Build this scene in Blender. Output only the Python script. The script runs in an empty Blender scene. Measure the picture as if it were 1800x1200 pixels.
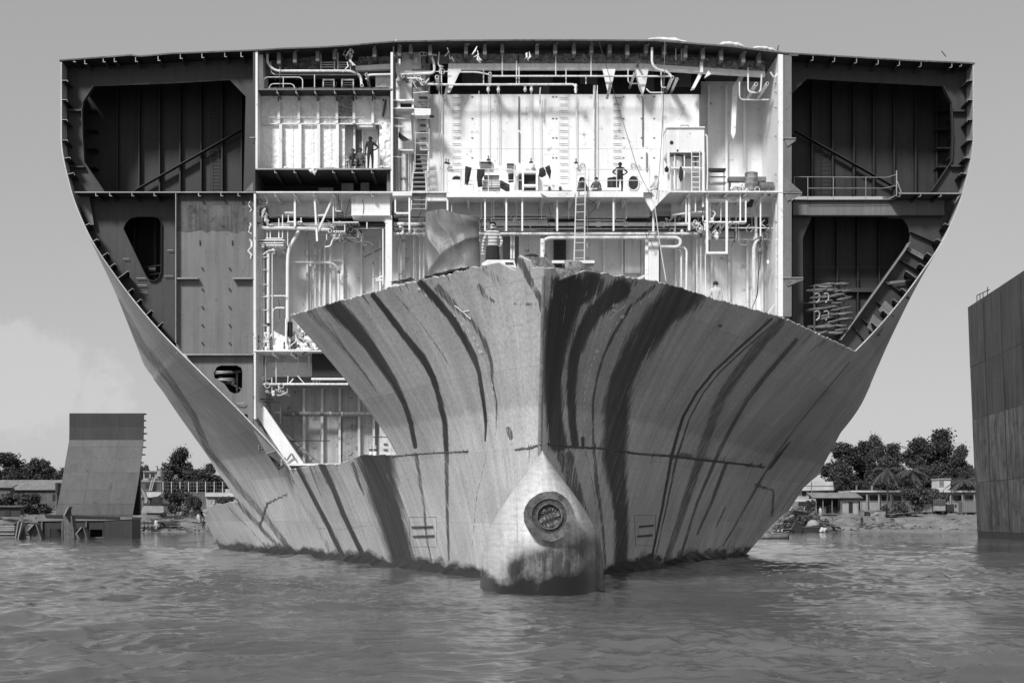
import bpy, bmesh, math, random
import numpy as np
from mathutils import Vector, Matrix
random.seed(7); rng = np.random.default_rng(7)
R = math.radians
# ------------------------------------------------------------------ camera, sky, sun, exposure
F, HZ, VX, CH = 2500., 911., 850., 2.2        # focal length and horizon in photo pixels; eye height in metres
scene = bpy.context.scene
C = scene.collection
cam = bpy.data.objects.new('camera', bpy.data.cameras.new('camera')); C.objects.link(cam)
cam.location = (0, 0, CH); cam.rotation_euler = (R(90), 0, 0)
cam.data.sensor_width = 36; cam.data.lens = 50
cam.data.shift_x = (900 - VX) / 1800; cam.data.shift_y = (HZ - 600) / 1800
cam.data.clip_start = .5; cam.data.clip_end = 6000
scene.camera = cam
EL, AZ = R(40), R(-29)
S = Vector((math.sin(AZ) * math.cos(EL), -math.cos(AZ) * math.cos(EL), math.sin(EL)))
world = bpy.data.worlds.new('World'); scene.world = world; world.use_nodes = True
wn = world.node_tree; wn.nodes.clear()
def nd(t, k, **kw):
    n = t.nodes.new(k)
    for a, b in kw.items(): setattr(n, a, b)
    return n
def sky():
    t = wn; L = t.links.new
    out = nd(t, 'ShaderNodeOutputWorld'); bg = nd(t, 'ShaderNodeBackground'); bg.inputs[1].default_value = .13
    sk = nd(t, 'ShaderNodeTexSky', sky_type='NISHITA', sun_disc=False, sun_elevation=EL, sun_rotation=math.atan2(S.x, S.y),
            air_density=1.0, dust_density=1.2, ozone_density=1.0)
    # monochrome film: weigh the colours into one grey
    sep = nd(t, 'ShaderNodeSeparateColor'); L(sk.outputs[0], sep.inputs[0])
    m1 = nd(t, 'ShaderNodeMath', operation='MULTIPLY'); m1.inputs[1].default_value = .55; L(sep.outputs[0], m1.inputs[0])
    m2 = nd(t, 'ShaderNodeMath', operation='MULTIPLY_ADD'); m2.inputs[1].default_value = .45; L(sep.outputs[1], m2.inputs[0]); L(m1.outputs[0], m2.inputs[2])
    pw = nd(t, 'ShaderNodeMath', operation='POWER'); pw.inputs[1].default_value = .38; L(m2.outputs[0], pw.inputs[0])
    m2 = nd(t, 'ShaderNodeMath', operation='MULTIPLY'); m2.inputs[1].default_value = 1.74; L(pw.outputs[0], m2.inputs[0])      # thick even haze flattens the sky
    # low cumulus and thin veils, all round the horizon
    tc = nd(t, 'ShaderNodeTexCoord'); mp = nd(t, 'ShaderNodeMapping'); mp.inputs['Scale'].default_value = (5, 5, 9); mp.inputs['Location'].default_value = (1.35, .2, .45)
    L(tc.outputs['Generated'], mp.inputs[0])
    nz = nd(t, 'ShaderNodeTexNoise'); nz.inputs['Scale'].default_value = 1.1; nz.inputs['Detail'].default_value = 7; nz.inputs['Roughness'].default_value = .55; L(mp.outputs[0], nz.inputs[0])
    cr = nd(t, 'ShaderNodeMapRange'); cr.inputs[1].default_value = .5; cr.inputs[2].default_value = .78; L(nz.outputs[0], cr.inputs[0])
    sx = nd(t, 'ShaderNodeSeparateXYZ'); L(tc.outputs['Generated'], sx.inputs[0])
    lo = nd(t, 'ShaderNodeMapRange'); lo.inputs[1].default_value = .32; lo.inputs[2].default_value = .06; L(sx.outputs[2], lo.inputs[0])
    # one cumulus bank low on the left
    def puff(c, r0, r1):
        d = nd(t, 'ShaderNodeVectorMath', operation='DISTANCE'); d.inputs[1].default_value = Vector(c).normalized(); L(tc.outputs['Generated'], d.inputs[0])
        n2 = nd(t, 'ShaderNodeTexNoise'); n2.inputs['Scale'].default_value = 42; n2.inputs['Detail'].default_value = 6; n2.inputs['Roughness'].default_value = .6; L(tc.outputs['Generated'], n2.inputs[0])
        a = nd(t, 'ShaderNodeMath', operation='MULTIPLY_ADD'); a.inputs[1].default_value = -.066; L(n2.outputs[0], a.inputs[0]); L(d.outputs['Value'], a.inputs[2])
        q = nd(t, 'ShaderNodeMapRange'); q.inputs[1].default_value = r1; q.inputs[2].default_value = r0; L(a.outputs[0], q.inputs[0])
        return q.outputs[0]
    p = None
    for c, r0, r1 in (((-.326, 1, .1), -.006, .007), ((-.30, 1, .092), -.010, .004), ((-.278, 1, .088), -.018, -.006), ((-.352, 1, .09), -.008, .006), ((-.315, 1, .112), -.022, -.009)):
        q = puff(c, r0, r1)
        if p is None: p = q
        else:
            mx = nd(t, 'ShaderNodeMath', operation='MAXIMUM'); L(p, mx.inputs[0]); L(q, mx.inputs[1]); p = mx.outputs[0]
    k = nd(t, 'ShaderNodeMath', operation='MULTIPLY'); L(cr.outputs[0], k.inputs[0]); L(lo.outputs[0], k.inputs[1])
    k2 = nd(t, 'ShaderNodeMath', operation='MULTIPLY'); k2.inputs[1].default_value = .25; L(k.outputs[0], k2.inputs[0])
    k3 = nd(t, 'ShaderNodeMath', operation='MULTIPLY_ADD'); k3.inputs[1].default_value = .5; L(p, k3.inputs[0]); L(k2.outputs[0], k3.inputs[2])
    mx = nd(t, 'ShaderNodeMixRGB'); mx.inputs[2].default_value = (3.9, 3.9, 3.9, 1); L(k3.outputs[0], mx.inputs[0]); L(m2.outputs[0], mx.inputs[1])
    L(mx.outputs[0], bg.inputs[0]); L(bg.outputs[0], out.inputs[0])
sky()
sun = bpy.data.objects.new('sun', bpy.data.lights.new('sun', 'SUN')); C.objects.link(sun)
sun.data.energy = 2.9; sun.data.angle = R(10); sun.data.color = (1, 1, 1)
sun.rotation_euler = (-S).to_track_quat('-Z', 'Y').to_euler()
scene.cycles.max_bounces = 14; scene.cycles.diffuse_bounces = 9
vs = scene.view_settings
vs.view_transform = 'Standard'; vs.look = 'None'; vs.gamma = 1; vs.exposure = .4; vs.use_curve_mapping = False

# ------------------------------------------------------------------ materials
MATS = {}
def pm(name, base, var=.25, rough=.6, streak=.3, scale=1.0, rust=0., bump=.15, metal=0., spec=.4, crease=0., fine=1.0):
    """grey procedural paint or metal: blotches, vertical grime streaks, scattered rust spots"""
    m = bpy.data.materials.new(name); m.use_nodes = True; t = m.node_tree; L = t.links.new
    b = t.nodes['Principled BSDF']; b.inputs['Roughness'].default_value = rough; b.inputs['Metallic'].default_value = metal
    b.inputs['Specular IOR Level'].default_value = spec
    tc = nd(t, 'ShaderNodeTexCoord'); oi = nd(t, 'ShaderNodeObjectInfo')
    of = nd(t, 'ShaderNodeVectorMath', operation='MULTIPLY_ADD'); of.inputs[1].default_value = (17, 31, 23)
    geo = nd(t, 'ShaderNodeNewGeometry')
    L(oi.outputs['Random'], of.inputs[0]); L(geo.outputs['Position'], of.inputs[2])
    n1 = nd(t, 'ShaderNodeTexNoise'); n1.inputs['Scale'].default_value = .55 * scale; n1.inputs['Detail'].default_value = 8; n1.inputs['Roughness'].default_value = .62; L(of.outputs[0], n1.inputs[0])
    mp = nd(t, 'ShaderNodeMapping'); mp.inputs['Scale'].default_value = (5 * scale, 5 * scale, .28 * scale); L(geo.outputs['Position'], mp.inputs[0])
    n2 = nd(t, 'ShaderNodeTexNoise'); n2.inputs['Scale'].default_value = 1; n2.inputs['Detail'].default_value = 6; n2.inputs['Roughness'].default_value = .65; L(mp.outputs[0], n2.inputs[0])
    n3 = nd(t, 'ShaderNodeTexNoise'); n3.inputs['Scale'].default_value = 7 * scale; n3.inputs['Detail'].default_value = 8; n3.inputs['Roughness'].default_value = .7; L(of.outputs[0], n3.inputs[0])
    def mr(src, a, bb, c, d):
        r = nd(t, 'ShaderNodeMapRange'); r.inputs[1].default_value = a; r.inputs[2].default_value = bb; r.inputs[3].default_value = c; r.inputs[4].default_value = d; L(src, r.inputs[0]); return r.outputs[0]
    def mul(x, y):
        q = nd(t, 'ShaderNodeMath', operation='MULTIPLY'); L(x, q.inputs[0])
        if isinstance(y, (int, float)): q.inputs[1].default_value = y
        else: L(y, q.inputs[1])
        return q.outputs[0]
    v = mr(n1.outputs[0], .3, .7, 1 - var, 1 + var * .6)
    v = mul(v, mr(n2.outputs[0], .42, .7, 1 + streak * .15, 1 - streak))
    v = mul(v, mr(n3.outputs[0], .35, .75, 1 + var * .25 * fine, 1 - var * .45 * fine))
    v = mul(v, mr(oi.outputs['Random'], 0, 1, .93, 1.06))
    if rust:
        n4 = nd(t, 'ShaderNodeTexNoise'); n4.inputs['Scale'].default_value = 1.7 * scale; n4.inputs['Detail'].default_value = 9; n4.inputs['Roughness'].default_value = .72; L(of.outputs[0], n4.inputs[0])
        v = mul(v, mr(n4.outputs[0], .66 - .2 * rust, .72 - .1 * rust, 1, .3))
    v = mul(v, base)
    L(v, b.inputs['Base Color'])
    bp = nd(t, 'ShaderNodeBump'); bp.inputs['Strength'].default_value = bump; bp.inputs['Distance'].default_value = .05
    if crease:
        vo = nd(t, 'ShaderNodeTexVoronoi'); vo.inputs['Scale'].default_value = crease
        nn = nd(t, 'ShaderNodeTexNoise'); nn.inputs['Scale'].default_value = crease * .8; nn.inputs['Detail'].default_value = 3; L(of.outputs[0], nn.inputs[0])
        mxv = nd(t, 'ShaderNodeMixRGB'); mxv.inputs[0].default_value = .3; L(of.outputs[0], mxv.inputs[1]); L(nn.outputs['Color'], mxv.inputs[2]); L(mxv.outputs[0], vo.inputs[0])
        L(vo.outputs['Distance'], bp.inputs['Height']); bp.inputs['Distance'].default_value = .25
    else: L(n3.outputs[0], bp.inputs['Height'])
    L(bp.outputs[0], b.inputs['Normal'])
    MATS[name] = m; return m
pm('white_paint', .82, .08, .5, .08, 1, .28, .06)
pm('cream_paint', .82, .14, .5, .15, 1, .3, .08)
pm('grey_paint', .82, .12, .5, .1, 1, .3, .08)
pm('bay_grey', .4, .2, .55, .3, 1, .4, .1); pm('bay_rib', .58, .2, .55, .3, 1, .4, .1)
pm('pipe_paint', .78, .2, .5, .3, 1.6, .45, .1)
pm('lag', .74, .25, .8, .2, 3, .3, .5)
pm('dark_pipe', .16, .4, .6, .3, 2, .6, .3)
pm('mid_steel', .17, .16, .6, .25, .8, .2, .08)
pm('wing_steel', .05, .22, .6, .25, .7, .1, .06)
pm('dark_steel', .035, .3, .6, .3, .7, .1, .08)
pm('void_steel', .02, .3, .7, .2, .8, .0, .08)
pm('edge_steel', .32, .3, .5, .2, 2, .3, .1, .3)
pm('rust_steel', .13, .45, .75, .35, 1.5, .6, .4)
pm('foil', .9, .1, .5, .1, 1.5, .1, .3, .0, .5, 5.0)
pm('foil_grey', .46, .25, .4, .2, 1.5, .3, .9, .25, .5, 5.0)
pm('black', .018, .2, .6, .1)
pm('tarp', .15, .15, .42, .2, 1.4, .1, .35, 0, .6)
pm('skin', .09, .1, .5, .05); pm('hair', .012, .2, .5, 0)
pm('cloth_dark', .03, .3, .9, .1, 4, 0, .3); pm('cloth_mid', .12, .3, .9, .1, 4, 0, .3)
pm('cloth_light', .6, .15, .9, .1, 4, 0, .3); pm('cloth_grey', .3, .3, .9, .1, 4, 0, .3)
pm('wood', .2, .35, .8, .3, 3, .2, .3)
pm('drum_paint', .3, .4, .6, .4, 2, .7, .2)
pm('roof_tin', .24, .25, .5, .35, 1, .5, .15); pm('roof_white', .5, .2, .6, .2, 1, .3); pm('wall_plaster', .33, .2, .85, .3, .8, .25, .15)
pm('brick_wall', .12, .3, .9, .3, .8, .4, .3); pm('shade_glass', .03, .2, .15, .05)
pm('concrete', .24, .25, .9, .3, .6, .3, .25)
pm('machine_paint', .3, .25, .45, .25, 2, .4, .1); pm('rubber', .03, .3, .8, .1, 3)
pm('bark', .1, .3, .9, .3, 3, 0, .6)
pm('aluminium', .6, .12, .35, .1, 2, 0, .05, .3)
pm('scrap', .09, .6, .6, .3, .9, .6, .4)

# ------------------------------------------------------------------ mesh helpers
def P(u, v, D): return Vector(((u - VX) * D / F, D, CH + (HZ - v) * D / F))
def link(name, me, mat=None, parent=None, smooth=False):
    o = bpy.data.objects.new(name, me); C.objects.link(o)
    if mat is not None and not me.materials:
        me.materials.append(MATS[mat] if isinstance(mat, str) else mat)
    if smooth: me.polygons.foreach_set('use_smooth', [True] * len(me.polygons))
    if parent is not None:
        o.parent = parent
        if parent.type == 'EMPTY' and parent.get('base') is not None: pass
        o.matrix_parent_inverse = Matrix.Translation(parent.matrix_world.translation).inverted() if False else Matrix.Identity(4)
        w = world_loc(parent); o.location = -w
    return o
def world_loc(o):
    p = Vector((0, 0, 0))
    while o is not None: p += o.location; o = o.parent
    return p
def mesh(vs_, fs): 
    me = bpy.data.meshes.new('m'); me.from_pydata([tuple(v) for v in vs_], [], fs); me.update(); return me
class MB:
    """collects boxes, tubes and prisms (world coordinates) into one mesh"""
    def __init__(s): s.v = []; s.f = []
    def add(s, v, f):
        n = len(s.v); s.v += [tuple(q) for q in v]; s.f += [tuple(n + i for i in q) for q in f]; return s
    def box(s, a, b):
        (x0, y0, z0), (x1, y1, z1) = a, b
        x0, x1 = sorted((x0, x1)); y0, y1 = sorted((y0, y1)); z0, z1 = sorted((z0, z1))
        return s.add([(x0, y0, z0), (x1, y0, z0), (x1, y1, z0), (x0, y1, z0), (x0, y0, z1), (x1, y0, z1), (x1, y1, z1), (x0, y1, z1)],
                     [(0, 3, 2, 1), (4, 5, 6, 7), (0, 1, 5, 4), (1, 2, 6, 5), (2, 3, 7, 6), (3, 0, 4, 7)])
    def bar(s, a, b, w, h, up=(0, 0, 1)):
        a = Vector(a); b = Vector(b); d = (b - a).normalized(); up = Vector(up)
        if abs(d.dot(up)) > .98: up = Vector((0, 1, 0))
        x = d.cross(up).normalized() * w / 2; y = x.cross(d).normalized() * h / 2
        v = [p + i * x + j * y for p in (a, b) for i, j in ((-1, -1), (1, -1), (1, 1), (-1, 1))]
        return s.add(v, [(3, 2, 1, 0), (4, 5, 6, 7), (0, 1, 5, 4), (1, 2, 6, 5), (2, 3, 7, 6), (3, 0, 4, 7)])
    def tube(s, pts, r, n=8, caps=True):
        pts = [Vector(p) for p in pts]; k = len(pts)
        rs = r if isinstance(r, (list, tuple)) else [r] * k
        T = []
        for i in range(k):
            d = pts[min(i + 1, k - 1)] - pts[max(i - 1, 0)]; T.append(d.normalized() if d.length > 1e-9 else Vector((0, 0, 1)))
        up = Vector((0, 1, 0)) if abs(T[0].y) < .9 else Vector((0, 0, 1))
        nx = T[0].cross(up).normalized(); V = []; Fc = []
        for i in range(k):
            nx = (nx - T[i] * nx.dot(T[i])); nx = nx.normalized() if nx.length > 1e-6 else T[i].orthogonal().normalized()
            ny = T[i].cross(nx)
            for j in range(n):
                a = 2 * math.pi * j / n; V.append(pts[i] + rs[i] * (math.cos(a) * nx + math.sin(a) * ny))
        for i in range(k - 1):
            for j in range(n): Fc.append((i * n + j, i * n + (j + 1) % n, (i + 1) * n + (j + 1) % n, (i + 1) * n + j))
        if caps: Fc += [tuple(range(n - 1, -1, -1)), tuple(range((k - 1) * n, k * n))]
        return s.add(V, Fc)
    def prism(s, poly, back):
        """front polygon (list of points) extruded by the vector back"""
        n = len(poly); back = Vector(back); a = [Vector(p) for p in poly]
        return s.add(a + [p + back for p in a], [tuple(range(n)), tuple(range(2 * n - 1, n - 1, -1))] + [(i, i + n, (i + 1) % n + n, (i + 1) % n) for i in range(n)])
    def build(s, name, mat=None, parent=None, smooth=False):
        me = mesh(s.v, s.f)
        bm = bmesh.new(); bm.from_mesh(me)
        big = [f for f in bm.faces if len(f.verts) > 4 and len(f.verts) != 8]
        if big: bmesh.ops.triangulate(bm, faces=big, ngon_method='EAR_CLIP')
        bmesh.ops.recalc_face_normals(bm, faces=bm.faces)
        bm.to_mesh(me); bm.free()
        o = link(name, me, mat, parent)
        if smooth: shade_auto(me)
        return o
def shade_auto(me, ang=40):
    me.polygons.foreach_set('use_smooth', [True] * len(me.polygons))
    bm = bmesh.new(); bm.from_mesh(me)
    for e in bm.edges:
        if len(e.link_faces) == 2 and e.calc_face_angle(0) > R(ang): e.smooth = False
    bm.to_mesh(me); bm.free()
def thing(name, label, cat, loc=(0, 0, 0), group=None):
    o = bpy.data.objects.new(name, None); C.objects.link(o); o.location = loc; o.empty_display_size = .3
    o['label'] = label; o['category'] = cat
    if group: o['group'] = group
    return o
def tag(o, label, cat, group=None):
    o['label'] = label; o['category'] = cat
    if group: o['group'] = group
    return o
def fillet(pts, r=.25, n=4):
    pts = [Vector(p) for p in pts]; out = [pts[0]]
    for i in range(1, len(pts) - 1):
        a, b, c = pts[i - 1], pts[i], pts[i + 1]; d1 = (a - b); d2 = (c - b)
        k = min(r, d1.length * .45, d2.length * .45); p = b + d1.normalized() * k; q = b + d2.normalized() * k
        for j in range(n + 1):
            t = j / n; out.append((1 - t) ** 2 * p + 2 * t * (1 - t) * b + t * t * q)
    return out + [pts[-1]]
def fringe(n, amp): return [random.uniform(-amp, amp) for _ in range(n)]
X0=1.8
def pchip(x,y,xi):
    x=np.asarray(x,float);y=np.asarray(y,float);h=np.diff(x);d=np.diff(y)/h
    m=np.zeros(len(x));m[0]=d[0];m[-1]=d[-1]
    for i in range(1,len(x)-1):
        if d[i-1]*d[i]>0:
            w1=2*h[i]+h[i-1];w2=h[i]+2*h[i-1];m[i]=(w1+w2)/(w1/d[i-1]+w2/d[i])
    xi=np.asarray(xi,float);k=np.clip(np.searchsorted(x,xi)-1,0,len(x)-2)
    t=(xi-x[k])/h[k];t=np.clip(t,0,1)
    return (2*t**3-3*t**2+1)*y[k]+(t**3-2*t**2+t)*h[k]*m[k]+(-2*t**3+3*t**2)*y[k+1]+(t**3-t**2)*h[k]*m[k+1]
ZS=[-1.5,0,2.5,5,7.5,10,12.5,15,17.5,20,22.5,28]
B76=[9.6,10.1,11.0,12.25,14.45,16.95,19.4,21.4,23.0,23.95,24.4,24.4]
B105=[20.3,21.3,22.5,23.6,24.5,25.2,25.6,25.8,25.9,25.9,25.9,25.9]
M1=[.3,.28,.22,.16,.1,.06,.03,0,0,0,0,0]
def stem(z): return pchip([-2,0,4.6,7,10,12],[47,46.6,45.2,44.0,42.3,41.2],z)
def pexp(z): return np.clip(1.02-.027*z,.72,1.05)
def B(D,z):
    D=np.asarray(D,float);z=np.asarray(z,float)
    b=pchip(ZS,B76,z);st=stem(z);p=pexp(z)
    s=np.clip((D-st)/(76-st),0,1)
    bow=b*s**p
    m0=np.where(z<11,b*p/(76-st),np.interp(z,[11,22],[.37,.06]))
    t=np.clip((D-76)/29,0,1);h=29
    aft=(2*t**3-3*t**2+1)*b+(t**3-2*t**2+t)*h*m0+(-2*t**3+3*t**2)*pchip(ZS,B105,z)+(t**3-t**2)*h*pchip(ZS,M1,z)
    return np.where(D<=76,bow,aft)
# ------------------------------------------------------------------ water
def water():
    vv = np.concatenate([np.linspace(934.6, 1210, 760), np.linspace(1212, 1700, 40), np.array([2500., 6000.])]); D = CH * F / (vv - HZ)
    uu = np.concatenate([[-30000, -9000, -3000, -1200, -500], np.linspace(-200, 2000, 640), [2300, 3000, 5000, 11000, 32000]])
    Dm = np.broadcast_to(D[:, None], (len(D), len(uu))); Xm = (uu[None, :] - VX) * Dm / F
    dD = np.gradient(D)[:, None]; dD = np.abs(dD); dX = 3.4 * Dm / F
    Z = np.zeros(Xm.shape); GX = np.zeros(Xm.shape); GY = np.zeros(Xm.shape); r = np.random.default_rng(3)
    xw = Xm + .5 * np.sin(Xm * .31 + Dm * .17) + .2 * np.sin(Xm * 1.1 - Dm * .7); yw = Dm + .6 * np.sin(Xm * .23 - Dm * .11) + .2 * np.sin(Xm * .9 + Dm * .8)
    for i in range(170):
        lam = .45 * (6 ** r.random()) if i < 90 else r.uniform(.17, .5); a = r.normal(R(190), R(36)); k = 2 * math.pi / lam; kx, ky = k * math.sin(a), k * math.cos(a)
        amp = (.0046 if i < 90 else .0028) * lam ** .9
        damp = np.clip(lam / (2.6 * dD + 1e-6) - .35, 0, 1) * np.clip(lam / (3 * dX) - .3, 0, 1)
        ph = kx * xw + ky * yw + r.random() * 6.28; Z += amp * damp * np.sin(ph); GX += amp * damp * .8 * math.sin(a) * np.cos(ph); GY += amp * damp * .8 * math.cos(a) * np.cos(ph)
    patchy = .72 + .38 * np.sin(Xm * .11 + 1.3 * np.sin(Dm * .07)) * np.sin(Dm * .13 + Xm * .05) + .18 * np.sin(Xm * .4 + Dm * .23)
    Z *= patchy; Z += 3 * Z * np.abs(Z); Xm = Xm + GX * patchy; Dm = Dm + GY * patchy
    # slop thrown up along the hull
    Zs = np.zeros(Xm.shape)
    pts = np.stack([Xm, Dm, Z], -1).reshape(-1, 3); n, m = Xm.shape
    idx = np.arange(n * m).reshape(n, m); q = np.stack([idx[:-1, :-1], idx[1:, :-1], idx[1:, 1:], idx[:-1, 1:]], -1).reshape(-1, 4)
    me = bpy.data.meshes.new('water'); me.from_pydata(pts.tolist(), [], q.tolist()); me.update()
    mt = bpy.data.materials.new('muddy_water'); mt.use_nodes = True; t = mt.node_tree; L = t.links.new; b = t.nodes['Principled BSDF']
    geo = nd(t, 'ShaderNodeNewGeometry')
    def noise(sx, sy, det, ro):
        mp = nd(t, 'ShaderNodeMapping'); mp.inputs['Scale'].default_value = (sx, sy, 1); L(geo.outputs['Position'], mp.inputs[0])
        nn = nd(t, 'ShaderNodeTexNoise'); nn.inputs['Scale'].default_value = 1; nn.inputs['Detail'].default_value = det; nn.inputs['Roughness'].default_value = ro; L(mp.outputs[0], nn.inputs[0]); return nn.outputs[0]
    n1 = noise(.06, .12, 5, .6); r1 = nd(t, 'ShaderNodeMapRange'); L(n1, r1.inputs[0]); r1.inputs[1].default_value = .35; r1.inputs[2].default_value = .65; r1.inputs[3].default_value = .075; r1.inputs[4].default_value = .125
    L(r1.outputs[0], b.inputs['Base Color']); b.inputs['Roughness'].default_value = .03; b.inputs['IOR'].default_value = 1.33; b.inputs['Specular IOR Level'].default_value = .5
    n2 = noise(2.6, 4.2, 6, .65); bp = nd(t, 'ShaderNodeBump'); bp.inputs['Strength'].default_value = .45; bp.inputs['Distance'].default_value = .04; L(n2, bp.inputs['Height'])
    n3 = noise(.6, 1.5, 4, .55); bp2 = nd(t, 'ShaderNodeBump'); bp2.inputs['Strength'].default_value = .25; bp2.inputs['Distance'].default_value = .2; L(n3, bp2.inputs['Height']); L(bp.outputs[0], bp2.inputs['Normal'])
    L(bp2.outputs[0], b.inputs['Normal'])
    o = link('water', me, mt, None, True); o['kind'] = 'structure'; tag(o, 'rippled muddy grey water in front of the beached ship', 'water')
water()
# ------------------------------------------------------------------ the hull form (half breadth by distance and height)
def pxl(X, D, Z): return VX + X * F / D, HZ - (Z - CH) * F / D
def surf(D, z, side): return np.stack([X0 + side * B(D, z), np.broadcast_to(D, np.shape(B(D, z))), np.broadcast_to(z, np.shape(B(D, z)))], -1)
def on_hull(u, v, side, lo=None, hi=98.):
    """distance and height of the hull point that the photo shows at pixel u, v"""
    D = np.linspace(41.5, hi, 3000); z = CH + (HZ - v) * D / F
    b = B(D, z); ok = D > stem(z) + .001
    e = np.abs(VX + (X0 + side * b) * F / D - u) + np.where(ok, 0, 1e3)
    i = int(e.argmin()); return float(D[i]), float(z[i])
# torn upper edge of the bow plating, read along the photograph
edgeL = [(510, 555), (560, 540), (600, 529), (650, 515), (720, 497), (744, 492), (786, 483), (824, 473), (876, 462), (907, 476), (912, 449), (935, 460), (952, 470)]
edgeR = [(962, 472), (975, 471), (981, 494), (1004, 485), (1028, 476), (1080, 484), (1160, 496), (1260, 527), (1330, 545), (1385, 562), (1440, 588), (1505, 619)]
def edge_fn(edge, side, hi):
    q = sorted(on_hull(u, v, side, hi=hi) for u, v in edge)
    return np.array([a for a, b in q]), np.array([b for a, b in q])
eL = edge_fn(edgeL, -1, 60); eR = edge_fn(edgeR, 1, 77)
DL = float(eL[0][-1])                               # where the port bow plating was cut off
def ztop(side, D):
    e = eL if side < 0 else eR
    return np.interp(D, e[0], e[1]) + .014 * (np.sin(D * 5.3 + 1.7 * np.sin(D * 2.1)) + np.sin(D * 13.7 + 2.3 * np.sin(D * 3.3)) + .7 * np.sin(D * 31. + 3 * np.sin(D * 7.))) * (D > 44)
def deck_z(X): return 27.75 - .0019 * (np.abs(X - X0 + .6) ** 2) - .00 
def dend(z, side):
    if side < 0: return np.interp(z, [3.3, 5.1, 6.9, 8.4, 10.1, 11.2, 13, 15], [89.9, 90.5, 90, 89.8, 89.2, 89.6, 94, 98])
    return np.interp(z, [.1, 2.1, 2.75, 4.2, 4.6, 5.15, 6.2, 7.8, 10, 13], [86.2, 89.9, 91.8, 92.3, 93.2, 94.7, 93.9, 92.6, 95, 98])
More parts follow.
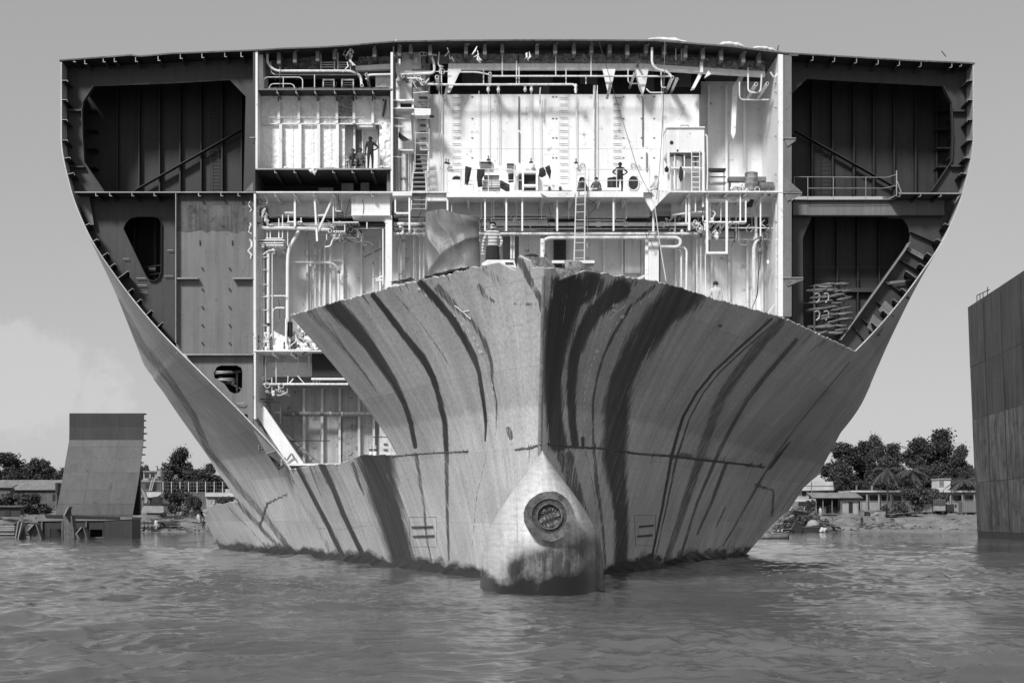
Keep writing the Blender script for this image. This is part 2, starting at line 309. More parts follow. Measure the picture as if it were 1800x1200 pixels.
# strokes of grime and run-off, photographed places on the plating: (pixel path, half widths, strength, side)
ST = {-1: [
 ([(584,534),(620,572),(650,608),(674,644),(692,671),(710,707),(722,743),(730,785)], [16,14,11,9,7,5,5,4], .95),
 ([(548,548),(575,575),(610,618),(640,655),(662,690)], [12,9,5,3,1], .55),
 ([(656,519),(686,557),(716,596),(740,626),(761,662),(773,704),(782,743),(785,794)], [5,6,6,7,6,5,5,4.5], 1.),
 ([(740,497),(764,524),(794,560),(815,593),(833,626),(842,656),(849,698),(854,740),(853,775)], [6,7,6.5,6.5,6,4,3.4,3,1.5], 1.),
 ([(770,506),(800,539),(830,566),(851,599),(863,635),(866,668),(873,710),(872,764)], [8,6,5,4.5,4,2.2,2,1.4], .7),
 ([(914,458),(932,494),(950,527),(956,562)], [7,7,6,3], .75), ([(930,470),(945,500),(952,510)], [4,3,2], .5),
 ([(692,515),(740,569),(776,620),(794,650)], [1.3,1.5,1.3,.8], .7), ([(610,548),(640,575),(665,602),(684,624)], [1.5,1.2,1,.6], .6),
 ([(850,470),(870,490),(880,502)], [8,9,4], .45), ([(842,503),(852,520),(868,530)], [5,5,3], .7), ([(905,534),(945,535)], [3.5,3.5], .6), ([(885,573),(922,571)], [4,3], .55),
 ([(659,806),(672,857),(690,920),(711,995)], [34,28,23,20], 1.),
 ([(524,823),(552,877),(578,926),(606,985)], [4,4,4.5,5], .95), ([(567,818),(585,857),(603,903),(621,941),(645,990)], [6,5,4.5,4.5,5], 1.),
 ([(620,815),(630,845),(640,870)], [4,3,1], .8), ([(505,828),(530,880),(560,930),(585,975)], [6,5,4,6], .5), ([(545,822),(556,850),(566,875)], [1.6,1.4,.8], .7),
 ([(731,798),(746,895),(749,938),(760,995)], [4,2.6,2.2,1.6], .75), ([(785,794),(786,895),(789,985)], [4.5,3,2], .8), ([(855,800),(838,870),(830,960)], [1.2,1,.8], .6),
 ([(205,530),(250,608),(300,670),(340,730),(365,790),(417,854),(463,905),(515,972)], [9,9,8,7,6,6,6,6], .7),
 ([(235,600),(290,680),(350,770)], [6,6,5], .4), ([(350,720),(400,790),(440,830)], [3,4,2], .3),
 ([(505,868),(470,885),(457,925)], [1.6,2,1.4], .95), ([(470,885),(462,905)], [5,3], .5), ([(400,890),(440,930),(470,965)], [1,1,1], .8), ([(415,880),(470,940),(500,970)], [5,4,5], .75),
 ([(905,790),(930,788),(950,781)], [1.3,1.8,2.5], 1.), ([(690,802),(730,798),(785,795),(822,793)], [1.5,1.2,1.6,2], .95), ([(550,928),(600,930),(655,922)], [.7,.7,.7], .7),
 ([(893,752),(896,761),(898,770)], [4,6,4], .8), ([(905,797),(905,812)], [2,.5], .5), ([(930,795),(928,815)], [4,1], .5),
 ], 1: [
 ([(1000,508),(985,560),(975,620),(972,680),(975,740),(981,781)], [34,28,20,16,15,16], 1.), ([(1040,500),(1010,530)], [24,16], .9),
 ([(1090,508),(1045,548),(1024,584),(1010,626),(1004,680),(1006,740),(1011,781)], [20,14,12,10,9,7,7], 1.),
 ([(1150,503),(1108,539),(1081,584),(1060,626),(1048,668),(1042,710),(1043,775),(1049,850),(1060,930),(1064,990)], [4,3,3,3,2.6,2.2,2.4,4,3,2.5], .75),
 ([(1200,520),(1140,560),(1100,610),(1075,660),(1060,720),(1056,790)], [3,3,2,1.6,1.4,1.2], .5),
 ([(1205,514),(1168,548),(1135,590),(1111,626),(1093,668),(1084,710),(1082,755),(1080,799),(1087,857),(1093,915),(1091,998)], [36,30,26,24,24,24,24,23,17,13,13], .92),
 ([(1357,560),(1300,611),(1255,653),(1225,689),(1201,731),(1189,770),(1181,800),(1165,888),(1146,978)], [2,2.4,2.4,2.4,2.8,3,3,2.4,2], 1.),
 ([(1364,566),(1310,612),(1266,653),(1236,690),(1212,735),(1199,775),(1189,806),(1172,888),(1154,970)], [1.2,1.6,1.6,1.8,1.6,2,2.5,1.6,1], .85),
 ([(1372,566),(1333,608),(1300,650),(1270,695),(1252,740),(1237,785),(1216,849),(1192,923),(1172,982)], [9,11,11,11,10,10,8,7,6], .72),
 ([(1400,597),(1354,650),(1312,704),(1285,752),(1264,794),(1250,825),(1225,885),(1200,965)], [4,4.5,4.5,4,4,3.5,3,2.5], .8),
 ([(1276,815),(1251,882),(1226,938)], [4,3,2], .8), ([(1496,633),(1440,700),(1398,752),(1370,791),(1352,819),(1331,854),(1300,910),(1270,960)], [1.5,1.6,1.6,2,2.5,3,2,2], .75),
 ([(1388,777),(1370,800),(1354,822)], [1.4,3,2], .95), ([(1275,892),(1258,927)], [2,1], .8), ([(1440,810),(1400,860),(1370,900)], [1.5,1.5,1.5], .6),
 ([(1580,560),(1500,680),(1430,790),(1370,880),(1310,960)], [6,6,6,6,6], .45),
 ([(964,780),(1000,785),(1060,788),(1120,797),(1177,801),(1262,811),(1345,820)], [2.4,2,1.6,2,2.2,2.2,1.8], 1.),
 ([(1180,805),(1200,800),(1215,800)], [4,6,3], .7), ([(1228,806),(1290,808)], [6,5], .5), ([(1330,852),(1360,862)], [4,2], .8), ([(1360,862),(1357,905)], [2,3], .8),
 ([(1024,770),(1025,786)], [4,3], .9), ([(1300,930),(1282,965)], [7,8], .5), ([(985,509),(1008,520)], [3,3], .5), ([(988,545),(1022,553)], [3,3], .5),
 ([(1000,800),(1015,860),(1035,920),(1045,990)], [9,8,5,4], .75), ([(985,800),(1003,850),(1025,910)], [8,8,5], .8), ([(1030,795),(1045,870),(1056,960)], [2,2,2], .5),
 ]}
rs_ = random.Random(5)
for sd_, line, n_, up_, dn_ in ((1, [(964,780),(1000,785),(1060,788),(1120,797),(1177,801),(1262,811),(1345,820)], 110, 9, 16), (-1, [(690,802),(730,798),(785,795),(822,793)], 26, 3, 9), (-1, [(905,790),(950,781)], 16, 4, 12), (-1, [(500,822),(690,804)], 40, 0, 45), (1, [(1080,486),(1260,528),(1500,616)], 60, 0, 40), (-1, [(515,554),(650,516),(880,463)], 60, 0, 36), (-1, [(505,868),(470,885),(457,925)], 14, 5, 8)):
    for i in range(n_):
        t_ = rs_.random() * (len(line) - 1); k_ = min(int(t_), len(line) - 2); f_ = t_ - k_; u_ = line[k_][0] + f_ * (line[k_ + 1][0] - line[k_][0]); v_ = line[k_][1] + f_ * (line[k_ + 1][1] - line[k_][1]); L_ = rs_.random() ** 2
        sl = (u_ - 958) * -.0011 * (1 if v_ > 700 else 2.2)
        if up_ and rs_.random() < .6: ST[sd_].append(([(u_ - sl * up_ * L_, v_ - up_ * L_ - 1), (u_, v_)], [.5, rs_.uniform(.8, 2)], rs_.uniform(.5, .95)))
        else: ST[sd_].append(([(u_, v_), (u_ + sl * dn_ * L_, v_ + dn_ * L_ + 1)], [rs_.uniform(.8, 2.2), .4], rs_.uniform(.35, .85)))
def stain_shade(u, v, side):
    a = np.zeros(u.shape)
    for path, ws, k in ST[side]:
        for (p, q, w0, w1) in zip(path, path[1:], ws, ws[1:]):
            dx, dy = q[0] - p[0], q[1] - p[1]; L2 = dx * dx + dy * dy; mw = 1.6 * max(w0, w1, 1)
            sel = np.nonzero((u > min(p[0], q[0]) - mw) & (u < max(p[0], q[0]) + mw) & (v > min(p[1], q[1]) - mw) & (v < max(p[1], q[1]) + mw))[0]
            if not len(sel): continue
            u_, v_ = u[sel], v[sel]
            t = np.clip(((u_ - p[0]) * dx + (v_ - p[1]) * dy) / L2, 0, 1)
            d = np.hypot(u_ - p[0] - t * dx, v_ - p[1] - t * dy); w = w0 + (w1 - w0) * t
            a[sel] = np.maximum(a[sel], k * np.clip(1.75 - 1.15 * d / np.maximum(w, .8), 0, 1))
    return a
def hull_material():
    m = bpy.data.materials.new('hull_plating'); m.use_nodes = True; t = m.node_tree; L = t.links.new
    b = t.nodes['Principled BSDF']; b.inputs['Specular IOR Level'].default_value = .5
    uv = nd(t, 'ShaderNodeUVMap'); uv.uv_map = 'st'; sp = nd(t, 'ShaderNodeSeparateXYZ'); L(uv.outputs[0], sp.inputs[0])
    at = nd(t, 'ShaderNodeAttribute'); at.attribute_name = 'stain_shade'
    def noise(sx, sy, det=6, ro=.6, off=0):
        mp = nd(t, 'ShaderNodeMapping'); mp.inputs['Scale'].default_value = (sx, sy, 1); mp.inputs['Location'].default_value = (off, off * .7, 0); L(uv.outputs[0], mp.inputs[0])
        n = nd(t, 'ShaderNodeTexNoise'); n.inputs['Scale'].default_value = 1; n.inputs['Detail'].default_value = det; n.inputs['Roughness'].default_value = ro; L(mp.outputs[0], n.inputs[0]); return n.outputs[0]
    def mr(src, a, bb, c, d):
        r = nd(t, 'ShaderNodeMapRange'); r.inputs[1].default_value = a; r.inputs[2].default_value = bb; r.inputs[3].default_value = c; r.inputs[4].default_value = d; L(src, r.inputs[0]); return r.outputs[0]
    def op(o, x, y, z=None):
        q = nd(t, 'ShaderNodeMath', operation=o)
        for i, e in enumerate((x, y, z)):
            if e is None: continue
            if isinstance(e, (int, float)): q.inputs[i].default_value = e
            else: L(e, q.inputs[i])
        return q.outputs[0]
    fib = noise(13, .2, 7, .7); fib2 = noise(2.4, .08, 5, .6, 4); blot = noise(.7, .6, 8, .6, 9); spk = noise(9, 8, 6, .7, 2); scr = noise(22, 5, 4, .6, 7)
    hair_ = noise(34, .1, 4, .6, 13); big = noise(.22, .12, 4, .55, 21); rag = noise(4.5, 1.3, 8, .72, 31)
    s = op('ADD', at.outputs['Fac'], mr(fib, .28, .72, -.5, .42)); s = op('ADD', s, mr(rag, .25, .75, -.42, .34)); s = op('ADD', s, mr(blot, .3, .7, -.12, .1))
    s = mr(s, .4, .57, 0, 1)
    s = op('MULTIPLY', s, mr(at.outputs['Fac'], .02, .2, 0, 1))
    s = op('MULTIPLY', s, mr(at.outputs['Fac'], .3, .95, .5, .97)); s = op('MULTIPLY', s, mr(fib2, .35, .65, .92, 1.03))
    # countless thin run-off lines, thicker in dirty areas
    thin = op('MULTIPLY', mr(hair_, .57, .66, 0, .5), mr(fib2, .4, .62, .1, 1)); s = op('MAXIMUM', s, op('MULTIPLY', thin, mr(blot, .35, .65, .3, 1)))
    base = op('MULTIPLY', mr(blot, .25, .75, .8, 1.15), mr(fib, .3, .72, 1.05, .9))
    base = op('MULTIPLY', base, mr(fib2, .35, .7, 1.1, .82)); base = op('MULTIPLY', base, mr(big, .3, .7, .84, 1.14))
    base = op('MULTIPLY', base, mr(spk, .42, .75, 1.08, .66))
    base = op('MULTIPLY', base, mr(scr, .66, .74, 1, 1.22))
    tide = op('ADD', sp.outputs[1], mr(noise(4, .4, 5, .6, 3), .3, .7, -.12, .12))
    base = op('MULTIPLY', base, mr(tide, 5.7, 5.88, 1.3, 1.0))
    # weld seams between strakes and between plates
    def seam(src, pitch, off):
        q = op('ADD', src, off); q = op('PINGPONG', q, pitch / 2); return mr(q, .0, .02, .82, 1)
    base = op('MULTIPLY', base, seam(sp.outputs[1], 2.45, .4)); base = op('MULTIPLY', base, seam(sp.outputs[0], 8.6, 1.1))
    def cell(src, pitch, off): return op('FLOOR', op('DIVIDE', op('ADD', src, off), pitch), 0)
    cv = nd(t, 'ShaderNodeCombineXYZ'); L(cell(sp.outputs[0], 8.6, 1.1), cv.inputs[0]); L(cell(sp.outputs[1], 2.45, .4), cv.inputs[1]); wnz = nd(t, 'ShaderNodeTexWhiteNoise', noise_dimensions='2D'); L(cv.outputs[0], wnz.inputs['Vector'])
    base = op('MULTIPLY', base, mr(wnz.outputs['Value'], 0, 1, .88, 1.1))
    base = op('MULTIPLY', base, .53)
    clean = base; darkc = op('MULTIPLY', mr(fib, .3, .7, .7, 1.5), .022)
    mx = nd(t, 'ShaderNodeMixRGB'); L(s, mx.inputs[0]); L(clean, mx.inputs[1]); L(darkc, mx.inputs[2])
    gp = nd(t, 'ShaderNodeNewGeometry'); wn_ = nd(t, 'ShaderNodeTexNoise'); wn_.inputs['Scale'].default_value = .9; wn_.inputs['Detail'].default_value = 7; wn_.inputs['Roughness'].default_value = .6; wmp = nd(t, 'ShaderNodeMapping'); wmp.inputs['Scale'].default_value = (.9, .22, 1.2); L(gp.outputs['Position'], wmp.inputs[0]); L(wmp.outputs[0], wn_.inputs[0])
    wet_shade = op('ADD', sp.outputs[1], mr(wn_.outputs[0], .3, .7, -.3, .3)); wm = mr(wet_shade, .36, .62, 1, 0)  # dark waterline band: wet plating and the shadow there, both put into colour
    mx2 = nd(t, 'ShaderNodeMixRGB'); L(wm, mx2.inputs[0]); L(mx.outputs[0], mx2.inputs[1]); mx2.inputs[2].default_value = (.02, .02, .02, 1)
    L(mx2.outputs[0], b.inputs['Base Color'])
    L(mr(wm, 0, 1, .46, .2), b.inputs['Roughness'])
    bp = nd(t, 'ShaderNodeBump'); bp.inputs['Strength'].default_value = .14; bp.inputs['Distance'].default_value = .06
    L(op('ADD', noise(.42, .5, 3, .5, 1), op('MULTIPLY', spk, .12)), bp.inputs['Height']); L(bp.outputs[0], b.inputs['Normal'])
    MATS['hull'] = m
hull_material()
def patch(name, Ds, rows, side, parent, thick=.06, mask=None, U=None):
    """rows(Ds) -> heights array [nD, nz]; a shell of real plate thickness"""
    Zm = rows; nD, nz = Zm.shape; Dm = np.broadcast_to(Ds[:, None] if Ds.ndim == 1 else Ds, Zm.shape)
    Bq = B(Dm, Zm); X = X0 + side * Bq
    pts = np.stack([X, Dm, Zm], -1).reshape(-1, 3)
    idx = np.arange(nD * nz).reshape(nD, nz)
    q = np.stack([idx[:-1, :-1], idx[1:, :-1], idx[1:, 1:], idx[:-1, 1:]], -1).reshape(-1, 4)
    if mask is not None: q = q[mask.reshape(-1)]
    if side > 0: pass
    else: q = q[:, ::-1]
    me = bpy.data.meshes.new(name); me.from_pydata(pts.tolist(), [], q.tolist()); me.update()
    u, v = pxl(pts[:, 0], pts[:, 1], pts[:, 2])
    a = me.attributes.new('stain_shade', 'FLOAT', 'POINT'); a.data.foreach_set('value', stain_shade(u, v, side).astype(np.float32))
    ul = me.uv_layers.new(name='st'); li = np.zeros(len(me.loops), np.int32); me.loops.foreach_get('vertex_index', li)
    ul.data.foreach_set('uv', np.stack([(pts[:, 1] if U is None else U.reshape(-1))[li] + (0 if side < 0 else 200), pts[li, 2]], -1).astype(np.float32).ravel())
    o = link(name, me, 'hull', parent, smooth=True)
    cnt = np.zeros(len(me.edges), np.int32); le = np.zeros(len(me.loops), np.int32); me.loops.foreach_get('edge_index', le); np.add.at(cnt, le, 1); sh = me.attributes.new('sharp_edge', 'BOOLEAN', 'EDGE'); sh.data.foreach_set('value', (cnt == 1))
    md = o.modifiers.new('plate', 'SOLIDIFY'); md.thickness = thick; md.offset = -1
    return o
ship = thing('ship_hulk', 'huge half-dismantled ship hull, bow cut away to show decks, bulkheads and pipes inside', 'ship', (X0, 60, 0))
ZL = 4.8
def dgrid(a, b, n, p=1.0): t = np.linspace(0, 1, n); return a + (b - a) * t ** p
def zrows(a, b, n): return a[:, None] + (b - a)[:, None] * np.linspace(0, 1, n)[None, :]
def stem_rows(Dend, side, n, nz):
    """columns run from the stem line (which rakes with height) back to Dend"""
    t = np.linspace(0, 1, n) ** 1.8
    # heights from below water to the torn edge; the edge is followed by distance
    Dm = np.zeros((n, nz)); Zm = np.zeros((n, nz)); w = np.linspace(0, 1, nz)
    top = ztop(side, 42.3 + t * (Dend - 42.3))
    for k in range(6):
        Dt = stem(top) + t * (Dend - stem(top)); top = ztop(side, Dt)
    Zm = -1.5 + (top[:, None] + 1.5) * w[None, :]
    # keep one row exactly on the height where the lower strakes were cut
    st = stem(Zm); Dm = st + t[:, None] * (Dend - st)
    return Dm, Zm, np.broadcast_to((43 + t * (Dend - 43))[:, None], Dm.shape)
def part_attr(side):
    if side < 0:
        Dm, Zm, U = stem_rows(DL, -1, 320, 270); o = patch('bow_plating', Dm, Zm, -1, ship, U=U); o['label'] = 'streaked bow plating on the left of the stem'
        Ds = dgrid(DL, 76, 150); zt = np.interp(Ds, [DL, 62, 66, 70, 76], [4.75, 4.95, 4.72, 4.85, 4.8]) 
        zt[0] = 4.75; zt += .02 * np.sin(Ds * 3.1 + np.sin(Ds * 11))
        patch('lower_strake', Ds, zrows(np.full(150, -1.5), zt, 120), -1, ship)
    else:
        Dm, Zm, U = stem_rows(76., 1, 500, 270); o = patch('bow_plating', Dm, Zm, 1, ship, U=U); o['label'] = 'dark streaked bow plating on the right of the stem'
    # side shell aft of the cut
    Ds = np.linspace(0, 1, 90)
    z = np.concatenate([np.linspace(-1.5, ZL, 60), np.linspace(ZL, 26.62, 150)[1:]])
    if side < 0:
        zlo = np.linspace(-1.5, 2.3, 40); Dm = 76 + np.linspace(0, 1, 110)[:, None] * (105. - 76) + 0 * zlo[None, :]; patch('bilge_shell', Dm, np.broadcast_to(zlo[None, :], Dm.shape).copy(), -1, ship)
        z = np.concatenate([np.linspace(2.3, ZL, 26), np.linspace(ZL, 26.62, 150)[1:]])
    De = dend(z, side)
    if side < 0: De = np.where(z < 3.3, 89.9, De)
    Dm = 76 + Ds[:, None] * (De - 76)[None, :]; Zm = np.broadcast_to(z[None, :], Dm.shape).copy()
    o = patch('side_shell', Dm, Zm, side, ship)
    if side < 0:
        z = np.linspace(-1.5, 3.25, 60); t = np.linspace(0, 1, 60)
        zt = np.interp(t, [0, .12, .3, .62, .8, 1], [3.2, 3.25, 3.1, 2.75, 2.42, 2.6])
        Dm = 89.9 + t[:, None] * (105 - 89.9) + 0 * z[None, :]
        Zm = 2.3 + (zt[:, None] - 2.3) * np.linspace(0, 1, 60)[None, :]
        patch('bilge_shell', Dm, Zm, -1, ship)
part_attr(-1); part_attr(1)
# stem bar closing the two sides
mb = MB(); zz = np.linspace(-1.5, 9.5, 40)
mb.tube([(X0, float(stem(z)) + .07, float(z)) for z in zz], .07, 10); pm('stem_paint', .3, .3, .5, .4, 2, .4, .1); mb.build('stem_bar', 'stem_paint', ship, True)
# bulbous bow
def bulb():
    zk = [-1.5, 0, 1, 1.6, 2.27, 3.0, 3.5, 3.9, 4.2, 4.35]; dn = [41.0, 40.95, 40.9, 40.95, 41.15, 41.95, 42.85, 43.75, 44.6, 45.1]; wk = [2.0, 1.98, 1.92, 1.78, 1.46, .98, .6, .32, .12, .03]
    n, m = 90, 70; V = []; U = []
    zs = np.linspace(-1.5, 4.35, n); DN = pchip(zk, dn, zs); W = pchip(zk, wk, zs)
    th = np.linspace(-math.pi / 2, math.pi / 2, m)
    for i in range(n):
        Dc = 46.2
        for j in range(m):
            x = W[i] * np.sign(math.sin(th[j])) * abs(math.sin(th[j])) ** .9; D = Dc - (Dc - DN[i]) * abs(math.cos(th[j])) ** .8
            V.append((X0 + .07 + x, D, zs[i]))
        
    idx = np.arange(n * m).reshape(n, m); q = np.stack([idx[:-1, :-1], idx[:-1, 1:], idx[1:, 1:], idx[1:, :-1]], -1).reshape(-1, 4)
    me = bpy.data.meshes.new('bulb'); me.from_pydata(V, [], q.tolist()); me.update()
    A = np.array(V); u, v = pxl(A[:, 0], A[:, 1], A[:, 2])
    sa = np.where(u > 968, stain_shade(u, v, 1) * .6, 0)
    lowdark = np.clip((2.15 - A[:, 2] - .42 * np.maximum(0, -(A[:, 0] - X0 - .1)) - .1 * np.maximum(0, A[:, 0] - X0 - .1)) / 1.0, 0, .92) * np.clip((A[:, 0] - X0 + 1.45) / .5, 0, 1) + np.clip((A[:, 0] - X0 - .55) / 1.6, 0, .3)  # darker low and right: form shading mixed into the bulb's stain value
    a = me.attributes.new('stain_shade', 'FLOAT', 'POINT'); a.data.foreach_set('value', np.maximum(sa, np.minimum(.95, lowdark * 1.15)).astype(np.float32))
    ul = me.uv_layers.new(name='st'); li = np.zeros(len(me.loops), np.int32); me.loops.foreach_get('vertex_index', li)
    ul.data.foreach_set('uv', np.stack([A[li, 0] * .55 + 300, A[li, 2]], -1).astype(np.float32).ravel())
    o = link('bulbous_bow', me, 'hull', ship, True)
    m2 = MATS['hull'].copy(); m2.name = 'bulb_plating'
    for nn in m2.node_tree.nodes:
        if nn.type == 'MATH' and nn.operation == 'MULTIPLY' and abs(nn.inputs[1].default_value - .53) < 1e-4: nn.inputs[1].default_value = .5
        if nn.type == 'MAP_RANGE' and abs(nn.inputs[1].default_value - .4) < 1e-3 and abs(nn.inputs[2].default_value - .57) < 1e-3: nn.inputs[1].default_value = .0; nn.inputs[2].default_value = 1.0
        if nn.type == 'MAP_RANGE' and abs(nn.inputs[3].default_value + .5) < 1e-3: nn.inputs[3].default_value = -.2; nn.inputs[4].default_value = .2
    MATS['bulb'] = m2; me.materials[0] = m2
    # round cap plate on the nose
    c = P(965, 907, 40.98)
    def ring(name, r0, r1, y0, y1, mat, seg=48, jit=0):
        V = []; Fq = []
        for k in range(seg):
            a = 2 * math.pi * k / seg; ca, sa_ = math.cos(a), math.sin(a)
            for (r, y) in ((r0, y1), (r0, y0), (r1, y0), (r1, y1)):
                rr = r + (random.uniform(-jit, jit) if r == r1 else 0)
                V.append((c.x + rr * ca, y, c.z + rr * sa_))
        for k in range(seg):
            for j in range(3):
                a0 = k * 4 + j; b0 = ((k + 1) % seg) * 4 + j; Fq.append((a0, b0, b0 + 1, a0 + 1))
        return MB().add(V, Fq).build(name, mat, ship, True)
    pm('cap_rim', .17, .7, .7, .1, 5, .75, .8); pm('cap_dark', .07, .5, .5, .1, 5, .3, .4); pm('cap_dish', .12, .4, .4, .2, 4, .2, .3, .4)
    y = 40.72
    ring('cap_rim', .50, .715, y, 41.9, 'cap_rim', jit=.012); ring('cap_flange', .375, .50, y + .05, 41.6, 'cap_dark'); ring('cap_lip', .34, .376, y - .02, 41.6, 'cap_rim')
    V = []; Fq = []; nr, ns = 14, 48
    for i in range(nr + 1):
        for k in range(ns):
            r = .345 * i / nr; a = 2 * math.pi * k / ns; x, z = r * math.cos(a), r * math.sin(a)
            w = .03 * math.sin(9 * x + 14 * z + 3 * math.sin(8 * x)) + .025 * math.sin(30 * a + 20 * r) * (r / .34) * (1 if z > 0 else .5) + .02 * math.sin(25 * z - 11 * x)
            V.append((c.x + x, y + .09 + w * (1 if i < nr else .2), c.z + z))
    for i in range(nr):
        for k in range(ns): Fq.append((i * ns + k, i * ns + (k + 1) % ns, (i + 1) * ns + (k + 1) % ns, (i + 1) * ns + k))
    MB().add(V, Fq).build('cap_dish', 'cap_dish', ship, True)
    for k in range(16):
        a = 2 * math.pi * (k + .5) / 16; q = Vector((c.x + .44 * math.cos(a), 0, c.z + .44 * math.sin(a)))
        MB().tube([(q.x, y + .02, q.z), (q.x, y + .09, q.z)], .014, 6).build('bolt', 'black', ship)
bulb()
def hull_pt(u, v, side, off=.02):
    D, z = on_hull(u, v, side, hi=77); e = .02
    p = Vector((X0 + side * float(B(D, z)), D, z)); a = Vector((side * float(B(D + e, z) - B(D, z)), e, 0)); b = Vector((side * float(B(D, z + e) - B(D, z)), 0, e))
    n = a.cross(b).normalized()
    if n.y > 0: n = -n
    return p + n * off, n
pm('mark_paint', .85, .2, .7, .1, 6, .15)
def hull_text(s, u, v, side, h_px, rot=0):
    cu = bpy.data.curves.new('txt', 'FONT'); cu.body = s; cu.align_x = 'CENTER'; cu.align_y = 'CENTER'; cu.size = 1; cu.resolution_u = 2; cu.offset = .05
    o = bpy.data.objects.new('txt', cu); C.objects.link(o); dg = bpy.context.evaluated_depsgraph_get(); me = bpy.data.meshes.new_from_object(o.evaluated_get(dg)); bpy.data.objects.remove(o)
    p, n = hull_pt(u, v, side); up = Vector((0, 0, 1)); x = up.cross(n).normalized(); y = n.cross(x)
    k = h_px * p.y / F / .7; M = Matrix((x, y, n)).transposed().to_4x4(); M = Matrix.Translation(p) @ M @ Matrix.Rotation(rot, 4, 'Z') @ Matrix.Scale(k, 4)
    me.transform(M); return link('draught_mark', me, 'mark_paint', ship)
Z2 = lambda x, y: (940 + x / 3.333, 440 + y / 3.333)
for s, x, y in (('8', 670, 265), ('6', 620, 305), ('2', 560, 350), ('14M', 507, 387), ('8', 475, 428), ('6', 440, 468), ('4', 408, 508), ('2', 386, 547), ('13M', 357, 590), ('8', 345, 628), ('6', 329, 668), ('4', 315, 712), ('2', 307, 750), ('12M', 293, 792), ('8', 291, 832), ('6', 287, 875), ('4', 285, 915), ('2', 283, 953), ('11M', 282, 993), ('8', 285, 1035), ('6', 290, 1078)):
    u, v = Z2(x, y); hull_text(s, u, v, 1, 6.6)
hull_text('A P', *Z2(463, 322), 1, 7)
for s, u, v in (('14M', 736, 508), ('8', 750, 519), ('6', 800, 554), ('14', 813, 569), ('2', 824, 580), ('8', 834, 594), ('6', 840, 606), ('13M', 845, 618), ('2', 866, 676), ('12', 868, 690)): hull_text(s, u, v, -1, 5.8)
def strip(name, pts, side, w, mat, off=.02, parent=None):
    q = [hull_pt(u, v, side, off)[0] for u, v in pts]; return MB().tube(q, w, 6).build(name, mat, parent or ship)
strip('weld_mark', [Z2(438, 403), Z2(480, 360), Z2(533, 320)], 1, .012, 'mark_paint', .01); strip('weld_mark', [Z2(452, 350), Z2(480, 357)], 1, .02, 'mark_paint', .01)
strip('weld_mark', [(800, 537), (815, 549), (828, 561)], -1, .012, 'mark_paint', .01); strip('weld_mark', [(814, 548), (825, 546)], -1, .015, 'mark_paint', .01)
pm('scab2', .14, .6, .8, .3, 4, .7, .6)
# sea-chest gratings: a low frame with two heavy bars
for side, (u0, v0, u1, v1), bars in ((-1, (719, 908, 768, 960), ((725, 926, 762, 925), (727, 942, 764, 941))), (1, (1115, 905, 1152, 958), ((1123, 925, 1148, 923), (1120, 942, 1146, 940)))):
    fr = strip('grating_frame', [(u0, v0), (u1, v0), (u1, v1), (u0 + 2, v1), (u0, v0)], side, .012, 'stem_paint', .0)
    for a, b, c, d in bars: strip('grating_bar', [(a, b), ((a + c) / 2, (b + d) / 2), (c, d)], side, .05, 'scab2', .0)
# bent rusty rims along the torch cuts
def rim(pts, side, w, n=60, hi=77):
    q = []
    for i in range(n + 1):
        t = i / n * (len(pts) - 1); k = min(int(t), len(pts) - 2); f = t - k
        q.append(hull_pt(pts[k][0] + f * (pts[k + 1][0] - pts[k][0]), pts[k][1] + f * (pts[k + 1][1] - pts[k][1]) + random.uniform(-.7, .7), side, .0)[0])
    MB().tube(q, [w * random.uniform(.5, 1.4) for _ in q], 6).build('cut_edge', 'rust_steel', ship)
rim([(905, 790), (930, 788), (952, 781)], -1, .025, 24); rim([(690, 802), (730, 798), (785, 795), (822, 793)], -1, .02); rim([(964, 780), (1000, 785), (1060, 788), (1120, 797), (1177, 801), (1262, 811), (1345, 820)], 1, .03)
# ------------------------------------------------------------------ inside of the hulk; px places, depth D from the deck or wall each piece is fixed to
from mathutils.geometry import tessellate_polygon
D0 = 76.0
dk = [(104, 105), (200, 98), (230, 95.5), (245, 98), (300, 93), (450, 87), (500, 84), (560, 82), (610, 79), (690, 72), (800, 70), (960, 69), (1150, 70), (1280, 80), (1380, 92), (1500, 99), (1600, 105), (1714, 110)]
def zlim(x): 
    u = VX + x * F / 76.0; return CH + (HZ - np.interp(u, [a for a, b in dk], [b for a, b in dk])) * 76.0 / F - .09
def pb(name, u0, v0, u1, v1, D, depth, mat, parent=None):
    a, b = P(u0, v0, D), P(u1, v1, D)
    if 76.3 < D < 90 and v0 < 200: a.z = min(a.z, float(zlim(a.x)), float(zlim(b.x)))
    return MB().box((a.x, D, a.z), (b.x, D + depth, b.z)).build(name, mat, parent or ship)
def pp(name, pts, D, depth, mat, parent=None, holes=()):
    loops = [[P(u, v, D) for u, v in l] for l in (list(pts),) + tuple(list(h) for h in holes)]
    if 76.3 < D < 90:
        for l in loops:
            for p in l: p.z = min(p.z, float(zlim(p.x)))
    flat = [p for l in loops for p in l]; tri = tessellate_polygon([[Vector((p.x, p.z, 0)) for p in l] for l in loops]); n = len(flat)
    V = flat + [p + Vector((0, depth, 0)) for p in flat]; Fq = [tuple(t) for t in tri] + [tuple(i + n for i in reversed(t)) for t in tri]
    o = 0
    for l in loops:
        k = len(l); Fq += [(o + i, o + (i + 1) % k, o + (i + 1) % k + n, o + i + n) for i in range(k)]; o += k
    return MB().add(V, Fq).build(name, mat, parent or ship)
def pt(name, pts, r, mat, parent=None, D=None, fil=.22, n=8):
    """tube through px points (u, v[, D]); r in px at the first point"""
    q = [P(p[0], p[1], p[2] if len(p) > 2 else D) for p in pts]; rm = r * q[0].y / F
    if fil and len(q) > 2: q = fillet(q, fil)
    return MB().tube(q, rm, n).build(name, mat, parent or ship, True)
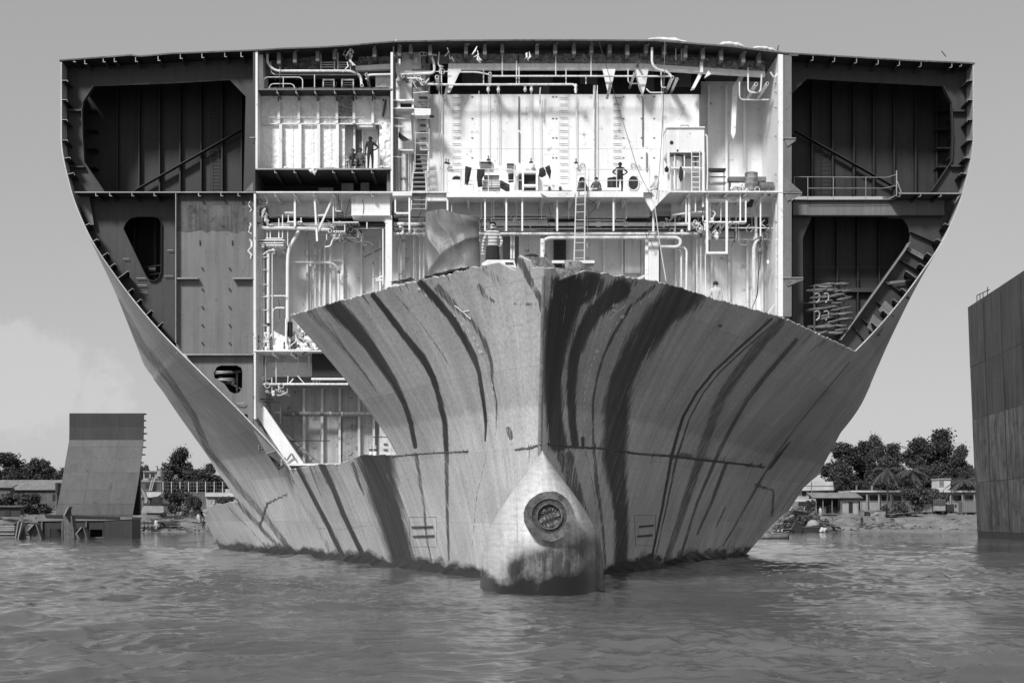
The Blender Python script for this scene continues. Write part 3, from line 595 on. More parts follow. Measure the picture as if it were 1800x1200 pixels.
def along(name, u, v, r, Da, Db, mat, parent=None, hollow=False):
    """pipe running fore and aft, its cut mouth at px u, v and depth Da"""
    a = P(u, v, Da); rm = r * Da / F
    o = MB().tube([a, (a.x, Db, a.z)], rm, 10).build(name, mat, parent or ship, True)
    if hollow: MB().tube([(a.x, Da - .01, a.z), (a.x, Da + .02, a.z)], rm * .66, 10).build('pipe_mouth', 'black', o)
    return o
def ladder(name, u0, u1, v0, v1, D, step, mat, r=.5, rails=True, parent=None, rmat=None):
    p = parent or ship; w = r * D / F
    o = MB()
    if rails:
        o.tube([P(u0, v0, D), P(u0, v1, D)], w, 6); o.tube([P(u1, v0, D), P(u1, v1, D)], w, 6)
    else:
        o.bar(P(u0 - 1, v0, D + .08), P(u0 - 1, v1, D + .08), .02, .03); o.bar(P(u1 + 1, v0, D + .08), P(u1 + 1, v1, D + .08), .02, .03)
    o = o.build(name, mat, p); v = v0 + step * .5
    proto = MB().tube([P(u0, v, D), P(u1, v, D)], w, 6).build('rung', rmat or mat, o); k = 1
    while v + step * k < v1:
        c = proto.copy(); C.objects.link(c); c.parent = o; c.location = proto.location + Vector((0, 0, -step * k * D / F)); k += 1
    return o
def foilsheet(name, u0, v0, u1, v1, D, amp, mat, parent=None, nx=36, ny=24, curl=0., seed=0):
    r = np.random.default_rng(seed); a, b = P(u0, v0, D), P(u1, v1, D)
    X, Z = np.meshgrid(np.linspace(a.x, b.x, nx), np.linspace(a.z, b.z, ny)); H = np.zeros(X.shape)
    for i in range(34):
        k = r.uniform(2, 15); th = r.uniform(0, 6.28); H += amp * (np.abs(np.sin(k * (X * math.cos(th) + Z * math.sin(th)) + r.uniform(0, 6))) - .5) / k ** .55 * 1.2
    t = np.linspace(0, 1, ny)[:, None]; Y = D + H - curl * (1 - np.sqrt(np.clip(1 - (1 - t) ** 2, 0, 1)))
    V = np.stack([X, Y, Z], -1).reshape(-1, 3).tolist(); idx = np.arange(nx * ny).reshape(ny, nx)
    q = np.stack([idx[:-1, :-1], idx[:-1, 1:], idx[1:, 1:], idx[1:, :-1]], -1).reshape(-1, 4).tolist()
    n = len(V); V += [(x, y + .05, z) for x, y, z in V]; q += [tuple(i + n for i in reversed(f)) for f in q]
    o = MB().add(V, q).build(name, mat, parent or ship); o.data.polygons.foreach_set('use_smooth', [True] * len(o.data.polygons)); return o
def Lbar(u, v, h, fl, Da, Db, mat, sgn=1, parent=None, name='stiffener'):
    """longitudinal hanging under a deck: web and flange running aft, bright torch-cut end"""
    a = P(u, v, Da); k = Da / F; o = MB()
    o.box((a.x - .012, Da, a.z), (a.x + .012, Db, a.z - h * k)); o.box((a.x - .0125, Da, a.z - h * k), (a.x + sgn * fl * k, Db, a.z - h * k - .024))
    o = o.build(name, mat, parent or ship)
    e = MB(); e.box((a.x - .02, Da - .02, a.z), (a.x + .02, Da - .001, a.z - h * k)); e.box((a.x - .02, Da - .02, a.z - h * k), (a.x + sgn * fl * k, Da - .001, a.z - h * k - .035)); e.build('cut_end', 'edge_steel', o)
    return o
# ---- weather deck: cambered plate with its torch-cut edge
deck = pp('weather_deck', dk + [(u, v + 2.2) for u, v in reversed(dk)], D0 - .02, 21, 'dark_steel')
pp('deck_edge', [(u, v + .2) for u, v in dk] + [(u, v + 2.4) for u, v in reversed(dk)], D0 - .06, .035, 'rust_steel', deck)
def dkv(u): return float(np.interp(u, [a for a, b in dk], [b for a, b in dk])) + 2.3
for x, h in ((148, 3), (245, 8), (408, 7), (505, 8), (692, 9), (890, 9), (1085, 8), (1275, 8), (1475, 8), (1618, 9)): Lbar(100 + x / 5, dkv(100 + x / 5), h, 4, D0, 80, 'wing_steel', 1, deck)
for x, h in ((295, 9), (485, 9), (678, 9), (868, 9), (1055, 9), (1245, 9), (1515, 8), (1600, 5)): Lbar(1370 + x / 5, dkv(1370 + x / 5), h, 4, D0, 80, 'wing_steel', -1, deck)
# ---- side longitudinals on both shells
def shell_bar(z, side, L, web, parent=None):
    n = 5; Ds = np.linspace(76.02, 80.2, n); o = MB(); e = .05
    V = []; 
    for D in Ds:
        b = float(B(D, z)); dz = float(B(D, z + e) - B(D, z - e)) / (2 * e)
        nrm = Vector((-side, 0, side * side * dz)).normalized(); nrm = Vector((-side * 1.0, 0, dz)).normalized(); tn = Vector((nrm.z * side, 0, -nrm.x * side)); tn = tn if tn.z < 0 else -tn
        p = Vector((X0 + side * (b - .05), D, z)); q = p + nrm * L; w = q + tn * web
        V += [p, p + tn * .03, q + tn * .03, q, w, w + nrm * .03]
    Fq = []
    for i in range(n - 1):
        a, b = i * 6, (i + 1) * 6
        Fq += [(a, a + 3, b + 3, b), (a + 1, b + 1, b + 2, a + 2), (a + 3, a + 5, b + 5, b + 3), (a + 2, b + 2, b + 4, a + 4)]
    o = MB().add(V, Fq + [(0, 1, 2, 3), (2, 4, 5, 3)]).build('shell_stiffener', 'wing_steel', ship)
    p, p2, q2, q, w, w2 = V[:6]; off = Vector((0, -.03, 0))
    MB().prism([p + off, q + off, q2 + off, p2 + off], (0, .025, 0)).prism([q + off, w2 + off, w + off, q2 + off], (0, .025, 0)).build('cut_end', 'edge_steel', o)
for v, L, w in ((141, .32, .1), (175, .3, .12), (210, .3, .12), (246, .32, .1), (278, .34, .1), (306, .36, .15), (396, .3, .12), (424, .3, .12), (450, .36, .14), (469, .36, .13), (489, .7, .1), (513, .34, .12), (532, .34, .12), (553, .4, .14), (575, .42, .1)):
    z = CH + (HZ - v) * D0 / F; shell_bar(z, -1, L, w); shell_bar(z, 1, L, w)
# ---- wing tanks, dark steel
shellL = [(149, 400), (128, 338), (111, 280), (106, 210), (106, 107)]
def cutpx(v, side, D=77.2, inset=3): z = CH + (HZ - v) * D / F; return pxl(X0 + side * (float(B(D, z)) - .06), D, z)[0]
vs_ = [105, 140, 180, 220, 260, 300, 338]
outL = [(cutpx(v, -1), v) for v in vs_]; outR = [(cutpx(v, 1), v) for v in vs_]
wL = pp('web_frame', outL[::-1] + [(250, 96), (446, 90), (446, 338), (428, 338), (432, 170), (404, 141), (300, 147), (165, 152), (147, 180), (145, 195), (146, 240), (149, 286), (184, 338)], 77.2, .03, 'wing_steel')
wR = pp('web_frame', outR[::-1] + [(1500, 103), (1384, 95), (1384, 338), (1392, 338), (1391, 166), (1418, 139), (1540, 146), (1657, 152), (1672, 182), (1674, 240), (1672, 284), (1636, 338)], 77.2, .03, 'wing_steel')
for pts in ([(165, 152), (147, 180), (145, 195), (146, 240), (149, 286), (184, 337)], [(1657, 152), (1672, 182), (1674, 240), (1672, 284), (1636, 337)]):
    o = MB(); q = [P(u, v, 77.05) for u, v in pts]
    for a, b in zip(q, q[1:]): o.bar(a, b, .03, .3, (0, 1, 0))
    o.build('face_flat', 'wing_steel', wL if pts[0][0] < 900 else wR)
for u0, v0, u1, v1 in ((120, 192, 143, 195), (122, 292, 148, 294)): pb('tripping_bracket', u0, v0, u1, v1, 76.9, .3, 'wing_steel', wL)
for u0, v0, u1, v1 in ((1676, 193, 1698, 196), (1672, 290, 1694, 293)): pb('tripping_bracket', u0, v0, u1, v1, 76.9, .3, 'wing_steel', wR)
def wing_back(name, pts, ribs, v0, v1, D, mat, diag=None, w=2.2):
    o = pp(name, pts, D, .03, mat)
    for u in ribs: pb('stiffener', u - w / 2, v0, u + w / 2, v1, D - .38, .37, mat, o)
    if diag:
        a, b = (P(*q, D - .42) for q in diag); MB().bar(a, b, .05, .36, (0, 1, 0)).build('stringer', mat, o)
    return o
kb = 76 / 80.5
def bk(u, D=80.4): return VX + (u - VX)      # px stay px: the wall is read where the photo shows it
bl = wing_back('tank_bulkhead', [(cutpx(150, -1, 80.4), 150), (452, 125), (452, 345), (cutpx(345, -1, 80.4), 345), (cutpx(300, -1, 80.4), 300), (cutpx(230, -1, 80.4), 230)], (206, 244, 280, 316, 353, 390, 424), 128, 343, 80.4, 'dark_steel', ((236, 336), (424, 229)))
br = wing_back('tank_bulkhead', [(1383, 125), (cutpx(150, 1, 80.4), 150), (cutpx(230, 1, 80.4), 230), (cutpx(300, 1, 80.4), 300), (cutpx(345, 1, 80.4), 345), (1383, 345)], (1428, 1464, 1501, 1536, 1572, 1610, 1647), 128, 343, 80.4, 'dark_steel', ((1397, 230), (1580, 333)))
ladder('wall_ladder', 370, 384, 185, 336, 80.2, 6, 'dark_steel', .4, True, bl); ladder('wall_ladder', 1442, 1456, 170, 336, 80.2, 7, 'dark_steel', .4, True, br)
for v in (192, 226, 259, 292): pb('stringer', 150, v, 168, v + 2, 79.6, .8, 'dark_steel', bl); pb('stringer', 1648, v, 1672, v + 2, 79.6, .8, 'dark_steel', br)
# second deck, port wing
pb('tween_deck', 131, 337, 449, 338.6, D0, 4.4, 'wing_steel'); pb('deck_edge', 131, 336.8, 449, 338.8, D0 - .03, .028, 'edge_steel')
for u in (168.5, 193, 232, 271): Lbar(u, 338.8, 5, 4, D0, 79.5, 'wing_steel')
for x in (1245, 1442, 1592): Lbar(100 + x / 5, 338.8, 5, 4, D0, 76.3, 'mid_steel')
lowL = [(cutpx(v, -1, 77.4), v) for v in (340, 400, 450, 500, 550, 601)]
hole = [(217, 402), (221, 392), (229, 384), (242, 381), (272, 381), (280, 384), (284, 392), (283.5, 478), (279, 489), (270, 494), (262, 492), (256, 484)]
w3 = pp('web_plate', lowL + [(309, 601), (309, 340)], 77.4, .03, 'wing_steel', None, [hole])
q = [P(u, v, 77.3) for u, v in hole + hole[:1]]; o = MB()
for a, b in zip(q, q[1:]): o.bar(a, b, .02, .16, (0, 1, 0))
o.build('opening_rim', 'wing_steel', w3)
for u0, v0, u1, v1 in ((239, 488, 256, 489), (241, 500.5, 258, 501.5), (243, 513, 258, 514), (216, 454, 227, 455), (294, 439, 304, 440), (288, 484, 304, 485)): pb('rung', u0, v0, u1, v1, 77.25, .03, 'edge_steel', w3)
pp('tank_bulkhead', [(cutpx(v, -1, 80.2), v) for v in (365, 400, 450, 500, 550, 610)] + [(312, 610), (312, 365)], 80.2, .03, 'void_steel'); pb('stiffener', 234, 380, 238, 500, 79.9, .3, 'wing_steel'); pb('stiffener', 270, 380, 275, 500, 79.9, .3, 'wing_steel')
pt('guard_rail', [(250, 470), (284, 466)], .6, 'wing_steel', None, 79); pt('guard_rail', [(254, 484), (284, 480)], .6, 'wing_steel', None, 79); pt('valve', [(262, 474), (274, 474)], 4, 'wing_steel', None, 79)
pp('bracket', [(131, 340), (158, 341), (158, 352), (165, 395), (157, 396)], 77.0, .03, 'mid_steel')
# port tank side, plain plate
panel = pb('tank_side_plate', 309.5, 338.9, 444.6, 621.4, 76.38, .04, 'mid_steel'); pb('plate_edge', 308.2, 338.9, 309.4, 602, D0, .42, 'edge_steel')
pm('primer', .1, .5, .7, .6, 1.2, .7, .2); pm('deck_shade', .075, .4, .7, .4, 1, .3, .2)
pp('worn_band', [(310, 361)] + [(310 + 8.9 * i, 407 + random.uniform(-3, 3)) for i in range(16)] + [(444, 361)], 76.374, .004, 'primer', panel); pb('deck_shade_band', 310, 339, 444.4, 361, 76.372, .005, 'deck_shade', panel)  # dark top band: the deck's shadow put into the plate colour
for r_ in range(5):
    for u in (354.5, 402.5): pt('bolt', [(u, 470 + r_ * 31.5 + (5 if r_ else 0), 76.2), (u, 470 + r_ * 31.5 + (5 if r_ else 0), 76.4)], 1.6, 'mid_steel', panel, None, 0, 6)
for u in (351, 408): pb('lifting_eye', u - .8, 422, u + .8, 430, 76.3, .07, 'dark_steel', panel)
for pts in ([(311, 488), (348, 488), (344, 508), (330, 502), (312, 496)], [(409, 488), (444, 488), (444, 509), (416, 503)]): pp('bracket', [pts[0], pts[1], (pts[1][0], pts[1][1] + 2), (pts[0][0], pts[0][1] + 2)], 76.0, .37, 'edge_steel', panel)
for _ in range(2): pass
# torn white rags of lagging along the port bulkhead edge
for v0, v1 in ((354, 372), (392, 411), (420, 455)):
    o = MB(); o.tube([P(440 + random.uniform(-4, 3), v0 + (v1 - v0) * i / 5, 76.1 + random.uniform(-.05, .05)) for i in range(6)], [random.uniform(.015, .07) for _ in range(6)], 6); o.build('torn_lagging', 'lag', ship)
# third deck and triangular tank end
pb('lower_deck', 326, 621.8, 446, 623.4, D0, 4.5, 'mid_steel'); pb('deck_edge', 326, 621.6, 445, 624, D0 - .03, .028, 'edge_steel')
def cl(v, D=76.4): return (cutpx(v, -1, D), v)
h2 = [(376, 655), (381, 645), (388, 642), (416, 642), (424, 646), (426, 653), (425.5, 682), (420, 690), (412, 691.5), (404, 688), (394, 674), (377, 664)]
h3 = [(432 + 4 * math.cos(a * .628), 731 + 4 * math.sin(a * .628)) for a in range(10)]
tri = pp('tank_end_plate', [(327, 624.2), (444.6, 624.2), (444.6, 745), (446, 748), cl(748)] + [cl(v) for v in (720, 690, 660, 640)], 76.4, .04, 'mid_steel', None, [h2, h3])
pp('tank_bulkhead', [(cutpx(v, -1, 78.6), v) for v in (628, 660, 700, 745)] + [(446, 745), (446, 628)], 78.6, .03, 'void_steel')
pt('grab_rail', [(414, 706), (417, 709), (427, 709), (430, 706)], .9, 'edge_steel', tri, 76.2, .05)
for k, (v, r_) in enumerate(((653, 9), (656, 8), (668, 10), (671, 8))):
    c = P(392 + k, v, 76.9); MB().tube([c + Vector((.55 * math.cos(a * .3142), .5 * math.sin(a * .3142), .05 * math.sin(a * .3142 + k))) for a in range(21)], .045, 8).build('mooring_ring', 'edge_steel', tri, True)
pt('pipe', [(385, 662, 76.8), (424, 684, 77.2)], 2, 'mid_steel', tri, None, 0); pt('pipe', [(400, 655, 76.8), (424, 653, 77.2)], 2, 'mid_steel', tri, None, 0); pb('post', 415, 650, 418, 690, 77.1, .06, 'mid_steel', tri)
# ---- starboard wing
pb('tween_deck', 1580, 339, 1691, 340.6, D0, 4, 'wing_steel'); pb('deck_edge', 1580, 338.6, 1691, 341, D0 - .03, .028, 'edge_steel')
for u in (1582, 1618, 1654): Lbar(u, 341, 4, -4, D0, 79, 'wing_steel')
g = pb('deck_girder', 1394, 352, 1660, 378, 77.5, .06, 'mid_steel'); pb('face_flat', 1394, 377.6, 1660, 379, 77.2, .4, 'wing_steel', g); pb('deck_strip', 1394, 350.6, 1584, 351.8, 77.3, 3, 'wing_steel', g)
rl = pt('railing', [(1396, 311), (1560, 312), (1575, 307)], .7, 'edge_steel', None, 77.2, .1); pt('rail', [(1420, 331), (1555, 331), (1576, 326)], .7, 'edge_steel', rl, 77.2, .1); pt('rail', [(1420, 351), (1560, 350.6), (1576, 343)], .7, 'edge_steel', rl, 77.2, .1)
for u in (1396, 1420, 1465, 1522): pt('post', [(u, 311), (u, 351)], .7, 'edge_steel', rl, 77.2, 0)
pt('post', [(1576, 300), (1576, 345)], 1.3, 'edge_steel', rl, 76.4, 0); pt('post', [(1577, 318), (1584, 338)], 1.2, 'edge_steel', rl, 76.4, 0)
lowR = [(cutpx(v, 1, 77.4), v) for v in (342, 400, 450, 500, 550, 600, 618)]
w4 = pp('web_plate', [(1392, 379), (1427, 380.5), (1577, 380.5), (1588, 386), (1596, 398), (1599.5, 413), (1597, 427), (1590, 438), (1478, 596), (1470, 612)] + lowR[::-1] + [(1600, 341), (1660, 379.5), (1400, 379.3)][:1] + [(1600, 379.2), (1394, 379.2)], 77.6, .03, 'wing_steel')
pp('bracket', [(1393, 380), (1427, 381), (1411, 418), (1412, 580), (1393, 570)], 77.5, .03, 'wing_steel')
o = MB(); q = [P(u, v, 77.2) for u, v in ((1597, 427), (1590, 439), (1476, 598))]
for a, b in zip(q, q[1:]): o.bar(a, b, .05, .5, (0, 1, 0))
o.build('face_flat', 'edge_steel', w4)
for a, b in (((1600, 408), (1650, 430)), ((1594, 440), (1636, 456)), ((1580, 457), (1620, 480)), ((1560, 497), (1598, 525)), ((1540, 530), (1570, 556)), ((1515, 560), (1546, 590)), ((1500, 575), (1520, 600))):
    MB().bar(P(*a, 77.45), P(*b, 77.45), .025, .3, (0, 1, 0)).build('stiffener', 'wing_steel', w4)
for pts in ([(1594, 440), (1600, 435), (1628, 450), (1622, 456)], [(1544, 545), (1556, 528), (1575, 545), (1563, 562)], [(1524, 575), (1535, 552), (1556, 570), (1544, 592)], [(1556, 495), (1590, 492), (1612, 488), (1612, 492), (1560, 500)]): pp('bracket', pts, 77.3, .04, 'mid_steel', w4)
b4 = wing_back('tank_bulkhead', [(1383, 372), (cutpx(372, 1, 80.4), 372)] + [(cutpx(v, 1, 80.4), v) for v in (400, 450, 500, 550, 622)] + [(1383, 622)], (1433, 1472, 1508, 1546), 380, 590, 80.4, 'dark_steel'); pb('stringer', 1486, 506, 1545, 513, 80.0, .3, 'wing_steel', b4)
for v in (470, 490): pt('guard_rail', [(1410, v), (1560, v)], .4, 'wing_steel', b4, 79.8, 0)
# mooring rings stacked in a frame
rk = pb('ring_rack', 1430, 500, 1433, 588, 76.9, .05, 'wing_steel')
for u in (1486,): pb('post', u, 502, u + 1.4, 585, 76.9, .05, 'wing_steel', rk)
pb('rail', 1423, 502, 1487, 503, 76.95, .05, 'wing_steel', rk); pb('rail', 1412, 532, 1487, 533, 76.95, .05, 'wing_steel', rk); pb('rail', 1433, 578, 1487, 579.2, 76.95, .05, 'wing_steel', rk)
proto = None
for row in range(9):
    for col in range(5):
        if random.random() < .14: continue
        c = P(1437 + col * 10.5 + random.uniform(-4, 4), 502 + row * 10 + random.uniform(-2, 2), 77.4 + col * .02)
        if proto is None:
            q = [Vector((.48 * math.cos(a * .2618), .7 * math.sin(a * .2618), .09 * math.sin(a * .2618 + .4))) for a in range(25)]
            me = MB(); me.tube(q, .06, 8); proto = me.build('mooring_ring', 'dark_pipe', rk, True); ob = proto
        else: ob = proto.copy(); C.objects.link(ob); ob.parent = rk
        ob.location = c; ob.rotation_euler = (random.uniform(-.12, .12), random.uniform(-.1, .1), random.uniform(-.5, .5))
for row, v in enumerate((521, 552)):
    for u in (1438, 1454): pt('hook', [(u - 6, v - 4), (u, v - 6), (u + 3, v - 2), (u + 2, v + 6), (u - 3, v + 11)], 1.4, 'edge_steel', rk, 76.75, .05)
# ---- longitudinal bulkheads that frame the lit middle
lb = pb('longitudinal_bulkhead', 444.8, 89.5, 448.6, 336.6, D0 + .005, 5, 'wing_steel'); pb('wall_face', 448.8, 89.5, 452.8, 296, D0 + .02, 2.4, 'cream_paint', lb); pb('wall_face', 446, 340, 449.6, 736, D0 + .02, 5, 'grey_paint', lb)
pb('cut_end', 439, 241, 448, 242.4, D0 - .05, .4, 'edge_steel', lb); pp('bracket', [(440, 242.5), (447, 242.5), (447, 252), (444, 252)], D0 - .02, .3, 'wing_steel', lb); pp('bracket', [(430, 336), (445, 320), (445, 336)], 76.3, .05, 'mid_steel', lb)
rb = pb('longitudinal_bulkhead', 1376.6, 96, 1391.5, 556, D0 + .005, 4.6, 'mid_steel'); pb('wall_face', 1368, 95, 1376.3, 556, D0 + .0, 4.9, 'white_paint', rb)
for v, u1 in ((242, 1399), (337.4, 1410), (487, 1412)):
    pb('cut_end', 1377, v, u1, v + 1.6, D0 - .12, .5, 'edge_steel', rb); pp('bracket', [(1378, v + 1.8), (u1, v + 1.8), (u1, v + 5), (1384, v + 16)], D0 - .06, .05, 'mid_steel', rb)
pp('bracket', [(1378, 310), (1392, 322), (1408, 336), (1378, 336)], D0 - .04, .04, 'mid_steel', rb); pp('bracket', [(1388, 98), (1403, 98), (1403, 94), (1384, 92)], D0 - .03, .05, 'edge_steel', rb)
for v in (145, 161, 188, 238, 306, 345, 388): pb('tie_stub', 1362, v, 1368, v + 1.5, D0 + .4, .1, 'edge_steel', rb)
# ---- foil-lined cabin
cab = pb('cabin_deckhead', 452.9, 156.2, 690, 158, D0 - .01, 2.6, 'dark_steel'); pb('deck_edge', 453, 156, 689, 158.4, D0 - .04, .028, 'mid_steel', cab)
for x in (235, 402, 568, 740, 912, 1075): Lbar(440 + x / 5, 158.4, 5, 3, D0, 77.6, 'mid_steel', 1, cab)
cf = pb('cabin_floor', 449, 296, 687, 298, D0 - .02, 4.9, 'void_steel'); pb('deck_edge', 449, 295.8, 687, 298.2, D0 - .05, .028, 'edge_steel', cf)
seams = [453, 493, 527, 560, 593, 607]
for i, (a, b) in enumerate(zip(seams, seams[1:])):
    foilsheet('insulation_panel', a + 1, 219, b - 1, 298, 77.3, .008, 'foil', cf, 26, 40, 0, i)
seams2 = [455, 490, 525, 559, 592, 622, 655, 686]
for i, (a, b) in enumerate(zip(seams2, seams2[1:])):
    foilsheet('insulation_panel', a + 1, 159, b - 1, 217, 77.3 if i != 4 else 77.2, .028, 'foil' if i not in (4,) else 'foil_grey', cab, 26, 30, .6, 20 + i)
foilsheet('insulation_panel', 667, 215, 686, 298, 77.2, .05, 'foil', cf, 14, 40, 0, 50)
pt('torn_lagging', [(664, 212), (669, 228), (668, 246), (670, 262)], 2.4, 'lag', cf, 77.6, .1); pt('torn_lagging', [(673, 178), (680, 165), (676, 190), (673, 205)], 2, 'rust_steel', cab, 77.2, .1)
for u in (493, 527, 560, 593): pb('stiffener', u - 2.6, 218, u + 2.6, 298, 77.0, .28, 'white_paint', cf)
for u in (490, 525, 559, 592, 622, 655): pb('stiffener', u - 2.2, 178, u + 2.2, 217, 77.0, .3, 'cream_paint', cab)
for v in (206.5,): pt('pipe', [(455, v), (640, v)], .7, 'pipe_paint', cab, 76.9, 0)
pb('wall_seam', 460, 216.6, 668, 218.6, 77.1, .15, 'grey_paint', cf)
for u in (512, 548, 580): pt('conduit', [(u, 180), (u, 296)], .5, 'grey_paint', cf, 77.15, 0)
for i in range(9): 
    u = random.uniform(455, 680); c = P(u, 295.8, 76.2 + random.uniform(0, .5)); MB().tube([c + Vector((random.uniform(-.3, .3), random.uniform(-.1, .1), random.uniform(0, .08))) for _ in range(4)], [.02, .07, .06, .02], 6).build('foil_scrap', 'foil', cf)
c = P(550, 299, 75.9); MB().tube([c + Vector((.1 * i - .2, 0, -.06 * i * (i % 2) + .0)) for i in range(5)], [.03, .1, .13, .1, .03], 7).build('foil_scrap', 'foil', cf)
# alcove behind the doorway
al = pb('alcove_wall', 604, 214, 672, 300, 78.1, .05, 'grey_paint'); pb('side_wall', 604.5, 214, 607, 300, 77.4, .7, 'cream_paint', al); pb('side_wall', 668, 214, 670, 300, 77.4, .7, 'cream_paint', al)
pb('door_frame', 636, 228, 638, 298, 77.85, .25, 'cream_paint', al); pb('door_frame', 662, 228, 664, 298, 77.85, .25, 'cream_paint', al); pb('door_frame', 630, 225, 664, 228, 77.85, .25, 'cream_paint', al); pb('locker_door', 625, 229, 635, 298, 77.95, .15, 'mid_steel', al); pb('post', 621, 222, 624.5, 298, 77.6, .2, 'white_paint', al); pb('lamp_housing', 628, 219, 660, 224, 77.4, .4, 'white_paint', al)
# dark void below the cabin
vd = pb('void_back', 449, 299, 690, 345, 79.6, .04, 'void_steel'); pb('bracket', 680, 300, 686, 336, 76.5, .03, 'mid_steel', vd)
for u in (483, 517, 585, 619, 653): Lbar(u, 298.4, 4.6, 4, D0, 79, 'dark_steel', 1, vd)
for u0, v0, u1, v1 in ((600, 322, 621, 336), (634, 321, 648, 336), (560, 330, 585, 336)): pb('loose_box', u0, v0, u1, v1, 78.4, .5, 'mid_steel', vd)
# ---- second deck in the middle
dk2 = pb('main_deck', 449.8, 336.8, 1376, 338.6, D0 + .004, 5.2, 'grey_paint'); pb('deck_edge', 450, 336.6, 785, 338.8, D0 - .03, .028, 'cream_paint', dk2); pb('deck_edge', 1178, 335.6, 1376, 338, D0 - .03, .028, 'cream_paint', dk2)
for u in (483, 517, 551, 585, 653): Lbar(u, 338.8, 5, 4, D0, 79, 'grey_paint', 1, dk2)
for x in (755, 925, 1090, 1255, 1430): Lbar(1060 + x / 5, 338.2, 5, -4, D0, 79.4, 'cream_paint', 1, dk2)
# ---- back walls (bulkhead plates with vertical stiffeners)
def bulk(name, u0, v0, u1, v1, D, mat, ribs, rv0=None, rv1=None, w=3, dep=.32, rmat=None):
    o = pb(name, u0, v0, u1, v1, D, .04, mat)
    for u in ribs: pb('stiffener', u - w / 2, rv0 or v0, u + w / 2, rv1 or v1, D - dep, dep - .004, rmat or mat, o)
    return o
bw1 = bulk('bulkhead', 450, 372, 692, 640, 79.4, 'grey_paint', (472, 506, 540, 570, 602, 635, 668), 421, 640, 3.4, .32, 'cream_paint')
bw2 = bulk('bulkhead', 692, 372, 1382, 600, 79.4, 'grey_paint', (706, 730, 760, 1062, 1094, 1129, 1188, 1219, 1251, 1282, 1314, 1340), 421, 600, 3.4, .32, 'cream_paint')
bulk('bulkhead', 1225, 95, 1382, 345, 80.6, 'white_paint', (1246, 1277, 1309), 150, 345, 4, .3)
bw3 = pp('bulkhead', [(450, 660), (700, 660), (700, 830), (495, 830), (cutpx(780, -1, 79.6), 780), (450, 740)], 79.6, .04, 'bay_grey')
for u in (534, 566, 597, 631, 657): pb('stiffener', u - 2.1, 682, u + 2.1, 828, 79.26, .33, 'bay_rib', bw3)
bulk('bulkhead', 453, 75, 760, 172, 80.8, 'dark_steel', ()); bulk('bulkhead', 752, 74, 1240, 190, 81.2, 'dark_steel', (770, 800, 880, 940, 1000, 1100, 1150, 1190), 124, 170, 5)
pb('wall_panel', 912, 375, 950, 640, 79.1, .3, 'cream_paint', bw2); pb('wall_panel', 1098, 400, 1126, 480, 79.15, .2, 'cream_paint', bw2); pb('dark_doorway', 973, 421, 995, 470, 79.1, .05, 'dark_steel', bw2); pb('dark_doorway', 884, 416, 912, 470, 79.15, .05, 'mid_steel', bw2)
for i in range(5): pb('louvre', 977, 429 + i * 9, 990, 431 + i * 9, 79.05, .06, 'black', bw2)
pt('rail', [(520, 422), (670, 422)], .8, 'pipe_paint', bw1, 78.9, 0); pt('rail', [(546, 458), (600, 458)], .8, 'pipe_paint', bw1, 78.95, 0); pt('rail', [(635, 447), (665, 447)], .8, 'pipe_paint', bw1, 78.95, 0); pt('brace', [(640, 452), (672, 436)], .8, 'mid_steel', bw1, 78.9, 0)
# girders under the second deck
gl = pb('deck_girder', 472, 352, 617, 379, 78.2, .06, 'grey_paint'); pb('face_flat', 472, 378, 617, 380, 77.9, .5, 'cream_paint', gl)
gr = pb('deck_girder', 1180, 352, 1367, 379, 78.6, .06, 'cream_paint'); pb('face_flat', 1180, 378, 1367, 380, 78.3, .5, 'cream_paint', gr)
gm = pb('deck_girder', 692, 350, 1142, 379, 78.4, .06, 'grey_paint'); pb('face_flat', 692, 378, 1142, 380, 78.1, .5, 'cream_paint', gm)
for u in (746, 820, 885, 950, 1000, 1050, 1095): pp('bracket', [(u, 346), (u + 5, 346), (u + 5, 357), (u + 2, 358)], 76.6, 1.8, 'cream_paint', gm)
for u0, v0, u1 in ((862, 377.5, 962), (862, 382.5, 962), (862, 387, 962), (1015, 381, 1100), (1015, 386, 1100), (1000, 390.5, 1100), (700, 384, 745), (693, 400, 748)): pb('cable_tray', u0, v0, u1, v0 + 1.8, 77.9, .5, 'cream_paint', gm)
bx_ = pb('box_girder', 617.6, 340, 685.6, 378.5, 76.5, 1.6, 'white_paint'); pb('face_flat', 617, 377, 686, 378.9, 76.4, .09, 'white_paint', bx_)
# posts
po = pb('pillar', 686.6, 92, 690.6, 336, D0 + .01, .5, 'white_paint'); pb('cut_end', 690.8, 96, 694.5, 336, D0 + .4, .5, 'mid_steel', po); p2 = pb('pillar', 677.5, 379, 689, 560, 76.6, .35, 'white_paint'); pp('haunch', [(664, 379.5), (677.4, 379.5), (677.4, 392)], 76.7, .05, 'white_paint', p2); pb('flange', 672, 402, 674, 560, 77, .3, 'grey_paint', p2)
p3 = pb('pillar', 1140, 405, 1158, 560, 77.4, .6, 'white_paint'); pb('flange', 1134, 420, 1139, 560, 77.6, .2, 'cream_paint', p3); pb('flange', 1158.4, 425, 1161, 560, 77.7, .2, 'mid_steel', p3)
pp('haunch', [(1147, 334), (1181, 333.5), (1157, 358), (1146, 371), (1146, 345)], 75.8, .08, 'white_paint'); pp('haunch', [(1131, 339), (1146, 339), (1146, 372), (1131, 347)], 75.9, .2, 'white_paint')
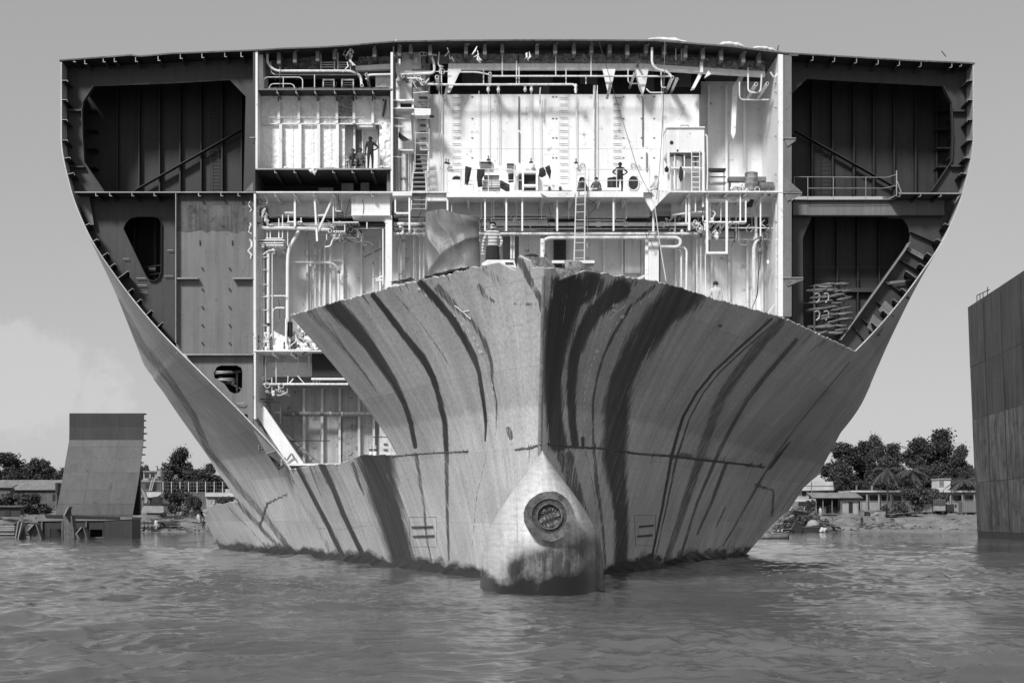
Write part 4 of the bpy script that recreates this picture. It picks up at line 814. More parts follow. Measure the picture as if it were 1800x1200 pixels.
# ---- balcony and white tank block
bal = pb('balcony_edge', 785, 338.2, 1131, 346.4, 75.55, .35, 'white_paint'); pb('walkway', 785, 336.5, 1147, 338, 75.6, 2.6, 'white_paint', bal)
pp('foam_box', [(950, 339), (1010, 336), (1010, 346.5), (962, 346.5)], 75.3, .2, 'white_paint', bal)
for u in (786.5, 852.5, 890, 918, 979.5, 1078.5): pb('hanger', u - 1.5, 346.6, u + 1.5, 406, 75.8, .09, 'white_paint', bal)
for u in (794, 846, 868, 908, 952, 975, 1000, 1082, 1101): pt('hanger', [(u, 346.6), (u, 385)], .8, 'pipe_paint', bal, 76.6, 0)
wb = pb('tank_block', 755, 166, 1229, 345, 78.2, 2, 'white_paint')
pb('block_side', 750.5, 166.5, 754.8, 345, 78.3, 1.8, 'cream_paint', wb); pb('weld_seam', 755, 261, 1228, 261.6, 78.185, .02, 'cream_paint', wb); pb('weld_seam', 1000, 166, 1000.4, 340, 78.185, .02, 'cream_paint', wb)
pb('weld_seam', 858, 166, 858.3, 340, 78.185, .02, 'cream_paint', wb); pb('weld_seam', 1118, 166, 1118.3, 340, 78.185, .02, 'cream_paint', wb)
for u0, u1, v1 in ((796, 810, 335), (984, 998, 335), (1078, 1092, 318)): ladder('wall_ladder', u0, u1, 166, v1, 78.12, 11.6, 'cream_paint', .5, False, wb, 'mid_steel')
for u, v0, v1, r_ in ((772, 120, 340, .8), (776, 120, 340, .9), (842, 160, 290, .6), (858.5, 150, 276, .6), (874.5, 150, 283, .6), (877.6, 150, 283, .6), (933.7, 150, 276, .6), (949.7, 168, 300, .6), (1013, 166, 285, .7), (1044, 150, 338, 1.5), (1049, 160, 338, .7), (1163, 70, 300, .6)): pt('conduit', [(u, v0), (u, v1)], r_, 'pipe_paint', wb, 78.0, 0)
for u, v0, v1 in ((912, 169, 226), (912.6, 232, 284), (1130, 172, 256), (1137, 268, 300)): pb('drain_channel', u - 1, v0, u + 1, v1, 78.1, .08, 'mid_steel', wb)
def lamp(u, v, D, parent):
    o = pt('floodlight', [(u, v - 5), (u, v - 1)], 1.2, 'mid_steel', parent, D, 0); a = P(u, v, D); MB().tube([a, a - Vector((0, 0, .05)), a - Vector((0, 0, .1))], [.05, .1, .12], 10).build('reflector', 'dark_steel', o); return o
for u, v in ((858.6, 279), (933.6, 283), (784, 284), (788, 285), (1012.6, 284)): lamp(u, v, 77.9, wb)
for u in (830, 972, 978, 1096, 1128, 1150):
    for v in (170, 208, 242, 277): pb('stud', u - 1.6, v - .6, u + 1.6, v + .6, 78.15, .05, 'mid_steel', wb)
for u0, v0, u1, v1 in ((844, 285, 864, 296), (891, 288, 903, 297)):
    o = pb('window_frame', u0 - 1.5, v0 - 1.5, u1 + 1.5, v1 + 1.5, 78.05, .14, 'white_paint', wb); pb('pane', u0, v0, u1, v1, 78.02, .05, 'mid_steel', o); pb('shade', u0, v0 - .6, u1, v0 + 1, 77.98, .06, 'dark_steel', o)
def manhole(u, v, ru, rv, parent, D=78.19, bolts=0):
    o = pp('manhole', [(u + ru * math.cos(a * .2618) , v + rv * math.copysign(abs(math.sin(a * .2618)) ** .8, math.sin(a * .2618))) for a in range(24)], D - .03, .02, 'black', parent)
    q = [P(u + ru * math.cos(a * .2618), v + rv * math.copysign(abs(math.sin(a * .2618)) ** .8, math.sin(a * .2618)), D - .05) for a in range(25)]; MB().tube(q, .035, 6).build('coaming', 'cream_paint', o)
    for a in range(bolts):
        t = a * 6.283 / bolts; pt('bolt', [(u + ru * .93 * math.cos(t), v + rv * .93 * math.sin(t), D - .1), (u + ru * .93 * math.cos(t), v + rv * .93 * math.sin(t), D - .02)], .55, 'cream_paint', o, None, 0, 6)
manhole(1113.5, 321.5, 9.6, 13, wb, 78.19, 22); manhole(803, 317, 9, 8.5, wb)
pb('cover_plate', 793, 316, 830, 336, 77.4, .05, 'white_paint', wb); pt('pipe', [(812, 316), (828, 317), (832, 324), (832, 336)], 1, 'pipe_paint', wb, 77.2, .2)
mh = pb('hatch_frame', 917.5, 301, 945, 304, 77.7, .5, 'white_paint', wb)
pb('jamb', 917.5, 304, 921, 334, 77.7, .5, 'white_paint', mh); pb('jamb', 942, 304, 945.5, 334, 77.7, .5, 'white_paint', mh); pb('sill', 919, 324, 944, 327, 77.68, .5, 'white_paint', mh); pb('opening', 921, 304, 942, 334, 78.1, .05, 'black', mh)
o = link('lettering', (lambda: (lambda cu: (lambda ob: (C.objects.link(ob), bpy.data.meshes.new_from_object(ob.evaluated_get(bpy.context.evaluated_depsgraph_get())), bpy.data.objects.remove(ob))[1])(bpy.data.objects.new('t', cu)))((lambda c: (setattr(c, 'body', 'NO FIRE'), setattr(c, 'size', 1), setattr(c, 'align_x', 'CENTER'), c)[3])(bpy.data.curves.new('t', 'FONT'))))(), 'mid_steel', wb)
a = P(932.5, 299.5, 78.16); o.data.transform(Matrix.Translation(a) @ Matrix.Rotation(R(90), 4, 'X') @ Matrix.Scale(.15, 4))
for u, v in ((1024, 291), (1113, 291)):
    q = [P(u + 4 * math.cos(a * .3927), v + 4 * math.sin(a * .3927), 78.12) for a in range(17)]; MB().tube(q, .015, 6).build('ring_stencil', 'mid_steel', wb)
# railing along the balcony
rl = pt('railing', [(748, 301), (785, 301)], .6, 'pipe_paint', bal, 75.7, 0)
for a, b, v in ((785, 900, 297.5), (785, 918, 317), (1017, 1142, 297.6), (1030, 1124, 317.2)): pt('rail', [(a, v), (b, v)], .7, 'pipe_paint', rl, 75.7, 0)
for u, v0 in ((785.6, 297.5), (810, 297.5), (858.5, 297.5), (1035, 297.6), (1084, 297.6), (748.5, 301), (1142, 290)): pt('post', [(u, v0), (u, 338)], .8, 'pipe_paint', rl, 75.7, 0)
# plinth, coil box and bench on the balcony
pb('plinth', 1035, 330, 1092, 335, 76.2, .6, 'white_paint', bal); pb('plinth', 955, 325, 1006, 334, 76.4, .8, 'white_paint', bal)
for u in (966, 985): pb('foot', u - 2, 328, u + 2, 334, 76.2, .2, 'dark_steel', bal)
# header tank on a frame
tk = pb('header_tank', 1172, 224, 1238, 268, 76.8, 1.5, 'white_paint'); pb('tank_rim', 1171, 222.6, 1239, 224.4, 76.7, 1.7, 'white_paint', tk); pb('tank_rib', 1194, 226, 1194.8, 262, 76.77, .05, 'cream_paint', tk)
q = [P(1180.6 + 3.2 * math.cos(a * .3927), 250.6 + 3.2 * math.sin(a * .3927), 76.77) for a in range(16)]; MB().prism(q, (0, .02, 0)).build('port_hole', 'black', tk); pb('port_hole', 1189.5, 263, 1192.5, 266, 76.77, .02, 'black', tk)
pt('handle', [(1195, 224), (1197, 220.5), (1210, 220.5), (1212, 224)], .6, 'dark_steel', tk, 77, .05); pt('overflow_pipe', [(1240, 236), (1243, 240), (1244, 300), (1243, 334)], 1.3, 'white_paint', tk, 76.7, .2)
for u in (1173, 1234.5): pb('leg', u, 268, u + 4, 336, 76.75, .12, 'white_paint', tk)
for u in (1200, 1222): pb('leg', u, 268, u + 2, 336, 78.0, .1, 'cream_paint', tk)
pb('shelf', 1177, 293, 1236, 296, 76.9, 1.1, 'white_paint', tk); pb('back_panel', 1182, 268, 1234, 292, 78.0, .04, 'grey_paint', tk); pb('shade_plate', 1177, 268.5, 1234, 270, 76.9, 1.1, 'mid_steel', tk)
ladder('tank_ladder', 1216, 1230, 262, 336, 76.7, 9, 'white_paint', .8, True, tk)
a = P(1189, 288, 77.4)
for v, h, r_ in ((286, 18, 11), (318, 34, 10)):
    a = P(1188, v + h / 2, 77.5); k = 77.5 / F; MB().tube([a, a + Vector((0, 0, h * k * .1)), a + Vector((0, 0, h * k * .9)), a + Vector((0, 0, h * k))], [r_ * k, r_ * k * 1.04, r_ * k * 1.04, r_ * k], 16).build('filter_drum', 'cream_paint', tk, True)
for u in (1186, 1203): pt('pipe', [(u, 270), (u, 334)], 1.2, 'white_paint', tk, 77.0, 0)
# ---- pipes, girders and brackets under the weather deck
tg = pb('deck_transverse', 788, 112, 1130, 121.4, 77.2, .3, 'cream_paint'); pp('girder_end', [(1130.5, 112), (1345, 126), (1345, 134), (1130.5, 121.4)], 77.2, .3, 'cream_paint', tg); pp('girder_end', [(625, 116), (690, 112), (690, 121), (625, 124)], 77.2, .3, 'grey_paint', tg)
for i, (a, b) in enumerate(((790, 850), (850, 910), (912, 990), (990, 1060), (1060, 1130))): foilsheet('insulation_strip', a, 94, b, 113, 77.35, .04, 'foil_grey', tg, 40, 14, 0, 70 + i)
for i, (a, b, v) in enumerate(((1130, 1200, 96), (1200, 1270, 100), (1270, 1345, 106))): foilsheet('insulation_strip', a, v, b, v + 22, 77.35, .05, 'foil_grey', tg, 40, 14, 0, 80 + i)
for i, (a, b) in enumerate(((456, 512), (520, 556), (630, 688))): foilsheet('insulation_strip', a, 98, b, 122, 77.5, .06, 'foil_grey', tg, 34, 14, 0, 90 + i)
foilsheet('insulation_strip', 520, 86, 556, 100, 77.3, .05, 'foil_grey', tg, 24, 10, 0, 99); foilsheet('insulation_strip', 690, 82, 760, 92, 77.6, .05, 'foil_grey', tg, 34, 10, 0, 98)
pb('bulkhead', 453, 88, 692, 133, 77.62, .04, 'mid_steel', tg); pb('bulkhead', 752, 74, 1372, 96, 77.6, .05, 'mid_steel', tg)
for u in (490, 518, 558, 588, 658, 702, 722, 756, 819, 852, 883, 944, 976, 1009, 1040, 1072, 1103, 1136, 1168, 1205, 1236, 1268, 1307, 1335):
    v = dkv(u); pb('deck_longitudinal', u - 3.2, v, u + 3.2, v + 22 + random.uniform(-2, 3), 76.4, 1.2, 'mid_steel', tg)
    if random.random() < .7:
        a = P(u + 2, v + 4, 76.3); MB().tube([a + Vector((random.uniform(-.12, .12), random.uniform(-.05, .05), random.uniform(-.15, .12))) for _ in range(5)], [.012, .035, .025, .03, .01], 6).build('torn_lagging', 'foil_grey', tg)
for (u, v), n_, m_ in (((837, 84), 4, 'foil'), ((925, 92), 3, 'foil'), ((613, 82), 9, 'rust_steel'), ((790, 88), 3, 'foil_grey'), ((616, 96), 3, 'foil')):
    for k in range(n_):
        a = P(u + random.uniform(-6, 6), v + random.uniform(-4, 14), 76.1); MB().tube([a, a + Vector((random.uniform(-.2, .2), random.uniform(-.1, .1), -.25)), a + Vector((random.uniform(-.3, .3), 0, random.uniform(-.6, -.2)))], [.02, random.uniform(.03, .07), .015], 5).build('torn_lagging', m_, tg)
for u0, u1, h in ((1265, 1308, 6), (1324, 1362, 6), (1140, 1206, 3)):
    q = [P(u0 + (u1 - u0) * i / 7, dkv(u0 + (u1 - u0) * i / 7) - 3 - h * .4 * math.sin(i / 7 * 3.14), 76.6) for i in range(8)]; MB().tube(q, [.05] + [random.uniform(.06, .17) for _ in range(6)] + [.05], 7).build('lagging_heap', 'lag', deck)
for u, v, w_, h_ in ((1663, 94, -8, -9), (1366, 82, 3, -7), (288, 94, 4, -2), (250, 96, 6, -1)): pt('bent_rod', [(u, v + 6), (u + w_, v + h_ + 5)], .8, 'dark_steel', deck, 76.2, 0)
pp('bracket', [(787, 121.5), (811, 121.5), (791, 163), (787, 163)], 77.1, .06, 'white_paint', tg); pp('bracket', [(1059, 121.6), (1082, 121.6), (1072, 165), (1069, 165)], 77.0, .06, 'white_paint', tg); pp('bracket', [(1117, 122), (1140, 122), (1135, 150), (1131, 164), (1125, 152)], 77.1, .5, 'cream_paint', tg)
pp('deep_bracket', [(1301, 132), (1309, 132), (1299, 156), (1295, 180), (1293, 234), (1288.6, 245), (1285, 234), (1288, 152)], 78.6, .12, 'white_paint', tg); pp('bracket', [(1229, 128), (1236, 128), (1222, 154), (1215, 156)], 77.2, .4, 'grey_paint', tg); pb('plate_edge', 1231, 104, 1236, 127, 76.9, .3, 'white_paint', tg)
pp('lamp_shade', [(1245, 124), (1250, 130), (1238, 137)], 76.6, .2, 'white_paint', tg)
for u, v in ((1070, 160), (784, 163)): MB().bar(P(u + 3, v - 14, 76.8), P(u - 3, v + 14, 76.6), .14, .06, (0, 1, 0)).build('tube_lamp', 'mid_steel', tg)
pb('bulkhead_inset', 790, 122, 1232, 166, 80.2, .04, 'dark_steel'); 
for u0, v0, u1, v1 in ((812, 128, 850, 150), (930, 130, 972, 145), (936, 148, 966, 166), (1020, 128, 1050, 148), (1185, 130, 1215, 152), (1130, 128, 1150, 160)): pb('locker', u0, v0, u1, v1, 80.0, .15, 'mid_steel')
# white mains in the roof space
for pts, r_, D_ in (([(470, 94), (470, 112), (484, 125), (618, 125), (634, 133), (636, 152)], 2.3, 76.7), ([(476, 108), (477, 128), (484, 131.6), (628, 131.6)], .9, 76.9), ([(644, 140), (648, 132), (700, 131), (764, 129), (763, 110), (757, 96)], 2.2, 76.8), ([(710, 138), (740, 138), (747, 148), (786, 149), (1008, 148.5), (1012, 153), (1012, 164)], 1.9, 76.9), ([(858, 134), (1000, 134), (1178, 134.4)], 1.6, 76.7), ([(809, 127), (840, 127), (858, 131), (861, 130)], 1.4, 76.6), ([(1146, 84), (1146, 112), (1154, 122), (1174, 127), (1181, 136)], 2.2, 76.4), ([(1367, 86), (1368, 128), (1361, 138), (1354, 127)], 1.6, 76.3), ([(1315, 131), (1315, 163), (1337, 163), (1339, 131)], 1.5, 76.9), ([(1300, 144), (1300, 175.6), (1352, 175.6)], 1.3, 77.2), ([(1104, 122), (1104, 147), (1120, 147)], 1.1, 77), ([(1162, 125), (1163, 154), (1170, 154)], 1.2, 76.8), ([(1136, 156), (1142, 163), (1165, 163)], 1.2, 77), ([(950, 154), (949, 166), (949.8, 200)], 1.0, 77.7), ([(772, 92), (770, 114), (776, 120), (776, 150)], 1.2, 76.9), ([(755, 96), (768, 97)], 1.6, 76.9), ([(690, 126), (790, 126)], .8, 76.9)):
    pt('pipe', pts, r_, 'pipe_paint', tg, D_, .25)
for u, v0, v1, r_ in ((883, 95, 133, 1.1), (977, 95, 133, 1.1), (1039, 95, 133, 1.2), (908, 107, 146, 1), (912.5, 118, 146, 1.1), (850, 120, 147, 1.1), (995, 121, 147, 1), (1030, 133, 148, .9), (1188, 74, 106, 1), (1198, 74, 106, 1), (1315, 118, 132, 1), (492, 106, 134, 1), (564, 88, 124, .9), (588, 88, 124, 1), (594, 92, 124, 1.1), (616, 92, 124, 1), (1050, 150, 166, .7), (1046, 150, 166, .7)): pt('hanger_rod', [(u, v0), (u, v1)], r_, 'pipe_paint', tg, 76.9, 0)
for v in (110, 114, 118): pt('rung', [(564, v), (588, v)], .6, 'pipe_paint', tg, 76.95, 0); pt('rung', [(594, v), (616, v)], .6, 'pipe_paint', tg, 76.95, 0)
for u in (858, 923, 934, 1012, 876): 
    a = P(u, 154, 77); MB().tube([a + Vector((0, 0, .2)), a + Vector((0, 0, .1)), a, a - Vector((0, 0, .14)), a - Vector((0, 0, .25))], [.04, .1, .06, .1, .04], 8).build('valve', 'pipe_paint', tg, True)
for u, v, r_ in ((636, 150, 3), (644, 131, 2.8), (708, 133.6, 3), (768, 135.6, 3.6), (743, 142, 3), (861, 129.5, 3)): along('pipe', u, v, r_, 76.5, 78.6, 'pipe_paint', tg, True)
for u, v, r_ in ((1115.5, 129, 2.4), (1182, 136, 3), (1329, 148, 3.2), (1349, 147, 3), (1190, 139, 2.6)): along('pipe', u, v, r_, 76.4, 79, 'pipe_paint', tg, True)
along('pipe', 1123, 109, 2, 76.4, 77.2, 'dark_pipe', tg, True)
# frames against the dark, port side of the roof space
for a, b in ((567, 588), (600, 622)):
    fr = pb('vent_frame', a, 139, a + 2, 156, 77.4, .1, 'cream_paint'); pb('jamb', b - 2, 139, b, 156, 77.4, .1, 'cream_paint', fr); pb('head', a, 139, b, 141.4, 77.38, .1, 'cream_paint', fr)
    for v in (145, 149, 153): pb('slat', a, v, b, v + 1.2, 77.42, .06, 'mid_steel', fr)
for q in ([(463, 156), (463, 140), (469, 136), (527, 136), (532, 140), (532, 156)], [(473, 156), (475, 150), (480, 147.6), (512, 147.6), (517, 151), (518, 156)]): pt('guard_rail', q, .9, 'pipe_paint', None, 76.6, .3)
pt('guard_rail', [(498, 137), (498, 154)], .7, 'pipe_paint', None, 76.6, 0); pt('hanger_rod', [(553, 131), (553, 156)], .9, 'pipe_paint', None, 76.8, 0); pb('wall_face', 455, 92, 462, 156, 76.6, 2, 'cream_paint'); pb('wall_face', 660, 124, 688, 156, 77.8, .05, 'cream_paint')
# ---- stair trunk between cabin and tank block
tr = pb('trunk_wall', 696, 92, 724, 178, 77.4, .1, 'cream_paint'); pb('trunk_wall', 700, 192, 727, 262, 77.6, .1, 'cream_paint'); pb('trunk_back', 690, 88, 756, 375, 79.4, .05, 'grey_paint', tr); pb('white_panel', 724.5, 92, 740, 122, 77.5, .06, 'white_paint', tr); pb('bar', 734, 92, 735, 122, 77.35, .04, 'pipe_paint', tr); pb('bar', 724, 111, 740, 112, 77.35, .04, 'pipe_paint', tr); pb('side_plate', 741, 95, 748, 150, 77.3, .1, 'mid_steel', tr)  # bright patch behind the bars is a plain white panel
pb('landing', 688, 174.6, 725, 176.8, 76.3, 1.2, 'white_paint', tr); pb('landing', 688, 189, 727, 191, 76.3, 1.2, 'white_paint', tr); pb('dark_bay', 704, 177, 723.6, 188.8, 76.9, .3, 'black', tr); pb('post', 698, 176.8, 703.5, 189, 76.5, .2, 'white_paint', tr); pb('post', 723.8, 174, 727.5, 202, 76.5, .2, 'white_paint', tr)
cb = pb('cabinet', 726, 153.6, 755, 189, 77.0, .6, 'mid_steel'); pb('handle', 736, 169, 751, 171, 76.9, .08, 'dark_steel', cb); pt('pull', [(738, 178), (740, 184), (748, 184), (750, 178)], .6, 'dark_steel', cb, 76.9, .05); pt('rail', [(726, 163.5), (753, 161.5)], .9, 'pipe_paint', cb, 76.6, 0)
pp('landing', [(727, 190), (757, 191), (757, 203), (729, 203)], 76.4, .7, 'white_paint', tr); pb('landing_edge', 755, 202, 763, 204.6, 76.3, .3, 'black', tr)
sp = pb('step_panel', 737.5, 205, 753, 264, 77.8, .08, 'cream_paint')
for i in range(5): pb('step', 738.5, 207 + i * 11.4, 749, 209.6 + i * 11.4, 77.6, .2, 'mid_steel', sp)
pp('bracket_box', [(706, 202), (722, 202), (724, 246), (706, 247), (700, 240)], 76.9, .3, 'cream_paint', tr); pp('bracket', [(700, 232), (720, 246), (708, 248), (701, 241)], 76.8, .1, 'dark_steel', tr); pb('shelf', 699, 262.6, 727, 264.8, 76.7, .8, 'cream_paint', tr)
pt('column_pipe', [(709.5, 268), (709.5, 336)], 5, 'pipe_paint', tr, 77, 0, 14); pb('clamp', 704.3, 313, 714.7, 315, 76.82, .3, 'dark_pipe', tr); pt('pipe', [(718, 268), (718, 336)], 1.6, 'cream_paint', tr, 77.2, 0); pt('pipe', [(721.6, 268), (721.6, 336)], 1.2, 'pipe_paint', tr, 77.3, 0); pt('pipe', [(701, 268), (701, 336)], 1.6, 'pipe_paint', tr, 77, 0)
for v in (176, 207, 220, 222, 275): pt('tie_bar', [(689, v), (712, v + 2)], .7, 'pipe_paint', tr, 76.3, 0)
stw = thing  # keep name free
st = MB()
for a, b in (((728.5, 268), (722.5, 372)), ((753, 268), (748.5, 370))): st.bar(P(*a, 77.6), P(*b, 75.9), .03, .2, (0, 1, 0))
st = st.build('stairway', 'pipe_paint', ship)
for i in range(13):
    t = (i + .5) / 13; D_ = 77.6 - 1.7 * t; u0 = 728.5 - 6 * t; u1 = 753 - 4.5 * t; v = 268 + 103 * t
    pb('tread', u0, v - .8, u1, v + .8, D_ - .1, .26, 'edge_steel', st)
    if i in (1, 2, 4, 6): pass
pp('backing_sun_shade', [(727, 272), (753, 270), (749, 335), (724, 335)], 78.6, .04, 'dark_steel', st); pp('backing_sun_shade', [(738, 273), (753, 271), (750, 330)], 78.5, .04, 'white_paint', st)  # sun shadow on the backing, painted as a dark sheet and white triangle
for q in ([(730, 232), (729.5, 300), (724.5, 304), (723, 350)], [(754.5, 226), (754, 296), (751, 304), (750.5, 340)], [(724.5, 304), (750, 303)], [(731, 234), (754, 234)], [(731, 252), (754, 252)]): pt('handrail', q, .7, 'pipe_paint', st, 76.6, .1)
pb('landing', 690, 338.9, 724, 344, 75.9, .6, 'cream_paint', tr); pb('frame', 693.5, 344, 696, 374, 76.1, .2, 'white_paint', tr); pb('frame', 718, 344, 721, 405, 76.0, .2, 'white_paint', tr); pb('frame', 696, 373, 718, 376, 76.1, .2, 'white_paint', tr); pb('lintel', 750, 341, 785, 353, 76.2, .3, 'cream_paint', tr)
# ---- mid deck, port bay
bay = pt('pipe', [(456, 392), (457, 397), (464, 401), (500, 400.5), (579, 404)], 3.1, 'lag', None, 76.6, .2)
pt('column_pipe', [(526, 405), (507, 438), (505.5, 460), (505, 622)], 3.1, 'white_paint', bay, 77.0, .5, 10); pt('pipe', [(500, 461), (583, 462), (594, 470), (595, 482), (596, 560)], 2.2, 'pipe_paint', bay, 78.5, .35); pt('clamp', [(593, 478), (598, 478)], 3, 'mid_steel', bay, 78.5, 0)
for u, v0 in ((554, 424), (562, 436), (571, 424), (581, 425), (546, 444)): pt('pipe', [(u, v0), (u, 600)], 1.9 if u != 546 else .8, 'pipe_paint', bay, 78.9, 0); pt('flange', [(u, v0 + 20), (u, v0 + 24)], 2.6, 'grey_paint', bay, 78.9, 0)
MB().bar(P(552.5, 342, 76.4), P(557.5, 424, 76.4), .1, .08, (0, 1, 0)).build('strut', 'white_paint', bay); MB().bar(P(586.5, 344, 76.5), P(558, 408, 76.5), .1, .08, (0, 1, 0)).build('strut', 'white_paint', bay); MB().bar(P(556, 379, 76.55), P(571, 378, 76.55), .08, .09, (0, 1, 0)).build('strut', 'white_paint', bay)
pb('hanger', 516.4, 341, 519.8, 398, 76.4, .1, 'white_paint', bay); pb('hanger', 584.8, 345, 586.8, 392, 76.6, .06, 'white_paint', bay); pb('hanger', 589, 339, 591, 371, 76.7, .06, 'white_paint', bay); pb('hanger', 599.6, 339, 601.6, 371, 76.7, .06, 'white_paint', bay); pb('rung', 589, 370, 601.6, 371.6, 76.7, .06, 'white_paint', bay)
ladder('cable_ladder', 592.5, 603, 372, 386, 77.4, 3, 'dark_steel', .5, True, bay)
for a, b, v in ((505, 531, 388.8), (586, 630, 389.6), (586, 606.6, 405.6), (500, 516, 372.5), (467, 496, 418), (452, 500, 421), (454, 498, 426), (468, 498, 430)): pb('cable_tray', a, v, b, v + 1.7, 76.6, .9, 'white_paint' if v < 419 else 'cream_paint', bay)
for u, v0, v1 in ((496.5, 377, 418), (490, 384, 418), (469.5, 376, 418), (475, 396, 418), (586, 390, 407), (606, 390, 407), (506.6, 374, 390), (529, 382, 389), (483, 422, 430), (505.5, 397, 432), (559.6, 380, 392), (574, 408, 422), (645, 390, 402)): pb('hanger', u - .8, v0, u + .8, v1, 76.7, .06, 'pipe_paint', bay)
for v in (392.6, 395.4, 398.4): pt('pipe', [(476, v), (586, v)], 1.1, 'cream_paint', bay, 77.4, 0)
pt('pipe', [(622, 402), (678, 402)], 1.2, 'pipe_paint', bay, 77.4, 0)
for u, v, r_ in ((526, 392, 2.4), (576, 394, 2.2), (590, 408, 2.2), (597, 408, 2), (580, 405, 3.4), (472, 432, 1.6), (482, 432, 1.8), (490, 432, 1.6)): along('pipe', u, v, r_, 76.5, 79.5, 'pipe_paint', bay, True)
for u, v in ((610, 393), (616, 393), (622, 393), (628, 393)): along('pipe', u, v, 1.8, 76.8, 80.4, 'dark_pipe', bay)
pt('cable', [(584, 410), (587, 419), (594, 420), (598, 410)], .8, 'grey_paint', bay, 76.7, .3); pt('cable', [(620, 424), (628, 425), (650, 425), (656, 432)], 1.2, 'grey_paint', bay, 78.8, .3); pt('pipe', [(656, 425), (656, 560)], 1.3, 'pipe_paint', bay, 78.9, 0)
# valve stack on the port edge
def cluster(u0, v0, u1, v1, n, D, seed, parent, mats=('pipe_paint', 'dark_pipe', 'grey_paint', 'lag')):
    r = random.Random(seed)
    for i in range(n):
        a = P(r.uniform(u0, u1), r.uniform(v0, v1), D + r.uniform(-.2, .3)); k = r.choice((0, 0, 1, 1, 2)); m_ = r.choice(mats)
        if k == 0:
            h = r.uniform(.1, .22); w = r.uniform(.04, .1); MB().tube([a - Vector((0, 0, h)), a - Vector((0, 0, h * .5)), a, a + Vector((0, 0, h * .5)), a + Vector((0, 0, h))], [w * .6, w * 1.3, w * .8, w * 1.3, w * .5], 8).build('valve', m_, parent, True)
        elif k == 1:
            d = Vector((r.uniform(-1, 1), r.uniform(-.3, .3), r.uniform(-1, 1))).normalized() * r.uniform(.2, .55); e = Vector((r.uniform(-1, 1), 0, r.uniform(-1, 1))).normalized() * .3; MB().tube(fillet([a, a + d, a + d + e], .1), r.uniform(.02, .05), 7).build('pipe', m_, parent, True)
        else:
            w = r.uniform(.09, .16); MB().tube([a + Vector((w * math.cos(t * .524), 0, w * math.sin(t * .524))) for t in range(13)], .018, 6).build('hand_wheel', m_, parent, True)
cluster(453, 345, 470, 392, 20, 76.5, 1, bay); cluster(1222, 384, 1262, 416, 30, 76.6, 2, bay); cluster(456, 590, 476, 618, 18, 76.6, 3, bay); cluster(456, 430, 470, 450, 6, 76.6, 4, bay); cluster(580, 396, 600, 418, 9, 76.8, 6, bay); cluster(468, 676, 500, 692, 10, 76.6, 7, bay); cluster(455, 700, 480, 790, 12, 77.5, 8, bay, ('dark_pipe', 'mid_steel'))
for u, v0, v1, r_ in ((459, 440, 615, 1.4), (464, 448, 610, .8), (471.5, 446, 616, 2.6), (478.5, 440, 600, .9), (456, 500, 615, .8)): pt('pipe', [(u, v0), (u, v1)], r_, 'pipe_paint', bay, 76.7, 0)
pt('clamp', [(471.5, 568), (471.5, 573)], 2.9, 'black', bay, 76.7, 0)
for v in (452, 474, 500, 522, 545, 572, 596): pt('tie_bar', [(451, v), (470, v)], .8, 'pipe_paint', bay, 76.6, 0)
pt('pipe', [(462, 448), (472, 440), (484, 440)], 1.3, 'pipe_paint', bay, 76.6, .2); pt('pipe', [(479, 600), (479, 546), (484, 541), (500, 541)], 1.5, 'grey_paint', bay, 76.9, .2); pt('rail', [(461, 520), (503, 520)], 1.2, 'white_paint', bay, 76.8, 0)
# machinery and rubbish on the lower deck
ld = pb('lower_deck', 446.2, 615.5, 645, 617.3, D0 + .004, 5, 'grey_paint'); pb('deck_edge', 446, 615.3, 641, 617.6, D0 - .03, .028, 'cream_paint', ld)
pp('chute_plate', [(481, 578), (503, 586), (512, 600), (514, 617), (480, 617), (479, 600)], 76.8, .2, 'white_paint', ld); pp('chute_plate', [(480, 578), (502, 576), (503, 590), (486, 582)], 76.7, .2, 'mid_steel', ld); pp('sloping_plate', [(505, 592), (520, 594), (548, 614), (545, 617), (512, 617)], 77.2, .2, 'cream_paint', ld); pp('sloping_plate', [(515, 594), (530, 596), (556, 612), (552, 616)], 77.6, .2, 'mid_steel', ld)
pt('motor', [(509.6, 566), (509.6, 592)], 5, 'black', ld, 77, 0, 12); pt('motor', [(511, 606), (521, 606)], 7.2, 'black', ld, 76.7, 0, 12); pt('pipe', [(520, 614), (556, 613.4), (560, 611)], 1.4, 'pipe_paint', ld, 76.3, .1); pt('pump', [(535, 595), (552, 597)], 5, 'pipe_paint', ld, 77, 0, 10); pt('pump_flange', [(552, 597), (554, 597.4)], 7, 'pipe_paint', ld, 77, 0, 12); pt('pipe', [(503, 560), (503, 604), (507, 610)], 1.9, 'white_paint', ld, 76.7, .2)
cluster(515, 570, 552, 600, 22, 77.2, 9, ld); cluster(498, 606, 562, 615, 22, 76.4, 10, ld, ('lag', 'white_paint', 'rust_steel', 'foil'))
for k in range(5):
    a = P(560 + k * 2, 608 + random.uniform(-3, 4), 76.2); MB().tube([a, a + Vector((.1, 0, .12)), a + Vector((.2, .05, .1)), a + Vector((.26, 0, -.05))], [.05, .15, .14, .04], 7).build('rag', 'foil', ld)
pb('wall_face', 512, 560, 560, 612, 79.2, .05, 'grey_paint', ld)
